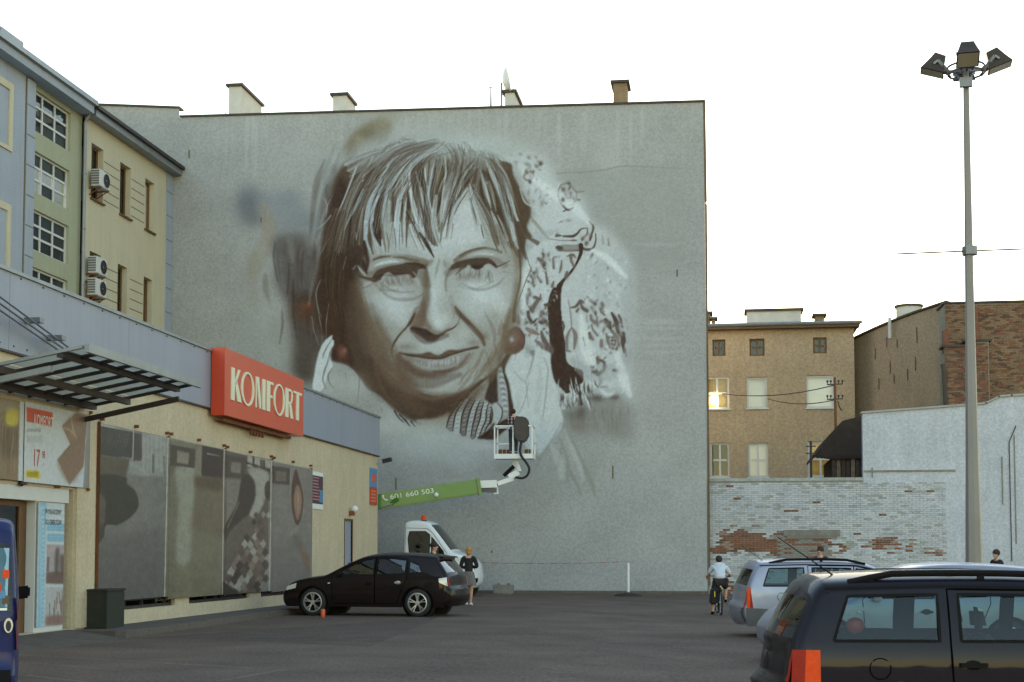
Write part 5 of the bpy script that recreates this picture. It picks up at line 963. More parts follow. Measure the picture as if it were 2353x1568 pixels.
# pavement with kerb stones
mb = MB(); mb.box(XS+.001, -10.55, 23.9, YE+.4, -.3, .13); o = part('pavement', mb, M['pavement']); o['kind'] = 'structure'
rp = MB().hexa([(XS+.001, 14.5, -.4), (-10.2, 14.5, -.4), (-10.2, 23.88, -.4), (XS+.001, 23.88, -.4), (XS+.001, 14.5, .15), (-10.2, 14.5, -.06), (-10.2, 23.88, -.01), (XS+.001, 23.88, .15)]); q_ = part('entrance_ramp', rp, M['pavement']); q_['kind'] = 'structure'
k0 = MB().box(-.1, .1, 0, .985, -.35, .0); km = k0.mesh('kerb_stone', M['kerb_concrete'])
for i in range(23):
    s_ = link('kerb_stone', km); s_.parent = o; s_.location = (-10.45, 23.9+i, .128+random.uniform(-.006, .006))

# ---------------------------------------------------------------- KOMFORT sign
SG = Face((XS+.38, 0, 0), (0, 1, 0), (1, 0, 0))
sg = empty('shop_sign', (XS+.2, 33.7, 4.61), 0, 'large orange-red box sign with cream KOMFORT lettering', 'sign')
bx = MB(); SHOP.box(bx, 30.62, 36.78, 4.61, 6.13, .085, .38); part('box', bx, M['red_sign'], sg)
en = MB(); SHOP.box(en, 30.60, 30.618, 4.60, 6.14, .08, .39); part('end_panel', en, M['red_sign_end'], sg)
lp = MB(); SHOP.box(lp, 31.0, 36.2, 4.50, 4.57, .12, .22)
for k in range(5): SHOP.box(lp, 33.1+k*.22, 33.16+k*.22, 4.36, 4.52, .13, .19)
part('bracket', lp, M['rust'], sg)
def glyph(name, pieces, u0, u1, v0, v1):
    mb = MB()
    for p in pieces: mb.prism([SG.p(u0+(u1-u0)*x, v0+(v1-v0)*y, .002) for x, y in p], (.025, 0, 0))
    part(name, mb, M['cream_letter'], sg)
def ring(th=.135, tv=.06, n=24):
    out = []
    for i in range(n):
        a, c = 2*math.pi*i/n, 2*math.pi*(i+1)/n
        out.append([(.5+.5*math.cos(a), .5+.5*math.sin(a)), (.5+.5*math.cos(c), .5+.5*math.sin(c)), (.5+(.5-th)*math.cos(c), .5+(.5-tv)*math.sin(c)), (.5+(.5-th)*math.cos(a), .5+(.5-tv)*math.sin(a))])
    return out
bx4 = lambda a, b, c, d: [(a, c), (b, c), (b, d), (a, d)]
va, vb = 4.99, 5.74
glyph('letter', [bx4(0, .30, 0, 1), [(.30, .44), (.40, .50), (.84, 1), (.66, 1), (.30, .58)], [(.34, .52), (.52, .66), (1.0, 0), (.60, 0)]], 31.03, 31.74, va, vb)
glyph('letter', ring(), 31.70, 32.64, va-.03, vb+.03)
glyph('letter', [bx4(0, .09, 0, 1), [(.09, 1), (.30, 1), (.56, .12), (.44, 0), (.40, 0), (.09, .86)], [(.56, .12), (.44, 0), (.52, 0), (.70, .86), (.70, 1)], bx4(.70, 1, 0, 1)], 32.76, 33.47, va, vb)
glyph('letter', [bx4(0, .5, 0, 1), bx4(.5, 1, .91, 1), bx4(.5, .88, .47, .56)], 33.60, 34.10, va, vb)
glyph('letter', ring(), 34.14, 35.06, va-.03, vb+.03)
glyph('letter', [bx4(0, .36, 0, 1), [(.36, 1), (.62, 1), (.62, .92), (.36, .92)], [(.62, 1), (.80, .96), (.90, .84), (.90, .66), (.78, .54), (.62, .48), (.62, .56), (.70, .60), (.76, .68), (.76, .82), (.70, .90), (.62, .92)], [(.36, .48), (.62, .48), (.62, .56), (.36, .56)], [(.44, .48), (.72, .48), (1.0, 0), (.66, 0)]], 35.12, 35.80, va, vb)
glyph('letter', [bx4(.34, .66, 0, .92), bx4(0, 1, .92, 1)], 35.82, 36.54, va, vb)

# ---------------------------------------------------------------- entrance canopy
ca = empty('canopy', (XS, 21.9, 4.1), 0, 'sloping metal and plastic canopy over the shop entrance', 'canopy')
cz = lambda x: 4.09+(x-XS)*.185
XO = -9.16; y0, y1 = 19.6, 24.2
f = MB(); P = lambda x, y, dz=0: (x, y, cz(x)+dz)
f.bar(P(XO, y0), P(XO, y1), .06, .13); part('edge_beam', f, M['zinc'], ca)
f = MB(); f.bar(P(XO-.42, y0), P(XO-.42, y1), .10, .10); f.bar(P(XS+.25, y0), P(XS+.25, y1), .1, .12); f.bar(P(-10.5, y0, -.05), P(-10.5, y1, -.05), .08, .1); part('purlin', f, M['dark_metal'], ca)
f = MB(); f.bar(P(-10.55, y0, -.20), P(-9.7, y0, -.20), .08, .09); part('light_strip', f, M['zinc'], ca)
yr = [y0+(y1-y0)*k/7 for k in range(8)]
for k, yy in enumerate(yr):
    f = MB(); f.bar(P(XS, yy, .03), P(XO-.06, yy, .03), .07, .05); part('rib', f, M['dark_metal'] if 0 < k < 7 else M['zinc'] if k == 0 else M['dark_metal'], ca)
    if k == 7: f = MB(); f.bar(P(XS+.02, yy, -.20), P(-9.55, yy, -.18), .06, .09); part('rib_brace', f, M['dark_metal'], ca)
for a, c in zip(yr[:-1], yr[1:]):
    for xa, xc in ((XS+.05, -10.5), (-10.46, XO-.47), (XO-.37, XO-.03)):
        f = MB(); f.face([P(xa, a+.05, .055), P(xc, a+.05, .055), P(xc, c-.05, .055), P(xa, c-.05, .055)]); part('pane', f, M['polycarbonate'], ca)
f = MB()
for k in range(3): f.tube([SHOP.p(20.0, 5.62-k*.11, .30), SHOP.p(24.0-k*.25, 4.86-k*.03, .30)], .018, 6)
for uu, vv in ((21.95, 5.34), (22.75, 5.17), (23.5, 5.01)): f.box(XS+.06, XS+.34, uu-.06, uu+.10, vv-.04, vv+.04)
part('tie_rod', f, M['grey_metal'], ca)

# ---------------------------------------------------------------- window banners
def paint_banner():
    C = Canvas(340, 1680, 1270, 2430, .7); C.sk = .5; f, S, Y, B = C.frame, C.stroke, C.poly, C.blob
    rnd = np.random.default_rng(3); f(350, 1650, 1.96)
    Y([(40, 60), (632, 200), (605, 1490), (30, 1500)], (102, 101, 98), 1, 1, False)
    Y([(40, 1000), (620, 900), (605, 1490), (30, 1500)], (92, 90, 88), .9, 30, False); B(420, 700, 130, 180, (112, 111, 106), .5)
    Y([(430, 160), (632, 200), (622, 500), (430, 500), (320, 480), (330, 390)], (124, 126, 122), .9, 8, False)
    for x in (440, 470, 500, 540, 575, 600): S([(x, 180), (x+4, 330), (x, 460)], [6, 14, 6], (138, 140, 136), .5, 4)
    S([(515, 340), (515, 470)], 18, (86, 84, 80), .8, 3); S([(600, 350), (605, 490)], 16, (96, 94, 88), .8, 3); S([(330, 390), (480, 490)], 14, (132, 134, 130), .6, 4)
    Y([(78, 92), (362, 140), (352, 360), (78, 335)], (68, 66, 62), .98, 2, False)
    for i in range(26):
        x = rnd.uniform(80, 340); S([(x, 130+rnd.uniform(0, 60)), (x-26, 230+rnd.uniform(0, 60))], [2, 5, 2], (110, 112, 110), .6, 1.5)
    S([(82, 95), (362, 142)], 10, (150, 152, 150), .8, 2); S([(362, 140), (354, 360)], 6, (160, 162, 160), .9, 1)
    Y([(366, 150), (426, 155), (424, 385), (358, 380)], (72, 68, 64), .95, 2, False)
    Y([(75, 340), (330, 370), (300, 510), (72, 500)], (84, 78, 68), .95, 4, False); S([(210, 360), (215, 500)], 5, (104, 98, 88), .6, 2)
    Y([(72, 500), (290, 505), (310, 560), (370, 610), (400, 690), (390, 760), (330, 830), (240, 880), (140, 890), (132, 960), (100, 1010), (60, 1040), (60, 700)], (62, 58, 52), .98, 2)
    Y([(60, 645), (110, 640), (138, 690), (140, 760), (128, 880), (60, 900)], (86, 81, 77), .95, 4); Y([(60, 890), (130, 890), (120, 980), (60, 1035)], (72, 66, 58), .9, 4)
    Y([(630, 200), (1072, 285), (1058, 1440), (602, 1475)], (106, 102, 88), 1, 1, False)
    Y([(840, 300), (1070, 300), (1060, 1000), (830, 900)], (100, 92, 78), .8, 20, False); Y([(640, 420), (700, 430), (690, 1460), (605, 1470)], (96, 94, 84), .6, 14, False)
    Y([(690, 430), (840, 440), (815, 900), (800, 1160), (700, 1160), (715, 700)], (126, 127, 117), .9, 12)
    Y([(650, 252), (850, 288), (840, 438), (648, 418)], (74, 66, 60), .98, 2, False); Y([(704, 300), (796, 320), (790, 406), (702, 394)], (128, 125, 114), .9, 3, False)
    for x in range(712, 790, 9): S([(x, 312), (x, 398)], 3, (92, 88, 80), .7, 1)
    Y([(628, 420), (690, 430), (640, 540), (630, 530)], (84, 78, 70), .6, 8, False); Y([(850, 290), (895, 262), (893, 520), (842, 520)], (116, 114, 106), .7, 6, False)
    Y([(900, 255), (1070, 292), (1056, 520), (893, 498)], (66, 56, 50), .98, 2, False); S([(940, 325), (1040, 348)], 8, (150, 148, 142), .7, 1.5)
    Y([(840, 500), (1060, 515), (1055, 620), (840, 590)], (84, 72, 60), .85, 14, False); B(860, 850, 60, 40, (100, 84, 66), .5)
    Y([(1070, 288), (1442, 380), (1428, 1415), (1056, 1440)], (92, 84, 77), 1, 1, False)
    Y([(1075, 330), (1250, 360), (1230, 520), (1078, 510)], (76, 68, 62), .95, 3, False); Y([(1128, 388), (1206, 398), (1200, 480), (1124, 468)], (120, 114, 106), .85, 4, False); Y([(1080, 520), (1215, 530), (1180, 700), (1085, 880)], (116, 112, 106), .8, 8, False)
    for x in (1255, 1310, 1390): Y([(x, 340), (x+44, 352), (x+42, 440), (x, 424)], (146, 144, 138), .85, 2, False)
    S([(1245, 395), (1340, 425), (1430, 460)], [16, 14, 16], (64, 54, 48), .95, 2); S([(1250, 330), (1430, 375)], 12, (70, 60, 54), .9, 2); S([(1300, 340), (1298, 420)], 10, (64, 54, 48), .9, 1.5); S([(1388, 360), (1385, 460)], 10, (64, 54, 48), .9, 1.5)
    Y([(1215, 500), (1290, 505), (1314, 570), (1312, 680), (1270, 790), (1200, 850), (1120, 930), (1080, 1010), (1075, 900), (1170, 720)], (68, 58, 52), .98, 4)
    Y([(1260, 440), (1420, 480), (1385, 700), (1320, 820), (1270, 800), (1314, 680), (1314, 560)], (140, 137, 130), .9, 7); S([(1100, 900), (1190, 700)], 8, (128, 120, 112), .6, 3)
    Y([(1395, 560), (1430, 545), (1425, 680), (1390, 650)], (70, 60, 52), .9, 3); B(1090, 1100, 40, 120, (92, 86, 80), .7)
    pal = [(136, 133, 125), (86, 74, 66), (112, 100, 92), (70, 58, 52), (124, 118, 110), (98, 84, 76)]
    for r_ in range(11):
        for q in range(9):
            x = 1085+q*48+(r_ % 2)*24+rnd.normal(0, 5); y = 810+r_*56+rnd.normal(0, 6); s = 22+r_*1.8
            if x < 1290-(r_*22) or x > 1425: continue
            Y([(x, y-s*1.25), (x+s*.95, y), (x, y+s*1.25), (x-s*.95, y)], pal[rnd.integers(6)], .95, 1.2, False)
    Y([(1062, 1330), (1130, 1370), (1190, 1415), (1058, 1440)], (62, 54, 50), .9, 4); S([(1424, 700), (1420, 1400)], 8, (150, 148, 142), .5, 2)
    Y([(1441, 380), (1760, 430), (1745, 1420), (1426, 1418)], (112, 107, 103), 1, 1, False); Y([(1430, 1000), (1745, 1000), (1740, 1420), (1426, 1418)], (100, 95, 92), .7, 50, False)
    Y([(1448, 418), (1588, 440), (1583, 572), (1450, 556)], (76, 66, 60), .98, 2, False); Y([(1476, 458), (1560, 470), (1556, 545), (1474, 536)], (108, 98, 90), .9, 3, False)
    for k in range(4): S([(1484, 475+k*17), (1550, 484+k*17)], 4, (84, 74, 68), .6, 1.5)
    S([(1592, 440), (1588, 640)], 4, (140, 136, 130), .7, 1.2)
    Y([(1632, 445), (1660, 520), (1690, 650), (1690, 740), (1668, 850), (1642, 885), (1615, 820), (1600, 700), (1604, 560)], (80, 62, 52), .98, 2); Y([(1640, 570), (1664, 590), (1682, 690), (1670, 790), (1645, 845), (1622, 760), (1618, 650)], (132, 110, 96), .9, 5); S([(1645, 620), (1652, 700), (1648, 790)], [4, 10, 4], (150, 130, 116), .7, 3)
    Y([(1640, 880), (1650, 900), (1625, 960), (1590, 960)], (128, 122, 116), .6, 6); Y([(1600, 965), (1662, 975), (1690, 1090), (1740, 1140), (1735, 1290), (1700, 1200), (1640, 1060)], (92, 84, 78), .6, 10); Y([(1665, 980), (1690, 1090), (1735, 1130), (1735, 1250), (1680, 1140)], (112, 84, 66), .75, 5)
    for p in ([(632, 200), (604, 1470)], [(1072, 288), (1057, 1438)], [(1441, 382), (1427, 1415)]): S(p, 7, (164, 163, 156), .85, 1, False)
    S([(78, 90), (632, 202), (1072, 288), (1441, 382), (1752, 438)], 8, (158, 158, 152), .7, 2, False)
    n = value_noise(C.h, C.w, 3, rnd)*.6+value_noise(C.h, C.w, 14, rnd)*.4; C.rgb *= (1+(n-.5)*.18)[..., None]; C.rgb = np.clip(104+(C.rgb-100)*1.35, 40, 220)
    return C.rgb/255, C.a
bp = paint_banner(); BB = (340, 1680, 1270, 2430); BK = (1.15, 1.12, 1.12)
for i, (u0, u1, a, c, lab) in enumerate(((24.88, 28.24, .60, 3.90, 'grey window banner printed with a dark round table'), (28.25, 31.69, .545, 3.90, 'beige window banner with a pale hanging cloth and a framed notice'), (31.70, 35.20, .535, 3.88, 'brown window banner printed with a chair and a diamond-patched rug'), (35.21, 38.76, .50, 3.86, 'grey window banner printed with a brown oval mirror'))):
    bn = empty('window_banner', SHOP.p((u0+u1)/2, a, .1), 0, lab, 'banner', 'printed banners over the shop windows')
    painted_sheet('print', SHOP, u0, u1, a, c, .03, .07, bp, BB, BK, poster, bn)
    for k in range(3): ey = MB(); SHOP.box(ey, u0+.1+k*(u1-u0-.2)/2, u0+.15+k*(u1-u0-.2)/2, c+.06, c+.12, 0, .08); part('fixing', ey, M['rust'], bn)
    for uu in (u0, u1-.02): ey = MB(); SHOP.box(ey, uu, uu+.02, a-.02, c+.03, .01, .066); part('batten', ey, M['rust'], bn)
# price banner over the door and its brown neighbour
def paint_price():
    C = Canvas(0, 1560, 370, 2000, 1.2); f, S, Y, B = C.frame, C.stroke, C.poly, C.blob; rnd = np.random.default_rng(2); f(0, 1550, 1.5525)
    Y([(-20, 40), (126, 80), (120, 600), (-20, 590)], (128, 108, 84), 1, 1, False); Y([(-20, 250), (125, 260), (122, 440), (-20, 430)], (84, 70, 56), .8, 14, False)
    for i in range(60):
        x = rnd.uniform(-10, 120); S([(x, rnd.uniform(100, 500)), (x+rnd.normal(0, 4), rnd.uniform(200, 590))], [2, rnd.uniform(3, 9), 2], [(164, 144, 116), (92, 76, 58), (140, 120, 96)][i % 3], .5, 2)
    Y([(50, 125), (110, 140), (106, 232), (40, 225)], (196, 184, 70), .95, 4); Y([(-20, 60), (126, 90), (126, 130), (-20, 160)], (150, 146, 134), .8, 8, False)
    Y([(124, 80), (545, 150), (515, 640), (112, 590)], (190, 198, 208), 1, 1, False); Y([(400, 150), (540, 160), (515, 640), (420, 630)], (180, 188, 198), .6, 20, False)
    Y([(470, 160), (545, 158), (518, 490), (432, 606), (356, 450), (436, 352), (384, 240)], (124, 100, 82), .99, 1, False)
    Y([(390, 240), (470, 165), (500, 280), (450, 340)], (146, 122, 102), .6, 6); S([(392, 250), (440, 270), (480, 320)], [4, 10, 3], (180, 162, 144), .7, 2); Y([(360, 455), (520, 340), (515, 490), (432, 600)], (132, 108, 90), .6, 6)
    for i in range(30): x = rnd.uniform(380, 510); y = rnd.uniform(220, 520); S([(x, y), (x+22, y+44)], [1, 4, 1], (104, 82, 66), .4, 1.5)
    Y([(166, 124), (328, 158), (324, 246), (165, 212)], (190, 70, 44), 1, .8, False)
    for k, y in enumerate((258, 300, 318)):
        for i in range(13 if k else 12): x = 170+i*7.4; S([(x, y), (x+rnd.normal(0, 1.5), y+18+k*3)], 3.2, (78, 78, 82) if k == 0 else (150, 154, 162), .75, .7)
    Y([(162, 512), (249, 520), (247, 570), (160, 562)], (206, 188, 30), 1, .8, False)
    for i in range(10): x = 172+i*7; S([(x, 526), (x+1, 556)], 3.4, (74, 66, 34), .8, .7)
    S([(300, 575), (400, 588)], 4, (160, 166, 176), .6, 1)
    S([(150, 100), (320, 130)], [2, 10, 2], (206, 212, 220), .6, 4); S([(440, 160), (452, 250), (470, 300)], [2, 8, 2], (206, 206, 204), .5, 3)
    return C.rgb/255, C.a
pp = paint_price(); PB = (0, 1560, 370, 2000)
pb = empty('price_banner', SHOP.p(23.1, 2.68, .1), 0, 'white price banner with a wood sample and red 17 over the entrance', 'banner')
painted_sheet('print', SHOP, 21.94, 24.40, 2.67, 4.0, .02, .085, pp, PB, (1.1, 1.08, 1.06), poster, pb)
text('letters', 'KOMFORT', pb, SHOP, 22.25, 3.62, .21, M['white_print'], .09, .50)
text('letters', '17', pb, SHOP, 22.23, 2.95, .30, M['red_print'], .09, .62); text('letters', '98', pb, SHOP, 22.56, 3.10, .13, M['red_print'], .09, .62); text('letters', 'zł', pb, SHOP, 22.60, 2.98, .05, M['red_print'], .09, .8)
for uu, vv in ((24.42, 4.03), (24.36, 2.62), (23.2, 2.62), (22, 2.62)): fx = MB(); SHOP.box(fx, uu, uu+.05, vv, vv+.05, 0, .1); part('fixing', fx, M['rust'], pb)
fx = MB(); SHOP.box(fx, 24.40, 24.415, 2.66, 4.02, .05, .08); part('fixing', fx, M['rust'], pb)
pb = empty('brown_banner', SHOP.p(20.9, 2.7, .1), 0, 'brown fur-textured banner with a yellow spot left of the price banner', 'banner')
painted_sheet('print', SHOP, 19.6, 21.93, 2.68, 3.98, .03, .075, pp, PB, (1.1, 1.08, 1.06), poster, pb)
def paint_sticker():
    C = Canvas(140, 1990, 290, 2530, 1.3); f, S, Y, B = C.frame, C.stroke, C.poly, C.blob; rnd = np.random.default_rng(4); f(0, 1550, 1.5525)
    Y([(240, 700), (440, 700), (420, 1510), (225, 1510)], (182, 194, 202), 1, 1, False); Y([(246, 706), (288, 708), (270, 1496), (232, 1496)], (128, 174, 200), .9, 2, False)
    for i in range(26):
        y = 740+i*29; S([(248, y), (272, y+8), (250, y+18)], 5, (186, 206, 218), .7, 1.5)
    Y([(294, 842), (408, 848), (406, 896), (292, 890)], (116, 166, 196), .95, 2, False); Y([(294, 908), (406, 912), (404, 958), (292, 956)], (116, 166, 196), .95, 2, False)
    for yy in (860, 876, 926, 942): S([(304, yy), (396, yy+3)], 5, (164, 196, 212), .5, 2)
    Y([(290, 975), (404, 978), (400, 1222), (286, 1218)], (158, 152, 156), 1, 1, False); Y([(288, 1150), (400, 1140), (400, 1222), (286, 1218)], (104, 84, 78), .95, 3, False); Y([(345, 1010), (368, 1010), (360, 1160), (340, 1160)], (86, 76, 74), .9, 4); Y([(376, 1040), (402, 1060), (400, 1200), (372, 1130)], (92, 78, 72), .85, 4); S([(300, 1060), (296, 1140)], 16, (106, 94, 96), .8, 3); B(320, 1000, 26, 20, (176, 150, 160), .7)
    Y([(284, 1240), (394, 1242), (390, 1480), (280, 1480)], (170, 172, 174), 1, 1, False)
    for i in range(14): x = rnd.uniform(290, 388); y = rnd.uniform(1250, 1400); S([(x, y), (x+2, y+70)], [5, 10, 4], [(92, 84, 82), (116, 102, 96), (140, 84, 74)][i % 3], .8, 2.5)
    Y([(282, 1420), (392, 1410), (390, 1480), (280, 1480)], (124, 92, 86), .8, 6, False)
    return C.rgb/255, C.a
st = empty('door_poster', SHOP.p(23.2, .3, 0), 0, 'tall white and light blue poster beside the entrance door', 'poster')
painted_sheet('print', SHOP, 22.69, 23.72, .24, 2.36, .016, -.05, paint_sticker(), (140, 1990, 290, 2530), (1.15, 1.12, 1.1), poster, st)
text('letters', 'WYKŁADZINY', st, SHOP, 22.98, 2.17, .09, M['ink'], -.045, .76); text('letters', 'DO OBIEKTÓW', st, SHOP, 22.98, 1.99, .09, M['ink'], -.045, .70)
# two small notice boards
nb = empty('notice_board', SHOP.p(39.36, 2.75, 0), 0, 'small dark maroon notice board beside the last window banner', 'notice board')
o = MB(); SHOP.box(o, 38.79, 39.97, 2.75, 3.81, 0, .03); part('board', o, M['white_print'], nb)
o = MB(); SHOP.box(o, 38.81, 39.95, 2.90, 3.70, .03, .034); part('print', o, mat('maroon_print', srgb(74, 46, 56), .5, var=.15, scale=5), nb)
o = MB()
for k in range(8): SHOP.box(o, 38.9, 38.9+random.uniform(.5, .95), 3.62-k*.088, 3.655-k*.088, .034, .037)
part('print_line', o, mat('rose_print', srgb(176, 120, 130), .5), nb); o = MB(); SHOP.box(o, 39.6, 39.95, 2.95, 3.3, .034, .038); part('picture', o, M['sign_blue'], nb)
nb = empty('street_notice', SHOP.p(46.08, 3.1, 0), 0, 'blue and red notice near the far shop corner', 'notice board')
o = MB(); SHOP.box(o, 45.6, 46.56, 3.68, 4.31, 0, .03); part('upper_board', o, M['sign_blue'], nb); o = MB(); SHOP.box(o, 45.6, 46.56, 3.09, 3.67, 0, .03); part('lower_board', o, M['red_print'], nb)
o = MB(); SHOP.box(o, 45.8, 46.4, 3.85, 4.12, .03, .034); part('picture', o, M['red_sign'], nb); o = MB()
for k in range(4): SHOP.box(o, 45.72, 46.35, 3.2+k*.11, 3.24+k*.11, .03, .034)
part('print_line', o, mat('orange_print', srgb(222, 140, 90), .5), nb)
wl = empty('wall_lamp', SHOP.p(43.1, 2.66, 0), 0, 'white round wall lamp above the grey side door', 'lamp')
part('bracket', MB().box(XS, XS+.16, 43.0, 43.14, 2.66, 2.80), M['rust'], wl); part('globe', MB().ball((XS+.16, 43.1, 2.86), .11), M['white_paint'], wl, smooth=True)
wl = empty('security_camera', SHOP.p(46.6, 4.5, 0), 0, 'dark security camera on the far corner of the shop', 'camera')
o = MB(); o.bar((XS, 46.62, 4.5), (XS+.28, 46.68, 4.52), .05); part('arm', o, M['grey_metal'], wl); o = MB(); o.bar((XS+.2, 46.66, 4.58), (XS+.5, 46.60, 4.64), .13); part('housing', o, M['ink'], wl)
gb = empty('green_bin', SHOP.p(24.6, .02, .4), 0, 'dark green box bin on the pavement by the entrance', 'bin')
p = hit(170, 1464, 2, 0); q = hit(246, 1462, 2, 0)
o = MB(); o.box(q.x-.95, q.x, q.y-.05, q.y+.75, .0, .80); bevel(part('case', o, M['green_box'], gb), .015); o = MB().box(q.x-.98, q.x+.02, q.y-.07, q.y+.77, .80, .845); bevel(part('lid', o, M['green_box'], gb), .012)
# ================================================================ bricks
BRL, BRH, JT = .25, .065, .012
def brick_mesh(name, l, m, d=.03):
    mb = MB(); q = .006
    a = [(-l/2, -BRH/2), (l/2, -BRH/2), (l/2, BRH/2), (-l/2, BRH/2)]; c = [(x*(1-q*2/l), y*(1-q*2/BRH)) for x, y in a]
    # local x along the wall, y out of the wall, z up
    i = 0; mb.v = [(x, 0, z) for x, z in a]+[(x, -d, z) for x, z in c]
    mb.f = [(4, 5, 6, 7)]+[(k, (k+1) % 4, 4+(k+1) % 4, 4+k) for k in range(4)]; mb.m = [0]*5
    return mb.mesh(name, m)
def brick_field(parent, ox, y, z0, w, h, pick, prefer, limit=300, shape=None, rz=0.):
    """courses of single bricks on a wall facing -y; pick(u, v) -> material name or None, prefer(mat) ranks which are built one by one"""
    rnd = random.Random(11); todo = []
    rows = int(h/(BRH+JT))
    for r in range(rows):
        u = -(r % 2)*(BRL+JT)/2
        while u < w:
            a, c = max(u, 0), min(u+BRL, w); u += BRL+JT
            if c-a < .08: continue
            uc, vc = (a+c)/2, (r+.5)*(BRH+JT)
            if shape and not shape(uc, vc): continue
            m = pick(uc, vc, rnd)
            if m: todo.append((prefer(m)+rnd.random()*.5, uc, vc, c-a > BRL*.9, m))
    todo.sort(key=lambda t: -t[0])
    cache = {}; rest = {}
    root_off = -Vector(parent.location) if parent.type == 'EMPTY' else Vector((0, 0, 0))
    for i, (_, u, v, full, m) in enumerate(todo):
        pos = Vector((ox+u, y-rnd.uniform(-.012, .006), z0+v))
        if i < limit:
            k = (full, m)
            if k not in cache: cache[k] = brick_mesh('brick', BRL if full else BRL*.48, M[m])
            o = bpy.data.objects.new('brick', cache[k]); COL.objects.link(o); o.parent = parent; o.location = pos+root_off
        else:
            l = (BRL if full else BRL*.48)/2; d = .03; hh = BRH/2
            if m not in rest: rest[m] = MB()
            b = rest[m]; p = pos
            b.hexa([(p.x-l, p.y-d, p.z-hh), (p.x+l, p.y-d, p.z-hh), (p.x+l, p.y, p.z-hh), (p.x-l, p.y, p.z-hh), (p.x-l, p.y-d, p.z+hh), (p.x+l, p.y-d, p.z+hh), (p.x+l, p.y, p.z+hh), (p.x-l, p.y, p.z+hh)])
    if rest:
        al = MB(); ms = []
        for k, (m, b) in enumerate(rest.items()):
            o_ = len(al.v); al.v += b.v; al.f += [tuple(i+o_ for i in f) for f in b.f]; al.m += [k]*len(b.f); ms.append(M[m])
        part('brickwork', al, ms, parent, kind='stuff')

# ================================================================ white yard wall
YW = 53.25
ww = empty('yard_wall', (4, YW, 0), 0, 'long white-washed brick yard wall with peeling red bricks', 'wall')
wb = MB(); XJ, XE = 5.21, 16.5
zt = [(5.21, 6.60), (9.6, 6.88), (10.05, 7.12), (10.5, 7.16), (XE, 7.3)]
wb.box(XR+.02, XJ, YW, YW+.4, -.4, 4.14); part('wall', wb, M['white_mortar'], ww)
wb = MB(); pts = [Vector((XJ, YW, -.4)), Vector((XE, YW, -.4))]+[Vector((x, YW, z)) for x, z in reversed(zt)]
wb.prism(pts, (0, .4, 0)); part('upper_wall', wb, M['white_plaster'], ww)
c = MB(); c.box(XR+.02, XJ-.01, YW-.06, YW+.42, 4.14, 4.26); part('coping', c, M['white_brick_worn'], ww)
c = MB()
for (x0, z0), (x1, z1) in zip(zt[:-1], zt[1:]): c.hexa([(x0-.05, YW-.08, z0), (x1, YW-.08, z1), (x1, YW+.45, z1), (x0-.05, YW+.45, z0), (x0-.05, YW-.08, z0+.07), (x1, YW-.08, z1+.07), (x1, YW+.45, z1+.07), (x0-.05, YW+.45, z0+.07)])
part('metal_coping', c, M['zinc'], ww)
XPL = hit(2178, 1200, 1, YW).x
_r = np.random.default_rng(8); PEEL = value_noise(56, 90, 9, _r)*.45+value_noise(56, 90, 4, _r)*.35+value_noise(56, 90, 2, _r)*.2; PEEL = (PEEL-PEEL.min())/(PEEL.max()-PEEL.min())
def peel(u, v):
    """how far the white wash has come off: worst in a ragged band a good metre above the ground"""
    h, w = PEEL.shape
    n = PEEL[min(h-1, int(v*h/4.2)), min(w-1, int(u*w/9))]
    band = math.exp(-((v-1.70-.16*math.sin(u*1.3))/.42)**2)*(1.0 if u < 2.4 else .72 if u < 4.6 else .62 if u < 6 else .8)+math.exp(-((v-2.5)/.3)**2)*(.35 if u < 2.0 else .1)
    foot = .62*max(0, 1-v/.9)
    return (band+foot)*(.12+1.9*(n-.1))
def pick_w(u, v, r):
    p = peel(u, v)+r.uniform(-.22, .22)
    if 2.45 < u < 4.35 and 1.1 < v < 2.3: return 'mortar_grey' if r.random() < .72 else 'red_brick'
    if .54 < p <= .66 and r.random() < .6: return 'half_brick'
    if p > .62: return 'red_brick' if r.random() < .85 else 'dark_brick'
    if p > .45 and r.random() < .5: return 'white_brick_worn'
    if r.random() < .035: return 'red_brick' if r.random() < .4 else 'white_brick_worn'
    if v > 4.0 and r.random() < .4: return 'white_brick_worn'
    q_ = r.random()
    return 'white_brick' if q_ < .6 else 'white_brick_b' if q_ < .9 else 'white_brick_worn'
mat('white_brick_b', srgb(176, 180, 186), .9, var=.1, scale=5, bump=.4, bscale=50, speck=.12); mat('half_brick', srgb(150, 126, 112), .92, var=.25, scale=16, bump=.5, bscale=60, speck=.2); mat('mortar_grey', srgb(136, 132, 126), .95, var=.1, scale=6, speck=.15)
brick_field(ww, XR+.06, YW-.002, .0, XPL-XR-.1, 4.12, pick_w, lambda m: {'red_brick': 3, 'dark_brick': 2.5, 'mortar_grey': 2, 'half_brick': 1.5, 'white_brick_worn': 1, 'white_brick': 0, 'white_brick_b': .2}[m])
c = MB(); lx0, lx1 = hit(1800, 1220, 1, YW).x, hit(1930, 1220, 1, YW).x; zl = hit(1800, 1218, 1, YW).z
c.box(lx0, lx1, YW-.10, YW-.034, zl-.22, zl); c.box(lx0+.12, lx1-.1, YW-.075, YW-.034, zl-.32, zl-.22); part('lintel', c, M['concrete'], ww)
c = MB(); z_ = hit(2000, 1083, 1, YW).z; c.box(XJ+.02, hit(2195, 1083, 1, YW).x, YW-.05, YW-.002, z_-.03, z_+.03)
for px, ya, yb_ in ((2004, 1075, 1098), (2330, 1000, 1250), (2302, 1050, 1160)):
    a, d_ = hit(px, ya, 1, YW), hit(px, yb_, 1, YW); c.box(a.x-.02, a.x+.02, YW-.03, YW-.002, d_.z, a.z)
part('crack', c, M['mortar'], ww, kind='stuff')
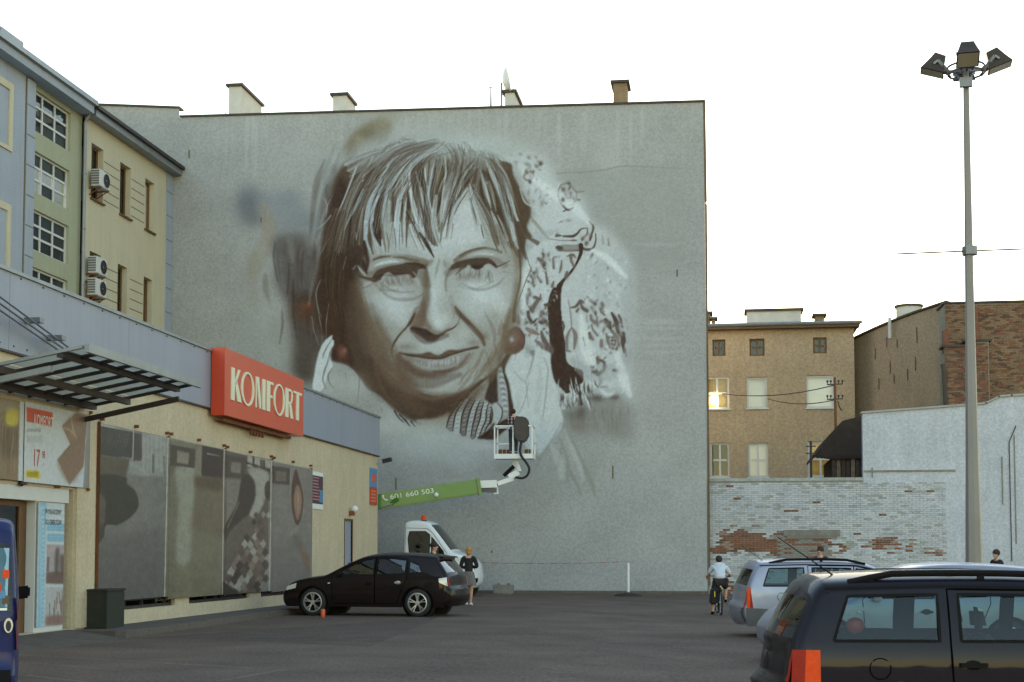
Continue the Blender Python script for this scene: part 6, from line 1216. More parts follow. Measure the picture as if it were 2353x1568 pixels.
cb = empty('dark_cable', (10.6, YW, 3), 0, 'thin dark cable hanging on the white plaster at the right', 'cable')
a, d_ = hit(2318, 985, 1, YW-.05), hit(2325, 1290, 1, YW-.05); part('cable', MB().tube([(a.x+.25, a.y, a.z+.1), (a.x, a.y, a.z-.5), (d_.x, d_.y, d_.z)], .018, 5), M['dark_metal'], cb)

# ================================================================ dark shed roof behind the wall
YS = 58.0
sd_ = empty('timber_shed', (6, YS, 0), 0, 'dark tarred shed roof with upright boards behind the white wall', 'shed')
q = lambda px, py, y=YS: hit(px, py, 1, y)
r0, r1, r2_, r3 = q(1874, 1050), q(1902, 1010), q(1936, 974), q(1984, 962)
mb = MB(); ln = Vector((0, 6, 0)); up = Vector((0, 0, .12))
pr = [r0, r1, r2_, r3, Vector((9.5, YS, r3.z+.15))]
for a, c_ in zip(pr[:-1], pr[1:]): mb.hexa([a, c_, c_+ln, a+ln, a+up, c_+up, c_+ln+up, a+ln+up])
mb.prism([r0, r1, r2_, r3, Vector((9.5, YS, r3.z)), Vector((9.5, YS, r0.z+.02)), Vector((q(1915, 1054).x, YS, q(1915, 1056).z))], (0, .3, 0)); part('roof', mb, M['tar_roof'], sd_)
sc_ = MB()
for k in range(14): x = r0.x+.05+k*.16; sc_.box(x, x+.07, YS-.05, YS, r0.z-.07, r0.z+.05)
part('eave_board', sc_, M['tar_roof'], sd_)
xb0, xb1 = q(1912, 1060).x, 9.3; nb_ = 26
for k in range(nb_):
    x = xb0+(xb1-xb0)*k/nb_; mb = MB().box(x, x+(xb1-xb0)/nb_-.03, YS+.1+(k % 2)*.05, YS+.16+(k % 2)*.05, -.2, r0.z+.02); part('board', mb, M['board_edge' if k % 3 == 1 else 'dark_boards'], sd_)
mb = MB().box(xb0+.05, xb1, YS+.4, YS+5.5, -.2, r0.z); part('body', mb, M['dark_boards'], sd_)

# ================================================================ brown tenement behind
DBR = 70.0; YB = 70.7
bt = empty('brown_tenement', (3, YB, 0), 0, 'brown plastered tenement with nine windows and a long white roof chimney', 'house')
TEN = Face((0, YB, 0), (1, 0, 0), (0, -1, 0)); q = lambda px, py: hit(px, py, 1, YB)
xr_, zt_ = q(1962, 757).x, q(1800, 757).z; x0 = -8.0
def wq(a, b, c, d): p, r = q(a, b), q(c, d); return (p.x, r.x, r.z, p.z)
WN = [wq(1637, 781, 1667, 818), wq(1722, 779, 1757, 818), wq(1868, 776, 1900, 812), wq(1620, 867, 1676, 940), wq(1716, 867, 1764, 938), wq(1853, 863, 1917, 937), wq(1632, 1018, 1677, 1097), wq(1719, 1018, 1766, 1097), wq(1856, 1015, 1916, 1096)]
WN += [(xr_*0-3.6, -2.6, a[2], a[3]) for a in (WN[1], WN[4], WN[7])]
w = MB(); TEN.wall(w, x0, xr_, -.3, zt_, WN, 0, depth=.2); w.face([(xr_, YB, -.3), (xr_, YB+11, -.3), (xr_, YB+11, zt_), (xr_, YB, zt_)]); part('wall', w, M['brown_plaster'], bt)
w = MB().box(x0, xr_-.05, YB+.65, YB+11, -.3, zt_-.05); part('body', w, M['brown_plaster'], bt)
for i, h in enumerate(WN):
    kind = [('brown_wood', 2, 2, 'grey_blind'), ('brown_wood', 2, 2, 'grey_blind'), ('brown_wood', 2, 2, 'grey_blind'), ('window_white', 2, 2, 'lit_room'), ('window_white', 1, 1, 'light_curtain'), ('window_white', 1, 1, 'light_curtain'), ('window_white', 2, 2, 'grey_blind'), ('window_white', 2, 2, 'light_curtain'), ('window_white', 2, 2, 'lit_room')][i % 9]
    o = windows_in(TEN, bt, h[0], h[1], h[2], h[3], kind[1], kind[2], kind[0], depth=.14, wide=.09, bar=.09, back=kind[3], sill='window_white' if i > 2 else None)
h = WN[3]; glint = empty('sun_glint', TEN.p((h[0]+h[1])/2, h[2]+.35, -.4), 0, 'added glow standing in for the sun in the window beside the fire wall', 'lamp')  # glowing ball and stem added in the window for the sun's glint
c_ = q(1641, 920); part('glint_ball', MB().ball((c_.x, YB-.02, c_.z), .20, .12, .24), mat('glow', (1, .8, .5), .5, emit=((1, .86, .55), 9)), glint, smooth=True); part('glint_stem', MB().tube([(c_.x, YB-.02, c_.z+.2), (c_.x, YB+.1, c_.z+.45)], .03, 6), M['white_paint'], glint)
c = MB(); c.hexa([(x0, YB-.45, zt_), (xr_+.25, YB-.45, zt_), (xr_+.25, YB+.3, zt_), (x0, YB+.3, zt_), (x0, YB-.45, zt_+.16), (xr_+.25, YB-.45, zt_+.16), (xr_+.25, YB+.3, zt_+.16), (x0, YB+.3, zt_+.16)]); part('cornice', c, M['timber'], bt)
c = MB(); c.tube([(x0, YB-.5, zt_+.2), (xr_+.35, YB-.5, zt_+.2)], .09, 8); part('gutter', c, M['zinc'], bt)
c = MB(); zr = q(1800, 741).z; c.hexa([(x0, YB-.3, zt_+.16), (xr_+.3, YB-.3, zt_+.16), (xr_+.3, YB+11, zt_+.16), (x0, YB+11, zt_+.16), (x0, YB+.1, zr-.05), (xr_+.2, YB+.1, zr-.05), (xr_+.2, YB+11, zr+.25), (x0, YB+11, zr+.25)]); part('roof', c, M['roof_dark'], bt)
def chim2(px0, px1, pt, dy, depth, m, base):
    y = YB+dy; a, c_ = hit(px0, pt, 1, y), hit(px1, pt, 1, y); o = part('chimney', MB().box(a.x, c_.x, y, y+depth, base, a.z-.08), M[m], bt); part('chimney_cap', MB().box(a.x-.12, c_.x+.12, y-.12, y+depth+.12, a.z-.08, a.z+.04), M['roof_dark'], o)
chim2(1716, 1841, 713, .3, 1.2, 'chimney_white', zr-.35); chim2(1873, 1894, 723, .8, .8, 'chimney_brick', zr-.3); chim2(1620, 1632, 718, .8, .8, 'chimney_brick', zr-.3); chim2(1635, 1644, 731, .7, .6, 'chimney_brick', zr-.3)

# ================================================================ gable house and brick house at the right
A, B_ = at_depth(1950, 786, 70.9), at_depth(2179, 695, 64.0)
gh = empty('gable_house', ((A.x+B_.x)/2, (A.y+B_.y)/2, 0), 0, 'grey-brown windowless gable wall sloping up behind the yard wall', 'house')
w = MB(); q = lambda t, z: (A.x+(B_.x-A.x)*t, A.y+(B_.y-A.y)*t, z)
nrm = Vector((-(B_.y-A.y), B_.x-A.x, 0)).normalized(); nrm = nrm if nrm.y > 0 else -nrm
zs = lambda t: A.z+(B_.z-A.z)*t+.12*math.sin(math.pi*t)
N = 10
for k in range(N): t0, t1 = k/N, (k+1)/N; w.face([q(t0, -.3), q(t1, -.3), q(t1, zs(t1)), q(t0, zs(t0))])
part('wall', w, M['gable_plaster'], gh)
c = MB()
for k in range(N):
    t0, t1 = k/N, (k+1)/N; a, d_ = Vector(q(t0, zs(t0))), Vector(q(t1, zs(t1))); e = nrm*6+Vector((0, 0, -1.2)); f_ = -nrm*.12; u_ = Vector((0, 0, .09))
    c.hexa([a+f_, d_+f_, d_+e, a+e, a+f_+u_, d_+f_+u_, d_+e+u_, a+e+u_])
part('roof', c, M['roof_dark'], gh)
sl = MB()
for px, py, h in ((2038, 690+85, 24), (2062, 700+80, 20), (2107, 752, 36), (2046, 830, 30), (2086, 848, 26), (2104, 820, 32), (2012, 800, 26), (2020, 870, 26), (2055, 860, 22)):
    # vertical slots in the gable plane
    d = ray(px, py); n2 = Vector((nrm.x, nrm.y)); tt = (n2.x*A.x+n2.y*A.y)/(n2.x*d[0]+n2.y*d[1]); p = Vector((d[0]*tt, d[1]*tt, 1.5+d[2]*tt)); uu = Vector((B_.x-A.x, B_.y-A.y, 0)).normalized()*.035; ff = -nrm*.02
    z1 = p.z-h*.021; sl.face([p-uu+ff, p+uu+ff, Vector((p.x+uu.x+ff.x, p.y+uu.y+ff.y, z1)), Vector((p.x-uu.x+ff.x, p.y-uu.y+ff.y, z1))])
part('slot', sl, M['dark_brick'], gh, kind='stuff')
p = at_depth(2088, 705, 70); o = part('chimney', MB().lathe([(.62, p.z-2.2), (.62, p.z-.05)], (p.x, p.y, 0), 20), M['chimney_white'], gh, smooth=True); part('chimney_cap', MB().lathe([(.0, p.z+.05), (.7, p.z+.05), (.7, p.z-.05), (.6, p.z-.05)], (p.x, p.y, 0), 20), M['roof_dark'], o)
p = at_depth(2044, 730, 67.5); part('vent_pipe', MB().tube([(p.x, p.y, p.z-1), (p.x, p.y, p.z)], .08, 8), M['chimney_white'], gh)
YK = at_depth(2170, 760, 63).y
bh = empty('brick_house', (14, YK, 0), 0, 'ochre brick house at the right edge behind the lamp mast', 'house')
q = lambda px, py, y=YK: hit(px, py, 1, y)
xk0, xk1, zk = q(2172, 800).x, 22.0, q(2300, 696).z
part('wall', MB().box(xk0, xk1, YK, YK+9, -.3, zk), M['mortar'], bh)
part('coping', MB().box(xk0-.1, xk1, YK-.12, YK+9, zk, zk+.08), M['roof_dark'], bh)
zb = 5.6
def pick_b(u, v, r): return ('ochre_brick' if r.random() < .62 else 'red_brick' if r.random() < .6 else 'dark_brick')
brick_field(bh, xk0+.02, YK-.002, zb, 6.6, zk-zb, pick_b, lambda m: {'red_brick': 2, 'ochre_brick': 1, 'dark_brick': 1.5}[m], 240)
YA = YK-.9; z1, z2 = q(2200, 793, YA).z, q(2240, 780, YA).z; xa, xm, xc = q(2170, 800, YA).x, q(2222, 800, YA).x, q(2272, 800, YA).x
bs = MB().box(xa, xm-.001, YA, YK-.04, -.3, z1-.1); bs.box(xm, xc, YA, YK-.04, -.3, z2-.1); part('chimney_stack', bs, M['mortar'], bh)
part('stack_cap', MB().box(xa-.12, xm-.13, YA-.12, YK-.04, z1-.1, z1).box(xm-.12, xc+.12, YA-.12, YK-.04, z2-.1, z2), M['roof_dark'], bh)
brick_field(bh, xa+.01, YA-.002, zb, xc-xa-.02, z2-.12-zb, lambda u, v, r: 'red_brick' if r.random() < .5 else 'dark_brick' if r.random() < .5 else 'ochre_brick', lambda m: 1, 60, shape=lambda u, v: xa+u > xm or zb+v < z1-.12)
p = q(2240, 705, YK-.15); part('flue_pipe', MB().box(p.x-.16, p.x+.12, YK-.3, YK-.04, z2, p.z), M['red_brick'], bh); p = q(2172, 760, YA+.3); part('flue_pipe', MB().box(p.x-.12, p.x+.12, YA+.1, YA+.5, z1-.3, p.z), M['red_brick'], bh)
p = q(2165, 838, YA); part('downpipe', MB().tube([(p.x+.25, YA-.12, 3), (p.x+.05, YA-.12, p.z-.2), (p.x+.0, YA-.12, p.z)], .1, 8), M['roof_dark'], bh)

# ================================================================ wire pole in the yard
YP = 61.0; q = lambda px, py, y=YP: hit(px, py, 1, y)
up_ = empty('wire_pole', (q(1920, 980).x, YP, 0), 0, 'thin rusty wire pole with two cross arms of insulators', 'pole')
a, d_ = q(1918, 868), q(1921, 1000); part('post', MB().tube([(d_.x, YP, 0), (d_.x, YP, d_.z), (a.x, YP, a.z)], [.07, .06, .05], 8), M['rust'], up_)
for py in (884, 918):
    c_ = q(1918, py); part('cross_arm', MB().bar((c_.x-.32, YP, c_.z), (c_.x+.34, YP, c_.z+.02), .05), M['dark_metal'], up_)
    ins = MB()
    for k in (-.30, -.16, .16, .32): ins.tube([(c_.x+k, YP, c_.z+.02), (c_.x+k, YP, c_.z+.1)], .018, 5); ins.ball((c_.x+k, YP, c_.z+.14), .05)
    part('insulator', ins, M['dark_metal'], up_)
def sag(a, b, s, n=9): return [Vector(a).lerp(Vector(b), t/(n-1))+Vector((0, 0, -s*4*(t/(n-1))*(1-t/(n-1)))) for t in range(n)]
wi = MB(); e1, e2 = hit(1660, 905, 1, YB-.3), hit(1764, 917, 1, YB-.3)
wi.tube(sag((q(1915, 886).x, YP, q(1915, 886).z), e1, .25), .022, 5); wi.tube(sag((q(1915, 920).x, YP, q(1915, 920).z), e2, .2), .022, 5); wi.tube(sag((q(1925, 922).x, YP, q(1925, 922).z), (q(1940, 932).x, YP+1, q(1940, 938).z), .1), .022, 5)
part('wire', wi, M['dark_metal'], up_)
YP2 = 57.0; up2 = empty('wire_pole', (q(1862, 1100, YP2).x, YP2, 0), 0, 'short dark wire pole in front of the lit tenement window', 'pole')
a, d_ = q(1863, 1014, YP2), q(1863, 1080, YP2); part('post', MB().tube([(a.x, YP2, 0), (a.x, YP2, a.z)], .05, 6), M['dark_metal'], up2)
for py in (1026, 1042): c_ = q(1863, py, YP2); part('cross_arm', MB().bar((c_.x-.2, YP2, c_.z), (c_.x+.2, YP2, c_.z), .045), M['dark_metal'], up2)

# ================================================================ floodlight mast
ml = at_depth(2238, 1290, 30); zg = gz(ml.x, ml.y)
lm = empty('floodlight_mast', (ml.x, ml.y, zg), 0, 'tall tapering grey mast with four floodlights on a ring', 'street lamp')
H = at_depth(2219, 140, 30).z; tx = at_depth(2219, 140, 30).x-ml.x; ty = at_depth(2219, 140, 30).y-ml.y
N = 10; mb = MB(); zz = [zg, zg+.4, 1.5, 3.5, 6.5, 9.5, H]; rr = [.23, .19, .172, .137, .10, .074, .06]
mb.tube([(ml.x+tx*(z-1.3)/(H-1.3), ml.y+ty*(z-1.3)/(H-1.3), z) for z in zz], rr, 8); part('mast', mb, M['mast_paint'], lm)
cxm, cym = ml.x+tx, ml.y+ty
ring_ = MB()
for dz in (0, .14):
    pts = [(cxm+.38*math.cos(a), cym+.38*math.sin(a), H-.28+dz) for a in np.linspace(0, 2*math.pi, 25)]; ring_.tube(pts, .022, 6)
for a in (0, 90, 180, 270): ring_.bar((cxm, cym, H-.22), (cxm+.38*math.cos(R(a)), cym+.38*math.sin(R(a)), H-.22), .05)
part('ring', ring_, M['grey_metal'], lm)
for k, a in enumerate((-6, 84, 174, 264)):
    rot = Matrix.Translation((cxm, cym, H-.14)) @ Matrix.Rotation(R(a), 4, 'Z') @ Matrix.Translation((.63, 0, .02)) @ Matrix.Rotation(R(-24), 4, 'Y') @ Matrix.Scale(.86, 4)
    hd = MB(); f = [(-.20, -.22, .05), (.24, -.22, .05), (.24, .22, .05), (-.20, .22, .05), (-.13, -.15, .34), (.15, -.15, .34), (.15, .15, .34), (-.13, .15, .34)]; hd.hexa(f)
    hd.hexa([(-.27, -.27, -.10), (.32, -.27, -.16), (.32, .27, -.16), (-.27, .27, -.10), (-.20, -.22, .05), (.24, -.22, .05), (.24, .22, .05), (-.20, .22, .05)])
    hd.v = [tuple(rot @ Vector(v)) for v in hd.v]; ho = part('floodlight', hd, M['lamp_brown'], lm)
    gl = MB(); gl.face([(-.24, -.24, -.115), (.29, -.24, -.168), (.29, .24, -.168), (-.24, .24, -.115)]); gl.v = [tuple(rot @ Vector(v)) for v in gl.v]; part('lens', gl, M['lamp_glass'], ho)
    yk = MB()
    for s in (-1, 1): yk.bar((-.42, s*.12, -.05), (.0, s*.245, .14), .04, .08); yk.bar((0, s*.245, .14), (.06, s*.245, .02), .05)
    yk.v = [tuple(rot @ Vector(v)) for v in yk.v]; part('yoke', yk, M['grey_metal'], ho)
cbx = MB().box(cxm-.16, cxm+.1, cym-.2, cym-.09, H-.62, H-.42); part('junction_box', cbx, M['grey_metal'], lm)
# span rod through the mast
zr_ = at_depth(2228, 577, 30); l_, r_ = at_depth(2060, 584, 29.7), at_depth(2420, 570, 30.2)
so = empty('span_rod', (zr_.x, zr_.y, zr_.z), 0, 'thin horizontal rod crossing the lamp mast half way up', 'rod')
part('rod', MB().tube([l_, zr_, r_], .018, 6), M['dark_metal'], so); part('collar', MB().tube([(zr_.x, zr_.y, zr_.z-.09), (zr_.x, zr_.y, zr_.z+.09)], .16, 10), M['grey_metal'], so)

# ================================================================ small things in the yard
a, t = hit(1444, 1370, 2, 0), None; zt1 = at_depth(1444, 1294, -a.x*math.sin(PHI)+a.y*math.cos(PHI)).z
bo = empty('white_post', (a.x, a.y, 0), 0, 'thin white post on a round dark rubber foot', 'post')
part('post', MB().tube([(a.x, a.y, .1), (a.x, a.y, zt1)], .045, 10), M['white_paint'], bo); part('foot', MB().lathe([(.0, .14), (.08, .13), (.30, .09), (.48, .04), (.5, .0)], (a.x, a.y-.1, gz(a.x, a.y)), 18), M['rubber'], bo)
a = hit(1163, 1357, 2, 0); bk = MB(); w_ = .36
bk.box(-w_, w_, -.22, .22, 0, .34); bk.box(-w_+.1, -w_+.25, -.1, .1, .34, .40); bk.box(w_-.25, w_-.1, -.1, .1, .34, .40); o = part('concrete_block', bk, M['concrete']); bevel(o, .03); o.location = (-7.85, 51.6, 0); tag(o, 'grey concrete block with two lugs standing at the foot of the painted wall', 'block')
tp = MB(); y_ = 52.2; x0_, x1_ = hit(1105, 1293, 1, y_), hit(1440, 1291, 1, 49.5)
pts = sag(x0_, (a.x*0+hit(1444, 1296, 2, .9).x if False else -3.2, 49.0, x1_.z), .05, 25)
for k in range(24): tp.hexa([pts[k]+Vector((0, 0, -.009)), pts[k+1]+Vector((0, 0, -.009)), pts[k+1]+Vector((0, .004, -.009)), pts[k]+Vector((0, .004, -.009)), pts[k]+Vector((0, 0, .009)), pts[k+1]+Vector((0, 0, .009)), pts[k+1]+Vector((0, .004, .009)), pts[k]+Vector((0, .004, .009))], k % 2)
tag(part('barrier_tape', tp, [M['red_print'], M['fascia']]), 'red and white barrier tape stretched to the white post', 'tape')
a = hit(742, 1421, 2, 0); o = part('drink_can', MB().lathe([(0, 0), (.05, .0), (.055, .02), (.055, .19), (.045, .21), (0, .21)], (0, 0, 0), 14), mat('orange_can', srgb(206, 92, 54), .4, .2), smooth=True); o.location = (a.x, a.y, 0); tag(o, 'small orange can standing on the asphalt beside the black hatchback', 'can')
# ================================================================ vehicles
def paint_mat(name, col, rough=.42, metal=.0, coat=.30, dust=.08):
    return mat(name, col, rough, metal, var=dust, scale=2.5, coat=coat, spec=.10)
paint_mat('black_paint', (.012, .007, .007)); paint_mat('navy_paint', (.010, .008, .014)); paint_mat('silver_paint', (.30, .31, .38), .38, .5); paint_mat('blue_paint', (.020, .026, .10)); paint_mat('van_white', (.72, .75, .78), .4, .0, .6)
mat('trim', (.008, .007, .007), .75, spec=.15, var=.1, scale=8); mat('gap', (.003, .003, .003), 1.0, spec=0.0); mat('bumper_grey', (.085, .08, .083), .5, var=.1, scale=5); mat('rim', (.52, .51, .50), .35, .7, var=.08, scale=9); mat('seat', (.035, .036, .042), .9, var=.2, scale=9)
mat('lamp_red', (.30, .02, .01), .5, spec=.15, var=.12, scale=40); mat('lamp_orange', (.72, .07, .012), .5, spec=.15, var=.1, scale=40); mat('lamp_clear', (.62, .62, .60), .12, coat=1); mat('plate', srgb(206, 206, 196), .5, var=.06, scale=20)
carglass = glassmat('car_glass', (.54, .70, .72), .95, .85); carglass_dark = glassmat('dark_car_glass', (.20, .24, .25), .95, .6, .07)
def in_poly(p, poly):
    x, y = p; r = False
    for (ax, ay), (bx, by) in zip(poly, poly[1:]+poly[:1]):
        if (ay > y) != (by > y) and x < (bx-ax)*(y-ay)/(by-ay)+ax: r = not r
    return r
def catmull(p, n=4):
    p = [Vector(q) for q in p]; q = [2*p[0]-p[1]]+p+[2*p[-1]-p[-2]]; out = []
    for i in range(1, len(q)-2):
        a, b, c, d = q[i-1], q[i], q[i+1], q[i+2]
        for k in range(n): t = k/n; out.append(.5*((2*b)+(c-a)*t+(2*a-5*b+4*c-d)*t*t+(3*b-a-3*c+d)*t**3))
    return out+[q[-2]]
class Car:
    """a car body from its side profile: two curved side sheets, a top sheet over hood, screens, roof and tail, glazed openings and doors"""
    def __init__(s, root, prof, W, belt, roof, paint, windows, doors, wheels, wr, screens, glassm, tumble=.80, r=.07, floor=.22, bow=.10, arch=.065, crown=.05):
        s.root, s.W, s.belt, s.roofz, s.tum, s.paint = root, W, belt, roof, tumble, paint
        s.xm = (min(p[0] for p in prof)+max(p[0] for p in prof))/2; s.hl = (max(p[0] for p in prof)-min(p[0] for p in prof))/2; s.bow = bow
        P = catmull([(a, b) for a, b in prof], 4); s.P = P; n = len(P)
        tan = [(P[min(i+1, n-1)]-P[max(i-1, 0)]).normalized() for i in range(n)]; nor = [Vector((-t.y, t.x)) for t in tan]
        I = [p-q*r for p, q in zip(P, nor)]
        # outline: inner profile rear -> front, then along the sill back with wheel arches
        sill = [Vector((I[-1].x-.02, floor))]
        for cx in sorted(wheels, reverse=True):
            R_ = wr+arch; a0 = math.asin(max(-.95, (floor-wr)/R_))
            sill += [Vector((cx+R_*math.cos(a), wr+R_*math.sin(a))) for a in np.linspace(a0, math.pi-a0, 15)]
        sill.append(Vector((I[0].x+.02, floor)))
        outline = [(p.x, p.y) for p in I]+[(p.x, p.y) for p in sill]
        pts = [Vector(p) for p in outline]; ed = [(i, (i+1) % len(pts)) for i in range(len(pts))]
        def loop(poly):
            k = len(pts)
            dense = []
            for a, c in zip(poly, poly[1:]+poly[:1]):
                m = max(1, int((Vector(c)-Vector(a)).length/.12))
                for t in range(m): dense.append(Vector(a).lerp(Vector(c), t/m))
            pts.extend(dense); ed.extend([(k+i, k+(i+1) % len(dense)) for i in range(len(dense))])
        for w in windows: loop(w)
        for d in doors: loop(d)
        x0, x1 = min(p[0] for p in outline), max(p[0] for p in outline)
        for x in np.arange(x0+.06, x1, .12):
            for z in np.arange(floor+.05, roof, .10):
                if in_poly((x, z), outline): pts.append(Vector((x+random.uniform(-.01, .01), z+random.uniform(-.01, .01))))
        V, E, Fc, *_ = delaunay_2d_cdt(pts, ed, [], 0, 1e-5)
        cls = {}
        for f in Fc:
            c = ((V[f[0]].x+V[f[1]].x+V[f[2]].x)/3, (V[f[0]].y+V[f[1]].y+V[f[2]].y)/3)
            if not in_poly(c, outline): continue
            k = next((('w', i) for i, w in enumerate(windows) if in_poly(c, w)), None) or next((('d', i) for i, d in enumerate(doors) if in_poly(c, d)), None) or ('b', 0)
            cls.setdefault(k, []).append(f)
        body = MB()
        def addside(mb, fs, sg, off=0.):
            m = {}
            for f in fs:
                for i in f:
                    if i not in m: m[i] = len(mb.v); mb.v.append(s.side(V[i].x, V[i].y, sg, off))
                mb.f.append(tuple(m[i] for i in f)); mb.m.append(0)
        for sg in (-1, 1): addside(body, cls[('b', 0)], sg)
        # top sheet
        ts = [-1, -.985, -.96, -.92, -.86, -.7, -.45, -.2, 0, .2, .45, .7, .86, .92, .96, .985, 1]
        grid = []
        for i in range(n):
            row = []
            for t in ts:
                we = s.half(I[i].x, I[i].y); t0 = 1-r*1.3/we; q = max(0, (abs(t)-t0)/(1-t0)); ins = r*(1-math.sqrt(max(0, 1-q*q))); cr = crown*(1-t*t)*(1 if nor[i].y > .3 else .6)
                p = P[i]-nor[i]*ins+nor[i]*(cr-crown*.0 if abs(t) < 1 else 0)*(1-q)
                row.append(s.deform(p.x, we*t, p.y))
            grid.append(row)
        gl = {k: MB() for k in screens}
        for i in range(n-1):
            for j in range(len(ts)-1):
                tgt = body
                for k, (a, c, tw) in screens.items():
                    if a*4 <= i < c*4 and abs((ts[j]+ts[j+1])/2) < tw: tgt = gl[k]
                tgt.face([grid[i][j], grid[i+1][j], grid[i+1][j+1], grid[i][j+1]])
        part('body', body, paint, root, smooth=True, local=True, weld=True)
        for k, m in gl.items(): part(k, m, glassm, root, smooth=True, local=True, weld=True)
        s.doors = {}
        for i in range(len(doors)):
            for sg in (-1, 1):
                mb = MB(); addside(mb, cls.get(('d', i), []), sg); s.doors[(i, sg)] = part('door', mb, paint, root, smooth=True, local=True)
                s.strip('door_seam', doors[i]+doors[i][:1], .014, sg, .003, M['gap'], s.doors[(i, sg)])
        for i in range(len(windows)):
            for sg in (-1, 1):
                mb = MB(); addside(mb, cls[('w', i)], sg, -.012); o = part('side_window', mb, glassm, root, smooth=True, local=True)
                s.strip('window_seal', windows[i]+windows[i][:1], .024, sg, .003, M['trim'], o)
        # inner dark tub and wheel wells
        tub = MB(); xa, xb = x0+.12, x1-.12; hw = W/2-.22
        tub.box(xa, xb, -hw, hw, floor+.02, floor+.16)
        for cx in wheels:
            for sg in (-1, 1): tub.lathe([(wr+arch-.005, sg*(W/2-.30)), (wr+arch-.005, sg*(W/2-.05))], (cx, 0, wr), 22, 'y'); tub.lathe([(.0, sg*(W/2-.30)), (wr+arch, sg*(W/2-.30))], (cx, 0, wr), 22, 'y')
        part('underbody', tub, M['black'], root, local=True)
        s.wr, s.wheels_x = wr, wheels
    def half(s, x, z):
        k = 1-.035*max(0, (.45-z)/.3)**2
        if z > s.belt-.12: t = (z-s.belt+.12)/(s.roofz-s.belt+.12); k *= 1-(1-s.tum)*t**1.25
        else: k *= 1-.012*((z-.62)/.3)**2
        return s.W/2*k
    def deform(s, x, y, z):
        u = min(1, max(0, (abs(x-s.xm)/s.hl-.72)/.28)); u = u*u
        return (x-math.copysign(1, x-s.xm)*s.bow*u*(abs(y)/(s.W/2))**2, y*(1-.05*u), z)
    def side(s, x, z, sg, off=0.): return s.deform(x, sg*(s.half(x, z)+off), z)
    def strip(s, name, line, w, sg, off, m, parent):
        mb = MB(); pts = []
        for a, c in zip(line[:-1], line[1:]):
            k = max(1, int((Vector(c)-Vector(a)).length/.08))
            for t in range(k): pts.append(Vector(a).lerp(Vector(c), t/k))
        pts.append(Vector(line[-1]))
        for i, p in enumerate(pts):
            d = (pts[min(i+1, len(pts)-1)]-pts[max(i-1, 0)])
            if d.length < 1e-6: d = Vector((1, 0))
            q = Vector((-d.y, d.x)).normalized()*w/2; a, c = p-q, p+q
            mb.v += [s.side(a.x, a.y, sg, off), s.side(c.x, c.y, sg, off)]
            if i: k = len(mb.v)-4; mb.f.append((k, k+1, k+3, k+2)); mb.m.append(0)
        return part(name, mb, m, parent, local=True)
    def patch(s, mb, poly, sg, off, mi=0):
        k = max(2, int((poly[1][0]-poly[0][0])/.08)) if len(poly) == 4 else 3
        for i in range(k):
            for j in range(3):
                def q(u, v): a = Vector(poly[0]).lerp(Vector(poly[1]), u); c = Vector(poly[3]).lerp(Vector(poly[2]), u); p = a.lerp(c, v); return s.side(p.x, p.y, sg, off)
                mb.face([q(i/k, j/3), q((i+1)/k, j/3), q((i+1)/k, (j+1)/3), q(i/k, (j+1)/3)], mi)
    def endx(s, z, front):
        P = s.P; n = len(P); top = max(range(n), key=lambda i: P[i].y); seq = P[top:] if front else P[:top+1][::-1]
        for a, c in zip(seq[:-1], seq[1:]):
            if (a.y-z)*(c.y-z) <= 0 and a.y != c.y and (a.y-c.y) > 0: return a.x+(c.x-a.x)*(a.y-z)/(a.y-c.y)
        return seq[-1].x
    def endpatch(s, mb, y0, y1, z0, z1, front, off, mi=0, n=5):
        e = 1 if front else -1
        for i in range(n):
            for j in range(3):
                def q(u, v): y = y0+(y1-y0)*u; z = z0+(z1-z0)*v; return s.deform(s.endx(z, front)+e*off, y, z)
                mb.face([q(i/n, j/3), q((i+1)/n, j/3), q((i+1)/n, (j+1)/3), q(i/n, (j+1)/3)], mi)
    def wheels(s, spokes=5, double=True, tyre_w=.2, inset=.015):
        wr = s.wr
        for cx in s.wheels_x:
            for sg in (-1, 1):
                y = sg*(s.W/2-inset); yi = sg*(s.W/2-inset-tyre_w); c = (cx, 0, wr); rr = wr*.70
                t = MB().lathe([(rr-.02, yi), (wr*.95, yi), (wr, yi+sg*.03), (wr, y-sg*.03), (wr*.95, y-sg*.004), (rr+.01, y)], c, 28, 'y'); w = part('wheel', t, M['rubber'], s.root, smooth=True, local=True)
                rm = MB().lathe([(rr+.012, y+sg*.002), (rr-.012, y+sg*.006), (rr-.025, y-sg*.03)], c, 28, 'y')
                for k in range(spokes):
                    a0 = 2*math.pi*k/spokes+.3
                    for da in ((-.17, .17) if double else (0,)):
                        p0 = (cx+.05*math.cos(a0), y-sg*.02, wr+.05*math.sin(a0)); p1 = (cx+(rr-.015)*math.cos(a0+da), y-sg*.006, wr+(rr-.015)*math.sin(a0+da)); rm.bar(p0, p1, .038 if double else .06, .02)
                rm.lathe([(0, y+sg*.0), (.055, y-sg*.002), (.06, y-sg*.03)], c, 14, 'y'); o = part('rim', rm, M['rim'], w, smooth=False, local=True)
                bk = MB().lathe([(0, y-sg*.07), (rr, y-sg*.07)], c, 24, 'y'); part('brake_disc', bk, M['trim'], w, local=True)
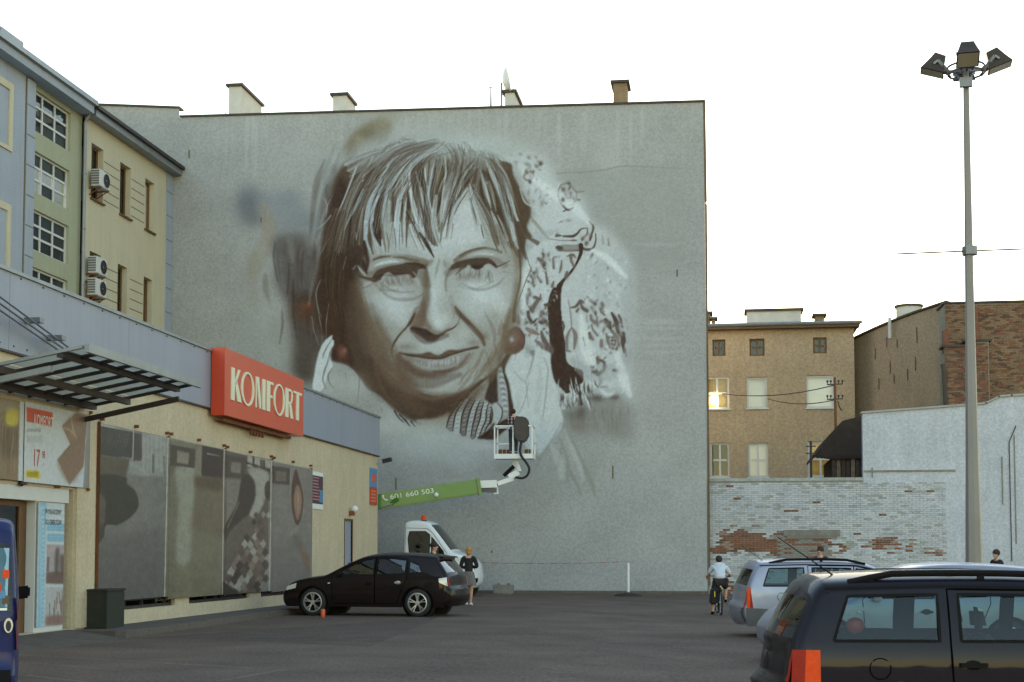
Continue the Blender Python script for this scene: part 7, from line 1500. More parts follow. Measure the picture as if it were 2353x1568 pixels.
    def seats(s, rows):
        st = MB()
        for x in rows:
            for y in (-.36, .36):
                st.hexa([(x-.05, y-.24, .45), (x+.12, y-.24, .45), (x+.12, y+.24, .45), (x-.05, y+.24, .45), (x-.24, y-.2, s.roofz-.43), (x-.12, y-.2, s.roofz-.43), (x-.12, y+.2, s.roofz-.43), (x-.24, y+.2, s.roofz-.43)])
                st.hexa([(x-.25, y-.11, s.roofz-.40), (x-.15, y-.11, s.roofz-.40), (x-.15, y+.11, s.roofz-.40), (x-.25, y+.11, s.roofz-.40), (x-.26, y-.1, s.roofz-.22), (x-.19, y-.1, s.roofz-.22), (x-.19, y+.1, s.roofz-.22), (x-.26, y+.1, s.roofz-.22)])
                st.box(x-.05, x+.45, y-.24, y+.24, .34, .50)
        o = part('seats', st, M['seat'], s.root, local=True); bevel(o, .04)
    def mirror(s, x, z, m):
        for sg in (-1, 1):
            p = Vector(s.side(x, z, sg)); mb = MB().hexa([(p.x-.06, p.y-sg*.01, z-.07), (p.x+.09, p.y-sg*.01, z-.07), (p.x+.07, p.y+sg*.17, z-.05), (p.x-.05, p.y+sg*.17, z-.05), (p.x-.06, p.y-sg*.01, z+.06), (p.x+.07, p.y-sg*.01, z+.06), (p.x+.05, p.y+sg*.17, z+.08), (p.x-.04, p.y+sg*.17, z+.08)]); bevel(part('mirror', mb, m, s.root, local=True), .02)
    def handle(s, x, z, i, m, l=.2):
        for sg in (-1, 1):
            a = Vector(s.side(x-l/2, z, sg, .03)); c = Vector(s.side(x+l/2, z, sg, .03)); mb = MB().bar(a, c, .03, .035); mb.ball(s.side(x, z, sg, -.01), .085, .02, .05, 12, 6); part('handle', mb, m, s.doors[(i, sg)], smooth=False, local=True)
    def rails(s, x0, x1, m, h=.055):
        for sg in (-1, 1):
            def top(x): P = s.P; return max((p.y for p in P if abs(p.x-x) < .15), default=s.roofz)
            xs = np.linspace(x0, x1, 12); mb = MB(); pts = []
            for i, x in enumerate(xs):
                t = i/11; up = h*min(1, 6*t, 6*(1-t)); z = top(x)+.005+up; pts.append((x, sg*(s.half(x, z-.14)-.10), z))
            mb.tube(pts, .026, 8)
            for i in (1, 6, 10): p = pts[i]; mb.bar((p[0], p[1], p[2]-h-.07), p, .05, .035)
            part('roof_rail', mb, m, s.root, smooth=False, local=True)
WAGON = [(.12, .26), (.02, .40), (.0, .56), (.06, .66), (.09, .82), (.15, 1.0), (.31, 1.30), (.40, 1.405), (.52, 1.432), (1.2, 1.455), (2.0, 1.450), (2.45, 1.40), (2.75, 1.30), (3.15, 1.06), (3.36, .97), (3.7, .925), (4.08, .85), (4.28, .73), (4.38, .56), (4.38, .36), (4.26, .24)]
def wagon(name, label, x, y, rz, paint, rear, bumper, tall_lamp, group=None):
    root = empty(name, (x, y, gz(x, y)), rz, label, 'car', group)
    win = [[(.47, 1.0), (.60, 1.34), (1.28, 1.355), (1.28, 1.0)], [(1.44, 1.0), (1.44, 1.355), (2.20, 1.345), (2.20, 1.0)], [(2.30, 1.0), (2.30, 1.34), (2.60, 1.28), (3.02, 1.03), (3.02, 1.0)]]
    drs = [[(1.36, .94), (1.36, 1.395), (2.25, 1.385), (2.25, .30), (1.62, .30), (1.44, .50), (1.37, .70)], [(2.26, .30), (2.26, 1.385), (2.62, 1.32), (3.10, 1.04), (3.16, .30)]]
    c = Car(root, WAGON, 1.735, .97, 1.465, paint, win, drs, (.98, 3.49), .315, {'rear_window': (5, 6, .88), 'windscreen': (12, 14, .86)}, carglass, tumble=.82, crown=.085)
    c.wheels(5, rear); c.seats((1.9, 2.75)); c.mirror(2.92, 1.02, paint); c.rails(.62, 2.5, M['trim'])
    c.handle(1.52, .82, 0, M['trim']); c.handle(2.42, .82, 1, M['trim'])
    for sg in (-1, 1):
        t = MB(); z0, z1 = (.64, .93) if not tall_lamp else (.56, .98)
        xs = (.085, .20, .35) if not tall_lamp else (.085, .15, .23)
        c.patch(t, [(xs[0]-.02, z0), (xs[1], z0), (xs[1]+.02, z1), (xs[0], z1)], sg, .008, 0); c.patch(t, [(xs[1], z0), (xs[2], z0+.01), (xs[2]-(.0 if not tall_lamp else .06), z1), (xs[1]+.02, z1)], sg, .008, 1)
        c.endpatch(t, sg*.60, sg*.84, z0, z1, False, .008, 0); part('tail_light', t, [M['lamp_red'] if not tall_lamp else M['lamp_orange'], M['lamp_red'] if tall_lamp else M['lamp_orange']], root, local=True, smooth=True, weld=True)
        h = MB(); c.patch(h, [(4.0, .64), (4.26, .62), (4.22, .74), (4.02, .80)], sg, .006); c.endpatch(h, sg*.45, sg*.80, .62, .74, True, .008); part('headlight', h, M['lamp_clear'], root, local=True, smooth=True, weld=True)
        c.strip('bumper_strip', [(.06, .50), (.6, .50)], .06, sg, .006, bumper, root); c.strip('rub_strip', [(1.40, .56), (3.05, .56)], .05, sg, .006, M['trim'], root); c.strip('fuel_cap', [(.82+.08*math.cos(a), .79+.08*math.sin(a)) for a in np.linspace(0, 6.283, 22)], .009, sg, .003, M['gap'], root)
        c.strip('drip_rail', [(.42, 1.395), (1.3, 1.415), (2.3, 1.40), (2.66, 1.325), (3.1, 1.07)], .02, sg, .002, M['trim'], root)
    t = MB(); c.endpatch(t, -.26, .26, .70, .81, False, .012); part('number_plate', t, M['plate'], root, local=True)
    t = MB(); c.endpatch(t, -.84, .84, .30, .58, False, .02, 0, 10)
    for sg in (-1, 1): c.patch(t, [(.07, .225), (.52, .225), (.56, .56), (.04, .58)], sg, .012)
    part('bumper', t, bumper, root, local=True, smooth=True, weld=True)
    t = MB(); c.endpatch(t, -.8, .8, .34, .46, True, .01, 0, 8); part('grille', t, M['trim'], root, local=True)
    t = MB(); a = (.62, -.35, 1.45); t.tube([a, (.38, -.35, 1.62), (.12, -.35, 1.80)], [.008, .005, .004], 5); t.ball(a, .03); part('aerial', t, M['trim'], root, local=True)
    t = MB(); c.endpatch(t, -.5, .1, 1.04, 1.07, False, .02); part('wiper', t, M['trim'], root, local=True)
    return root, c
nx, ny = rd((1752-CX)/FPX*11.0, 11.0); u = Vector((math.cos(PHI), math.sin(PHI))); v = Vector((-math.sin(PHI), math.cos(PHI)))
o = v*.867
near, nc = wagon('estate_car', 'dark navy estate car with black roof rails, nearest to the camera', nx+o.x+.11, ny+o.y, PHI-R(3.2), M['navy_paint'], False, M['navy_paint'], False)
px_, py_ = rd((1697-CX)/FPX*27.7, 27.7)
far, fc = wagon('estate_car', 'silver estate car with tall red and orange tail lights', px_+o.x, py_+o.y, PHI, M['silver_paint'], True, M['bumper_grey'], True)
cu = empty('red_cushion', (near.location.x, near.location.y, near.location.z), PHI-R(3.2), 'red cushion lying behind the rear window of the navy estate car', 'cushion')
t = MB().ball((.70, -.50, 1.10), .075, .04, .065, 12, 8); part('cushion', t, M['red_sign'], cu, smooth=True, local=True)
HATCH = [(.14, .26), (.03, .36), (.0, .48), (.02, .62), (.09, .70), (.12, .88), (.20, 1.03), (.42, 1.30), (.46, 1.39), (.70, 1.425), (1.3, 1.46), (1.9, 1.455), (2.3, 1.395), (2.75, 1.20), (3.18, .985), (3.36, .93), (3.8, .87), (4.15, .77), (4.34, .62), (4.42, .48), (4.40, .32), (4.30, .22)]
def hatch(name, label, x, y, rz, paint, W=1.755):
    root = empty(name, (x, y, gz(x, y)), rz, label, 'car')
    win = [[(.80, 1.04), (.88, 1.22), (1.12, 1.30), (1.14, 1.02)], [(1.22, 1.01), (1.20, 1.33), (1.55, 1.375), (1.93, 1.375), (1.93, .985)], [(2.0, .98), (2.0, 1.37), (2.25, 1.335), (2.60, 1.19), (2.98, .985)]]
    drs = [[(1.17, .90), (1.17, 1.36), (1.55, 1.405), (1.96, 1.405), (1.96, .30), (1.42, .30), (1.30, .62)], [(1.97, .30), (1.97, 1.405), (2.28, 1.365), (2.65, 1.21), (3.06, .97), (3.02, .30)]]
    c = Car(root, HATCH, W, .95, 1.46, paint, win, drs, (.90, 3.54), .325, {'rear_window': (6, 7, .86), 'windscreen': (13, 15, .86)}, carglass_dark if paint is M['black_paint'] else carglass, tumble=.80)
    c.wheels(5, True); c.seats((1.75, 2.55)); c.mirror(2.85, 1.0, paint); c.handle(1.38, .80, 0, M['rim'], .15); c.handle(2.12, .78, 1, M['trim'], .17)
    for sg in (-1, 1):
        t = MB(); c.patch(t, [(.08, .72), (.34, .80), (.36, .90), (.12, .93)], sg, .008, 0); c.endpatch(t, sg*.60, sg*.85, .73, .93, False, .008, 1); part('tail_light', t, [M['lamp_clear'], M['lamp_red']], root, local=True, smooth=True, weld=True)
        h = MB(); c.patch(h, [(3.98, .66), (4.30, .60), (4.26, .70), (3.96, .78)], sg, .006); c.endpatch(h, sg*.42, sg*.80, .60, .72, True, .008); part('headlight', h, M['lamp_clear'], root, local=True, smooth=True, weld=True)
        c.strip('sill_trim', [(1.3, .27), (3.1, .27)], .05, sg, .006, M['trim'], root); t = MB(); p = c.side(3.12, .78, sg, .008); t.ball(p, .035, .012, .018, 10, 6); part('side_repeater', t, M['lamp_clear'], root, local=True, smooth=True, weld=True)
    t = MB(); c.endpatch(t, -.26, .26, .42, .53, False, .02); part('number_plate', t, M['plate'], root, local=True)
    t = MB(); c.endpatch(t, -.7, .7, .28, .44, True, .01, 0, 8); part('grille', t, M['trim'], root, local=True)
    t = MB(); c.endpatch(t, -.7, .7, .26, .36, False, .01, 0, 8); part('lower_bumper', t, M['trim'], root, local=True)
    t = MB(); t.hexa([(.33, -.58, 1.385), (.55, -.58, 1.40), (.55, .58, 1.40), (.33, .58, 1.385), (.33, -.56, 1.415), (.55, -.58, 1.435), (.55, .58, 1.435), (.33, .56, 1.415)]); bevel(part('spoiler', t, paint, root, local=True), .01)
    t = MB().tube([(.85, -.25, 1.43), (.66, -.25, 1.62)], [.008, .004], 5); part('aerial', t, M['trim'], root, local=True)
    return root, c
# black hatchback: its nose towards the shop, flank towards us
wf, wr_ = Vector(gp(711, 1415)), Vector(gp(965, 1418)); dr = (wf-wr_).normalized(); ang = math.atan2(dr.y, dr.x)
ctr = (wf+wr_)/2; sidev = Vector((-dr.y, dr.x)); cen = ctr-sidev*(.875)         # its left flank faces the camera
og = cen-dr*(.90+3.54)/2
bh_, bc = hatch('hatchback', 'black five-door hatchback with silver five-spoke wheels, nose to the shop', og.x, og.y, ang, M['black_paint'])
x, y = rd((1770-CX)/FPX*21.0, 21.0); fr = Vector((x, y))+v*.9; og = fr+u*4.42
hatch('hatchback', 'grey hatchback mostly hidden between the two estate cars', og.x, og.y, PHI+math.pi, M['silver_paint'], 1.70)
# blue van at the left edge
VAN = [(.10, .28), (.02, .40), (.0, .52), (.05, .60), (.06, .9), (.07, 1.05), (.16, 1.62), (.24, 1.76), (.45, 1.82), (1.5, 1.85), (2.4, 1.82), (2.8, 1.72), (3.35, 1.28), (3.6, 1.12), (4.0, 1.0), (4.2, .82), (4.26, .6), (4.25, .38), (4.12, .26)]
yaw = PHI+R(90+20.5); x, y = rd((54-CX)/FPX*12.0, 12.0); hd = Vector((math.cos(yaw), math.sin(yaw))); lf = Vector((-hd.y, hd.x)); og = Vector((x, y))+lf*.90
vr = empty('small_van', (og.x, og.y, gz(og.x, og.y)), yaw, 'dark blue van at the left edge, its rear window full of stickers', 'van')
vwin = [[(2.55, 1.08), (2.55, 1.66), (2.78, 1.60), (3.22, 1.22), (3.26, 1.08)]]; vdr = [[(2.48, .35), (2.48, 1.72), (2.80, 1.68), (3.34, 1.24), (3.42, .35)]]
vc = Car(vr, VAN, 1.80, 1.10, 1.83, M['blue_paint'], vwin, vdr, (.92, 3.5), .315, {'rear_window': (5, 6, .962), 'windscreen': (11, 13, .86)}, carglass, tumble=.93, bow=.05, r=.05)
vc.wheels(5, False); vc.mirror(3.1, 1.12, M['trim']); vc.handle(2.62, .95, 0, M['trim'])
for sg in (-1, 1):
    t = MB(); vc.patch(t, [(.05, .72), (.12, .72), (.13, 1.16), (.07, 1.16)], sg, .01, 0); part('tail_light', t, M['lamp_red'], vr, local=True, smooth=True, weld=True)
t = MB(); vc.endpatch(t, -.87, .87, .34, .56, False, .03, 0, 10); part('bumper', t, M['trim'], vr, local=True, smooth=True, weld=True)
t = MB(); vc.endpatch(t, -.82, .82, 1.08, 1.58, False, .006, 0, 8); part('window_sheen', t, mat('sky_sheen', srgb(150, 184, 206), .6, var=.12, scale=4), vr, local=True)  # pale blue sheet added over the glass, coloured as its sky reflection
for k, (yy, zz, m) in enumerate(((-.735, 1.24, 'lamp_orange'), (-.772, 1.185, 'sign_blue'), (-.805, 1.145, 'timber'), (-.80, 1.36, 'lamp_orange'))):
    t = MB(); vc.endpatch(t, yy-.028, yy+.028, zz-.035, zz+.035, False, .012); part('sticker', t, M[m], vr, local=True)
t = MB(); xe = vc.endx(.93, False)+.01; t.prism([(xe, -.80+.036*math.cos(q), .93+.062*math.sin(q)) for q in np.linspace(0, 6.0, 20)], (-.03, 0, 0)); o = part('handle', t, M['rim'], vr, local=True); t = MB().prism([(xe-.03, -.80+.022*math.cos(q), .925+.045*math.sin(q)) for q in np.linspace(0, 6.0, 16)], (-.004, 0, 0)); part('handle_recess', t, M['seat'], o, local=True)
t = MB(); vc.endpatch(t, -.82, .82, 1.055, 1.075, False, .012); part('trim_strip', t, M['rim'], vr, local=True)

# ================================================================ truck with the lifting platform
DT = 49.0; x, y = rd((921-CX)/FPX*DT, DT)
tk = empty('lift_truck', (x, y+.95, 0), 0, 'white platform truck with a long green boom lifting a basket', 'truck')
CAB = [(.02, .55), (.0, .9), (.0, 1.4), (.02, 2.2), (.05, 2.45), (.14, 2.55), (.45, 2.60), (.85, 2.56), (1.05, 2.45), (1.35, 2.10), (1.74, 1.60), (1.86, 1.50), (2.2, 1.38), (2.5, 1.18), (2.62, .95), (2.66, .7), (2.62, .45), (2.5, .32)]
cwin = [[(.30, 1.52), (.24, 2.0), (.30, 2.24), (.86, 2.24), (1.02, 2.12), (1.02, 1.44)], [(1.08, 1.44), (1.08, 2.06), (1.50, 1.56), (1.54, 1.40)]]; cdr = [[(.12, .62), (.12, 2.36), (.92, 2.34), (1.12, 2.18), (1.60, 1.52), (1.62, .62)]]
cc = Car(tk, CAB, 1.99, 1.45, 2.6, M['van_white'], cwin, cdr, (2.02,), .34, {'windscreen': (8, 10, .90)}, carglass_dark, tumble=.86, r=.09, floor=.42)
cc.wheels(5, False); cc.seats((.65,)); cc.mirror(1.42, 1.55, M['trim']); cc.handle(.34, 1.30, 0, M['trim'], .2)
for sg in (-1, 1):
    h = MB(); cc.patch(h, [(2.22, .92), (2.50, .90), (2.50, 1.10), (2.26, 1.24)], sg, .008); cc.endpatch(h, sg*.60, sg*.92, .9, 1.12, True, .01); part('headlight', h, M['lamp_clear'], tk, local=True, smooth=True, weld=True)
t = MB(); cc.endpatch(t, -.55, .55, .72, 1.06, True, .012, 0, 8); part('grille', t, M['trim'], tk, local=True); t = MB(); cc.endpatch(t, -.98, .98, .40, .64, True, .02, 0, 8); part('bumper', t, M['trim'], tk, local=True)
t = MB().lathe([(.0, .17), (.075, .16), (.085, .0)], (.72, -.55, 2.64), 14); t2 = MB().lathe([(.10, .03), (.10, 0), (0, 0)], (.72, -.55, 2.60), 14); o = part('beacon', t, M['lamp_orange'], tk, local=True, smooth=True, weld=True); part('beacon_base', t2, M['trim'], o, local=True)
t = MB().box(.03, .10, -1.0, -.93, .95, 1.22); part('marker', t, M['yellow_print'], tk, local=True)
# flat bed, turret and boom; the boom runs just behind the shop's corner
t = MB().box(-4.6, -.08, -.98, .98, .78, .95); part('bed', t, M['bumper_grey'], tk, local=True)
t = MB().box(-4.4, -.05, -.42, -.30, .55, .78).box(-4.4, -.05, .30, .42, .55, .78); part('chassis', t, M['trim'], tk, local=True)
for wx in (-3.4,):
    for sg in (-1, 1): t = MB().lathe([(.1, sg*.62), (.34, sg*.64), (.36, sg*.70), (.36, sg*.9), (.34, sg*.95), (.2, sg*.93), (0, sg*.9)], (wx, 0, .36), 22, 'y'); part('wheel', t, M['rubber'], tk, local=True, smooth=True, weld=True)
t = MB().lathe([(.5, .95), (.5, 1.25), (.35, 1.3), (.3, 2.6), (0, 2.62)], (-3.2, 0, 0), 16); part('turret', t, M['trim'], tk, local=True, smooth=True, weld=True)
mat('boom_green', srgb(46, 116, 34), .4, var=.08, scale=3, coat=.3)
DBm = 50.0; g3 = lambda px, py, D=DBm: at_depth(px, py, D)
dY = lambda p: Vector((p.x-x, p.y-(y+.95), p.z))        # world -> truck coordinates
A0, A1 = dY(g3(700, 1180)), dY(g3(1098, 1119, 50.4)); ax = (A1-A0).normalized()
t = MB().bar(A0, A1, .44, .54); o = part('boom', t, M['boom_green'], tk, local=True); bevel(o, .05)
e0 = A1-ax*.9; t = MB().bar(A1-ax*.02, A1+ax*.10, .50, .60); part('boom_collar', t, M['boom_green'], o, local=True)
t = MB(); k0, k1 = dY(g3(868, 1168)), dY(g3(905, 1157)); t.tube([k0+Vector((-1.2, -.1, -.35)), k1], .06, 8); part('cylinder_rod', t, M['rim'], o, local=True)
t = MB().bar(k1+Vector((-.1, 0, -.02)), k1+Vector((.16, 0, .16)), .12, .14); part('bracket', t, M['boom_green'], o, local=True)
t = MB().ball(dY(g3(1005, 1138, 50.0))+Vector((0, -.2, 0)), .085); part('lamp', t, M['white_paint'], o, local=True, smooth=True)
# telephone number on the boom side
tp0 = dY(g3(888, 1139, 49.75)); ang = math.atan2(ax.z, math.hypot(ax.x, ax.y)); sidef = Face(A0+ax*((tp0-A0).dot(ax))+Vector((0, 0, .04)), (ax.x, ax.y, 0), (ax.y, -ax.x, 0))
text('letters', '601 660 503', o, sidef, .10, 0, .17, M['white_paint'], .226, 1.32, local=True, rot=ang)
ph = MB(); b0 = [(-.16, .16), (-.10, .18), (-.09, .12), (-.11, .09), (-.04, .02), (-.01, .04), (.05, .02), (.02, -.03), (-.06, -.02), (-.15, .08)]
ph.prism([sidef.p(u_-.02, v_-.02, .226) for u_, v_ in b0], (0, -.004, 0)); part('phone_mark', ph, M['white_paint'], o, local=True)
J = [dY(g3(*q)) for q in ((1104, 1113, 50.4), (1142, 1112, 50.4), (1178, 1100, 50.6), (1191, 1085, 50.7), (1183, 1060, 50.8))]
t = MB().bar(J[0]-ax*.1, J[1], .28, .26); t.bar(J[1]+Vector((-.05, 0, -.1)), J[1]+Vector((-.02, 0, -.36)), .16, .14); t.bar(J[1], J[2], .16, .15); t.bar(J[2]+Vector((-.15, 0, .05)), J[3], .14, .2); t.bar(J[3], J[4], .2, .16); part('jib', t, M['white_paint'], tk, local=True)
t = MB().bar(J[0]+Vector((0, 0, -.2)), J[1]+Vector((0, 0, -.24)), .14, .16); part('inner_boom', t, M['bumper_grey'], tk, local=True)
t = MB().tube([J[2]+Vector((-.3, -.1, .1)), J[3]+Vector((-.15, -.1, .2))], .07, 8); part('jib_cylinder', t, M['trim'], tk, local=True)
BX0, BX1, BZ0 = dY(g3(1134, 1050, 50.4)).x, dY(g3(1225, 1050, 50.4)).x, dY(g3(1180, 1054, 50.4)).z
BY0 = dY(g3(1180, 1050, 50.4)).y; BY1 = BY0+.75; BZ1 = dY(g3(1150, 979, 50.4)).z
t = MB().box(BX0, BX1, BY0, BY1, BZ0, BZ0+.17); bk_ = part('basket', t, M['white_paint'], tk, local=True)
rl = MB(); xm_ = BX0+(BX1-BX0)*.49
for yy in (BY0+.02, BY1-.02):
    for xx in (BX0+.02, xm_, BX1-.02): rl.bar((xx, yy, BZ0+.17), (xx, yy, BZ1), .045)
    for zz in ((BZ1,) if yy < BY0+.1 else (BZ1, (BZ0+BZ1)/2)): rl.bar((BX0, yy, zz), (BX1, yy, zz), .045)
for xx in (BX0+.02, BX1-.02): rl.bar((xx, BY0, BZ1-.01), (xx, BY1, BZ1-.01), .045)
part('basket_rail', rl, M['white_paint'], bk_, local=True)
cans = MB()
for k in range(9): cans.lathe([(0, 0), (.035, 0), (.035, .17), (.02, .2), (0, .2)], (BX0+.1+k*.075+(.5 if k > 5 else 0), BY1-.14-(k % 2)*.08, BZ0+.17), 8)
part('spray_cans', cans, M['rust'], bk_, local=True)
# black covered control box with its hose
cb = MB(); P_ = lambda px, py: dY(g3(px, py, 50.25)); cx_ = P_(1197, 990)
cb.prism([P_(a, c) for a, c in ((1181, 962), (1186, 957), (1204, 957), (1211, 962), (1213, 975), (1213, 1000), (1206, 1015), (1194, 1017), (1184, 1010), (1179, 990))], (0, .42, 0)); bevel(part('control_cover', cb, M['dark_metal'], bk_, local=True), .04)
hs = MB().tube(catmull([P_(1199, 1012), P_(1195, 1035), P_(1199, 1050), P_(1209, 1063), P_(1216, 1077), P_(1212, 1092), P_(1200, 1099), P_(1184, 1097)], 5), .045, 8); part('hose', hs, M['rubber'], tk, local=True, smooth=True, weld=True)
BASKET = (Vector((x, y+.95, 0)), BX0, BX1, BY0, BY1, BZ0+.17)
# ================================================================ people
mat('skin', srgb(196, 150, 124), .6, var=.05, scale=12); mat('hair_dark', srgb(48, 36, 30), .8, var=.2, scale=30); mat('hair_blond', srgb(166, 120, 66), .7, var=.25, scale=30)
mat('black_cloth', srgb(38, 35, 35), .9, var=.15, scale=14); mat('grey_skirt', srgb(112, 106, 104), .95, var=.15, scale=18, speck=.15); mat('white_cloth', srgb(196, 204, 214), .9, var=.06, scale=10); mat('jeans', srgb(52, 56, 68), .9, var=.15, scale=14); mat('shorts', srgb(46, 38, 38), .9, var=.15, scale=12)
pl = mat('plaid', srgb(150, 120, 124), .9)
def plaid_nodes(m):
    t = m.node_tree; b = t.nodes['Principled BSDF']; L = t.links.new; g = t.nodes.new('ShaderNodeTexCoord'); prev = None
    for d in ('X', 'Z'):
        w = t.nodes.new('ShaderNodeTexWave'); w.wave_type = 'BANDS'; w.bands_direction = d; w.inputs['Scale'].default_value = 2.6; L(g.outputs['Object'], w.inputs['Vector'])
        r = t.nodes.new('ShaderNodeValToRGB'); r.color_ramp.elements[0].position = .45; r.color_ramp.elements[1].position = .55; r.color_ramp.elements[0].color = (.10, .06, .07, 1); r.color_ramp.elements[1].color = (.62, .55, .56, 1); L(w.outputs['Fac'], r.inputs[0])
        if prev is None: prev = r.outputs[0]
        else:
            x = t.nodes.new('ShaderNodeMix'); x.data_type = 'RGBA'; x.blend_type = 'MULTIPLY'; x.inputs[0].default_value = .75; L(prev, x.inputs[6]); L(r.outputs[0], x.inputs[7]); L(x.outputs[2], b.inputs['Base Color'])
plaid_nodes(pl)
def skin_mesh(name, nodes, edges, m, root_key, sub=2):
    me = bpy.data.meshes.new(name); keys = list(nodes); ix = {k: i for i, k in enumerate(keys)}
    me.from_pydata([nodes[k][:3] for k in keys], [(ix[a], ix[b]) for a, b in edges], []); ob = bpy.data.objects.new(name, me); COL.objects.link(ob)
    md = ob.modifiers.new('skin', 'SKIN'); md.use_smooth_shade = True; md.branch_smoothing = .6
    sv = me.skin_vertices[0].data
    for k in keys:
        r = nodes[k][3]; sv[ix[k]].radius = (r, r) if np.isscalar(r) else r; sv[ix[k]].use_root = k == root_key
    s = ob.modifiers.new('sub', 'SUBSURF'); s.levels = sub; s.render_levels = sub
    dg = bpy.context.evaluated_depsgraph_get(); out = bpy.data.meshes.new_from_object(ob.evaluated_get(dg)); bpy.data.objects.remove(ob)
    out.name = name; out.materials.clear(); out.materials.append(m); out.polygons.foreach_set('use_smooth', [True]*len(out.polygons)); return out
def hand(nodes, edges, wrist, d, side, up):
    """palm, five curled fingers of different lengths and a thumb off the side of the palm"""
    w = Vector(nodes[wrist][:3]); d = Vector(d).normalized(); s_ = Vector(side).normalized(); n = d.cross(s_).normalized()
    k = wrist+'_'; p = w+d*.055; nodes[k+'palm'] = (*p, .030); edges.append((wrist, k+'palm'))
    for i, (o, l) in enumerate(((-.030, .058), (-.010, .068), (.010, .072), (.028, .064))):
        a = p+d*.035+s_*o; b_ = a+d*l*.55+n*.012; c = b_+d*l*.4+n*.03
        for q, (pt, r) in enumerate(((a, .0105), (b_, .0095), (c, .008))):
            nodes[f'{k}f{i}{q}'] = (*pt, r); edges.append((k+'palm' if q == 0 else f'{k}f{i}{q-1}', f'{k}f{i}{q}'))
    a = p-d*.015+s_*.036; b_ = a+d*.035+s_*.02; nodes[k+'t0'] = (*a, .012); nodes[k+'t1'] = (*b_, .0095); edges += [(k+'palm', k+'t0'), (k+'t0', k+'t1')]
def person(label, loc, rz, J, clothes, hair, hair_m, H=1.7, sh=1., group=None, kind_name='person'):
    """J: joint overrides in the figure's own frame (x to its left hand, -y forward, z up), metres for a 1.70 m figure"""
    root = empty(kind_name, loc, rz, label, 'person', group); k = H/1.7
    N = dict(pelvis=(0, 0, .93, (.125*sh, .095)), belly=(0, 0, 1.06, (.115*sh, .085)), chest=(0, -.005, 1.26, (.145*sh, .10)), neckb=(0, .01, 1.42, .065), neck=(0, .005, 1.49, .052), skull=(0, -.015, 1.575, (.070, .082)), crown=(0, -.005, 1.645, (.062, .075)), nose=(0, -.115, 1.575, .012), chin=(0, -.075, 1.52, .030))
    for s_, n in ((1, 'l'), (-1, 'r')):
        N.update({'sh'+n: (s_*.175*sh, .01, 1.385, .058), 'el'+n: (s_*.235*sh, .03, 1.11, .042), 'wr'+n: (s_*.24*sh, -.06, .88, .028), 'hip'+n: (s_*.09, 0, .88, .092), 'kn'+n: (s_*.10, -.015, .49, .058), 'an'+n: (s_*.10, .02, .09, .038), 'toe'+n: (s_*.115, -.14, .03, .032), 'heel'+n: (s_*.10, .05, .035, .034), 'ear'+n: (s_*.080, .0, 1.575, .014)})
    for q, val in J.items(): N[q] = (*val, N[q][3]) if len(val) == 3 else val
    E = [('pelvis', 'belly'), ('belly', 'chest'), ('chest', 'neckb'), ('neckb', 'neck'), ('neck', 'skull'), ('skull', 'crown'), ('skull', 'nose'), ('neck', 'chin')]
    for n in 'lr': E += [('neckb', 'sh'+n), ('sh'+n, 'el'+n), ('el'+n, 'wr'+n), ('pelvis', 'hip'+n), ('hip'+n, 'kn'+n), ('kn'+n, 'an'+n), ('an'+n, 'toe'+n), ('an'+n, 'heel'+n), ('skull', 'ear'+n)]
    base = dict(N)
    for n, s_ in (('l', 1), ('r', -1)):
        d = Vector(N['wr'+n][:3])-Vector(N['el'+n][:3]); hand(N, E, 'wr'+n, d, (0, -1, .2) if abs(d.normalized().y) < .8 else (-s_, 0, 0), None)
    def sc(nd): return {q: (w[0]*k, w[1]*k, w[2]*k, w[3]*k if np.isscalar(w[3]) else (w[3][0]*k, w[3][1]*k)) for q, w in nd.items()}
    link('body', skin_mesh('body', sc(N), E, M['skin'], 'pelvis'), root, True)
    for name, keys, edges, grow, m in clothes:
        nd = {}
        for q in keys:
            w = base[q]; r = w[3]; g_ = grow.get(q, grow.get('*', .015)); nd[q] = (*w[:3], (r+g_ if np.isscalar(r) else (r[0]+g_, r[1]+g_)))
        link(name, skin_mesh(name, sc(nd), edges, m, keys[0]), root, True)
    sk, cr = Vector(base['skull'][:3])*k, Vector(base['crown'][:3])*k
    hm = MB(); hm.ball((sk+cr)/2+Vector((0, .018, .022))*k, .094*k, .106*k, .100*k, 16, 12)
    f = [i for i, fc_ in enumerate(hm.f) if not all(hm.v[q][1] < sk.y-.045*k and hm.v[q][2] < cr.z-.015*k for q in fc_)]
    hm.f = [hm.f[i] for i in f]; hm.m = [0]*len(hm.f)
    if hair == 'bun': hm.ball(sk+Vector((0, .075, .085))*k, .062*k, .05*k, .055*k, 10, 8); hm.ball(sk+Vector((0, .07, -.03))*k, .08*k, .05*k, .075*k, 10, 8); hm.ball(sk+Vector((.03, .06, .06))*k, .07*k, .06*k, .06*k, 10, 8)
    part('hair', hm, hair_m, root, smooth=True, local=True)
    ey = MB()
    for s_ in (-1, 1): ey.ball((sk.x+s_*.031*k, sk.y-.084*k, sk.z+.012*k), .011*k, .006*k, .007*k, 8, 6)
    part('eyes', ey, M['ink'], root, local=True, smooth=True); mo = MB().ball((sk.x, sk.y-.082*k, sk.z-.045*k), .024*k, .008*k, .006*k, 8, 6); part('mouth', mo, mat('lip', srgb(150, 92, 84), .6) if 'lip' not in MATS else M['lip'], root, local=True, smooth=True)
    return root
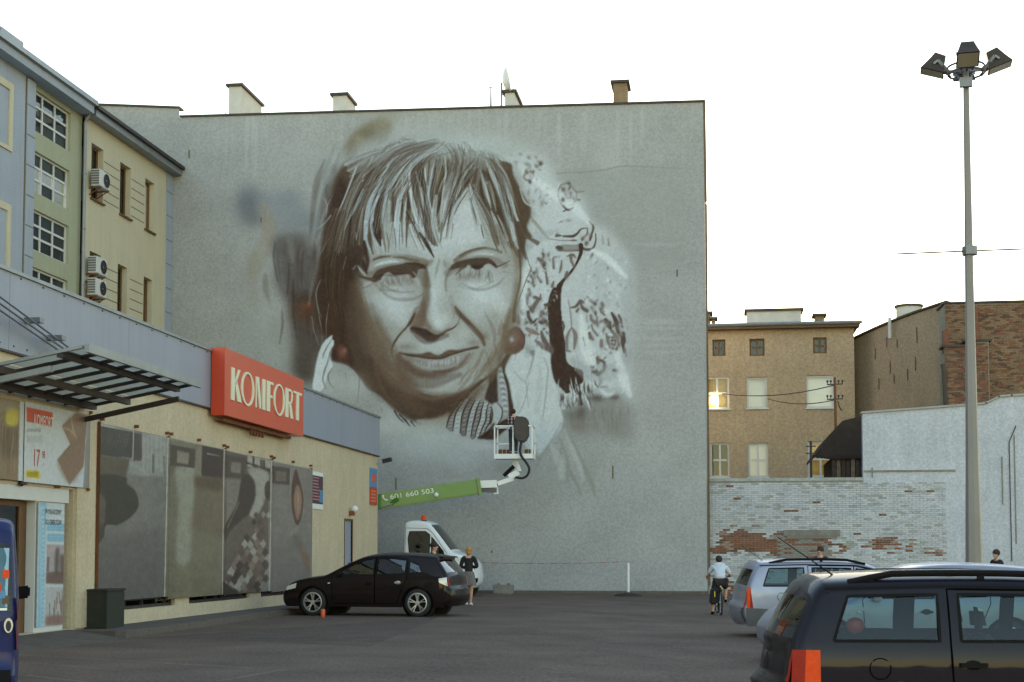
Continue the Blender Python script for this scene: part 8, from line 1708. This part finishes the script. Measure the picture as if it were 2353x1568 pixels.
TOP_K = ['chest', 'belly', 'pelvis', 'neckb', 'shl', 'ell', 'wrl', 'shr', 'elr', 'wrr']; TOP_E = [('chest', 'belly'), ('belly', 'pelvis'), ('chest', 'neckb'), ('neckb', 'shl'), ('shl', 'ell'), ('ell', 'wrl'), ('neckb', 'shr'), ('shr', 'elr'), ('elr', 'wrr')]
TEE_K = TOP_K[:4]+['shl', 'shr']; 
LEG_K = ['pelvis', 'hipl', 'knl', 'anl', 'hipr', 'knr', 'anr']; LEG_E = [('pelvis', 'hipl'), ('hipl', 'knl'), ('knl', 'anl'), ('pelvis', 'hipr'), ('hipr', 'knr'), ('knr', 'anr')]
SHOE_L = (['heell', 'anl', 'toel'], [('anl', 'heell'), ('anl', 'toel')]); SHOE_R = (['heelr', 'anr', 'toer'], [('anr', 'heelr'), ('anr', 'toer')])
def shoes(m, g=.012): return [('shoe', SHOE_L[0], SHOE_L[1], {'*': g, 'anl': .002}, m), ('shoe', SHOE_R[0], SHOE_R[1], {'*': g, 'anr': .002}, m)]
# woman with a blonde bun, seen from behind, arms folded in front of her
px, py = gp(1077, 1393)
wj = dict(ell=(.25, -.02, 1.13), wrl=(.02, -.19, 1.10), elr=(-.25, -.02, 1.13), wrr=(-.02, -.20, 1.13), hipl=(.08, 0, .88), hipr=(-.08, 0, .88), knl=(.075, -.01, .49), knr=(-.075, -.01, .49), anl=(.06, .02, .09), anr=(-.06, .02, .09), toel=(.08, -.13, .03), toer=(-.08, -.13, .03), heell=(.06, .05, .035), heelr=(-.06, .05, .035))
wm = person('woman with a blonde bun in a black jacket and grey skirt, back to us', (px, py, gz(px, py)), PHI+math.pi-.15, wj,
            [('jacket', TOP_K, TOP_E, {'*': .022, 'pelvis': .012, 'wrl': .016, 'wrr': .016, 'neckb': .012}, M['black_cloth'])]+shoes(M['white_paint']), 'bun', M['hair_blond'], 1.66, .93)
k = 1.66/1.7; sk_ = MB(); prof = [(.145, 1.0), (.17, .93), (.19, .80), (.215, .66), (.225, .60)]; n = 28
for i, (r, z) in enumerate(prof):
    for j in range(n): a = 2*math.pi*j/n; q = r*(1+(.05*math.cos(a*9) if i > 1 else 0)*(i/4)); sk_.v.append((q*math.cos(a)*k, q*.8*math.sin(a)*k, z*k))
for i in range(len(prof)-1):
    for j in range(n): a, b = i*n+j, i*n+(j+1) % n; sk_.f.append((a, b, b+n, a+n)); sk_.m.append(0)
part('skirt', sk_, M['grey_skirt'], wm, smooth=True, local=True)
# man behind the black hatchback, turned towards the woman
x, y = rd((998-CX)/FPX*38.6, 38.6)
person('dark-haired man in a black shirt standing behind the black hatchback', (x, y, gz(x, y)), PHI+R(65), dict(ell=(.24, -.02, 1.12), wrl=(.14, -.2, 1.02), elr=(-.24, -.02, 1.12), wrr=(-.12, -.22, 1.02)),
       [('shirt', TOP_K, TOP_E, {'*': .02, 'wrl': .012, 'wrr': .012, 'neckb': .010}, M['black_cloth']), ('trousers', LEG_K, LEG_E, {'*': .018, 'pelvis': .02}, M['jeans'])]+shoes(M['trim']), 'short', M['hair_dark'], 1.78)
# painter in the basket, back to us, one hand at the wall
bw, bx0, bx1, by0, by1, bz = BASKET
pp_ = bw+Vector((bx0+(bx1-bx0)*.46, by0+.42, bz))
person('painter in a plaid shirt and jeans standing in the lifted basket', pp_, PHI+R(176), dict(ell=(.24, -.12, 1.15), wrl=(.16, -.34, 1.26), elr=(-.27, -.10, 1.17), wrr=(-.18, -.36, 1.42), skull=(.01, -.02, 1.575, (.07, .082))),
       [('shirt', TOP_K, TOP_E, {'*': .03, 'wrl': .014, 'wrr': .014, 'neckb': .012}, pl), ('jeans', LEG_K, LEG_E, {'*': .02, 'pelvis': .016}, M['jeans'])]+shoes(M['trim']), 'short', M['hair_dark'], 1.62)
# boy straddling his bicycle
px, py = gp(1657, 1414); fy = PHI-R(3)
cy = empty('bicycle', (px, py, gz(px, py)), fy, 'dark bicycle with a yellow rear reflector, seen from behind', 'bicycle')
# local: +y is the riding direction
def cwheel(yc, nm='wheel'):
    t = MB(); pts = [(0, yc+.31*math.cos(a), .33+.31*math.sin(a)) for a in np.linspace(0, 2*math.pi, 33)]; t.tube(pts, .022, 8, caps=False); w = part(nm, t, M['rubber'], cy, smooth=True, local=True)
    r_ = MB(); r_.tube([(0, yc+.285*math.cos(a), .33+.285*math.sin(a)) for a in np.linspace(0, 2*math.pi, 33)], .01, 6, caps=False); r_.tube([(-.05, yc, .33), (.05, yc, .33)], .02, 8)
    for k in range(14): a = 2*math.pi*k/14; r_.bar((.02*(-1)**k, yc, .33), (0, yc+.28*math.cos(a), .33+.28*math.sin(a)), .004)
    part('rim', r_, M['rim'], w, local=True)
cwheel(0); cwheel(1.02)
t = MB(); t.tube([(0, .42, .30), (0, .22, .80)], .018, 8); t.tube([(0, .42, .30), (0, .86, .74)], .02, 8); t.tube([(0, .26, .70), (0, .84, .80)], .018, 8)
for s_ in (-1, 1): t.tube([(s_*.06, 0, .33), (s_*.03, .42, .30)], .011, 6); t.tube([(s_*.06, 0, .33), (s_*.02, .26, .70)], .010, 6); t.tube([(s_*.05, 1.02, .33), (s_*.05, .90, .68)], .014, 6)
t.tube([(0, .90, .66), (0, .83, .98)], .018, 8); part('frame', t, M['dark_metal'], cy, local=True)
t = MB(); t.hexa([(-.075, .08, .86), (.075, .08, .86), (.03, .34, .87), (-.03, .34, .87), (-.07, .09, .91), (.07, .09, .91), (.02, .33, .90), (-.02, .33, .90)]); t.tube([(0, .2, .78), (0, .2, .87)], .015, 6); bevel(part('saddle', t, M['trim'], cy, local=True), .012)
t = MB().tube(catmull([(-.32, .72, .98), (-.26, .80, 1.0), (0, .84, 1.0), (.26, .80, 1.0), (.32, .72, .98)], 4), .014, 6); part('handlebar', t, M['dark_metal'], cy, local=True)
t = MB().box(-.02, .02, .045, .06, .72, .84); part('reflector', t, M['yellow_print'], cy, local=True)
t = MB(); t.tube([(0, -.33+.0, .50), (0, -.22, .62), (0, -.02, .70)], .02, 6); t.box(-.03, .03, -.36, -.1, .66, .675); part('mudguard', t, M['bumper_grey'], cy, local=True)
t = MB().bar((-.02, .42, .3), (-.13, .42, .12), .02); t.bar((.02, .42, .3), (.14, .42, .44), .02); t.box(-.2, -.10, .38, .46, .105, .13); t.box(.10, .2, .38, .46, .43, .455); part('crank', t, M['trim'], cy, local=True)
# rider: figure frame faces -y, so turn it round; left foot on the ground, right foot on the pedal, leaning on the bars
rj = dict(pelvis=(0, -.16, .93), belly=(0, -.22, 1.04), chest=(0, -.34, 1.20), neckb=(0, -.42, 1.31), neck=(0, -.46, 1.36), skull=(0, -.50, 1.43), crown=(0, -.49, 1.50), nose=(0, -.60, 1.42), chin=(0, -.56, 1.37), shl=(.165, -.42, 1.28), shr=(-.165, -.42, 1.28), ell=(.27, -.52, 1.10), elr=(-.30, -.50, 1.08), wrl=(.28, -.68, 1.02), wrr=(-.28, -.68, 1.02),
          hipl=(.10, -.16, .88), hipr=(-.10, -.16, .88), knl=(.19, -.26, .50), anl=(.20, -.12, .09), toel=(.22, -.27, .03), heell=(.20, -.08, .035), knr=(-.17, -.48, .72), anr=(-.16, -.40, .40), toer=(-.17, -.54, .34), heelr=(-.155, -.36, .345), earl=(.078, -.49, 1.43), earr=(-.078, -.49, 1.43))
person('boy in a white shirt and dark shorts straddling the bicycle, back to us', (px, py, gz(px, py)), fy+math.pi, rj,
       [('shirt', TOP_K[:4]+['shl', 'ell', 'shr', 'elr'], TOP_E[:5]+[('neckb', 'shr'), ('shr', 'elr')], {'*': .035, 'ell': .012, 'elr': .012, 'neckb': .014, 'pelvis': .02}, M['white_cloth']), ('shorts', ['pelvis', 'hipl', 'knl', 'hipr', 'knr'], [('pelvis', 'hipl'), ('hipl', 'knl'), ('pelvis', 'hipr'), ('hipr', 'knr')], {'*': .03, 'pelvis': .035}, M['shorts'])]+shoes(M['trim'], .016), 'short', M['hair_dark'], 1.66)
bg_ = empty('shoulder_bag', (px, py, gz(px, py)), fy, 'dark pannier bag hanging beside the rear bicycle wheel', 'bag')
t = MB().hexa([(-.30, -.18, .28), (-.10, -.18, .28), (-.10, .2, .28), (-.30, .2, .28), (-.26, -.2, .70), (-.07, -.2, .70), (-.07, .22, .70), (-.26, .22, .70)]); bevel(part('bag', t, M['black_cloth'], bg_, local=True), .04, 3); t = MB().box(-.19, -.165, -.21, -.198, .48, .62); part('strap', t, M['yellow_print'], bg_, local=True)
# two men whose heads show over the car roofs
for px, dd, lab, yaw, H_ in ((1884, 40.0, 'dark-haired man whose head shows above the silver estate car', -40, 1.72), (2287, 38.0, 'short-haired man whose head shows beside the lamp mast', -70, 1.66)):
    x, y = rd((px-CX)/FPX*dd, dd)
    person(lab, (x, y, gz(x, y)), PHI+R(yaw)+(math.pi if px < 2000 else 0)*0, {}, [('shirt', TOP_K, TOP_E, {'*': .022, 'wrl': .012, 'wrr': .012, 'neckb': .010}, M['black_cloth']), ('trousers', LEG_K, LEG_E, {'*': .02}, M['jeans'])]+shoes(M['trim']), 'short', M['hair_dark'], H_)
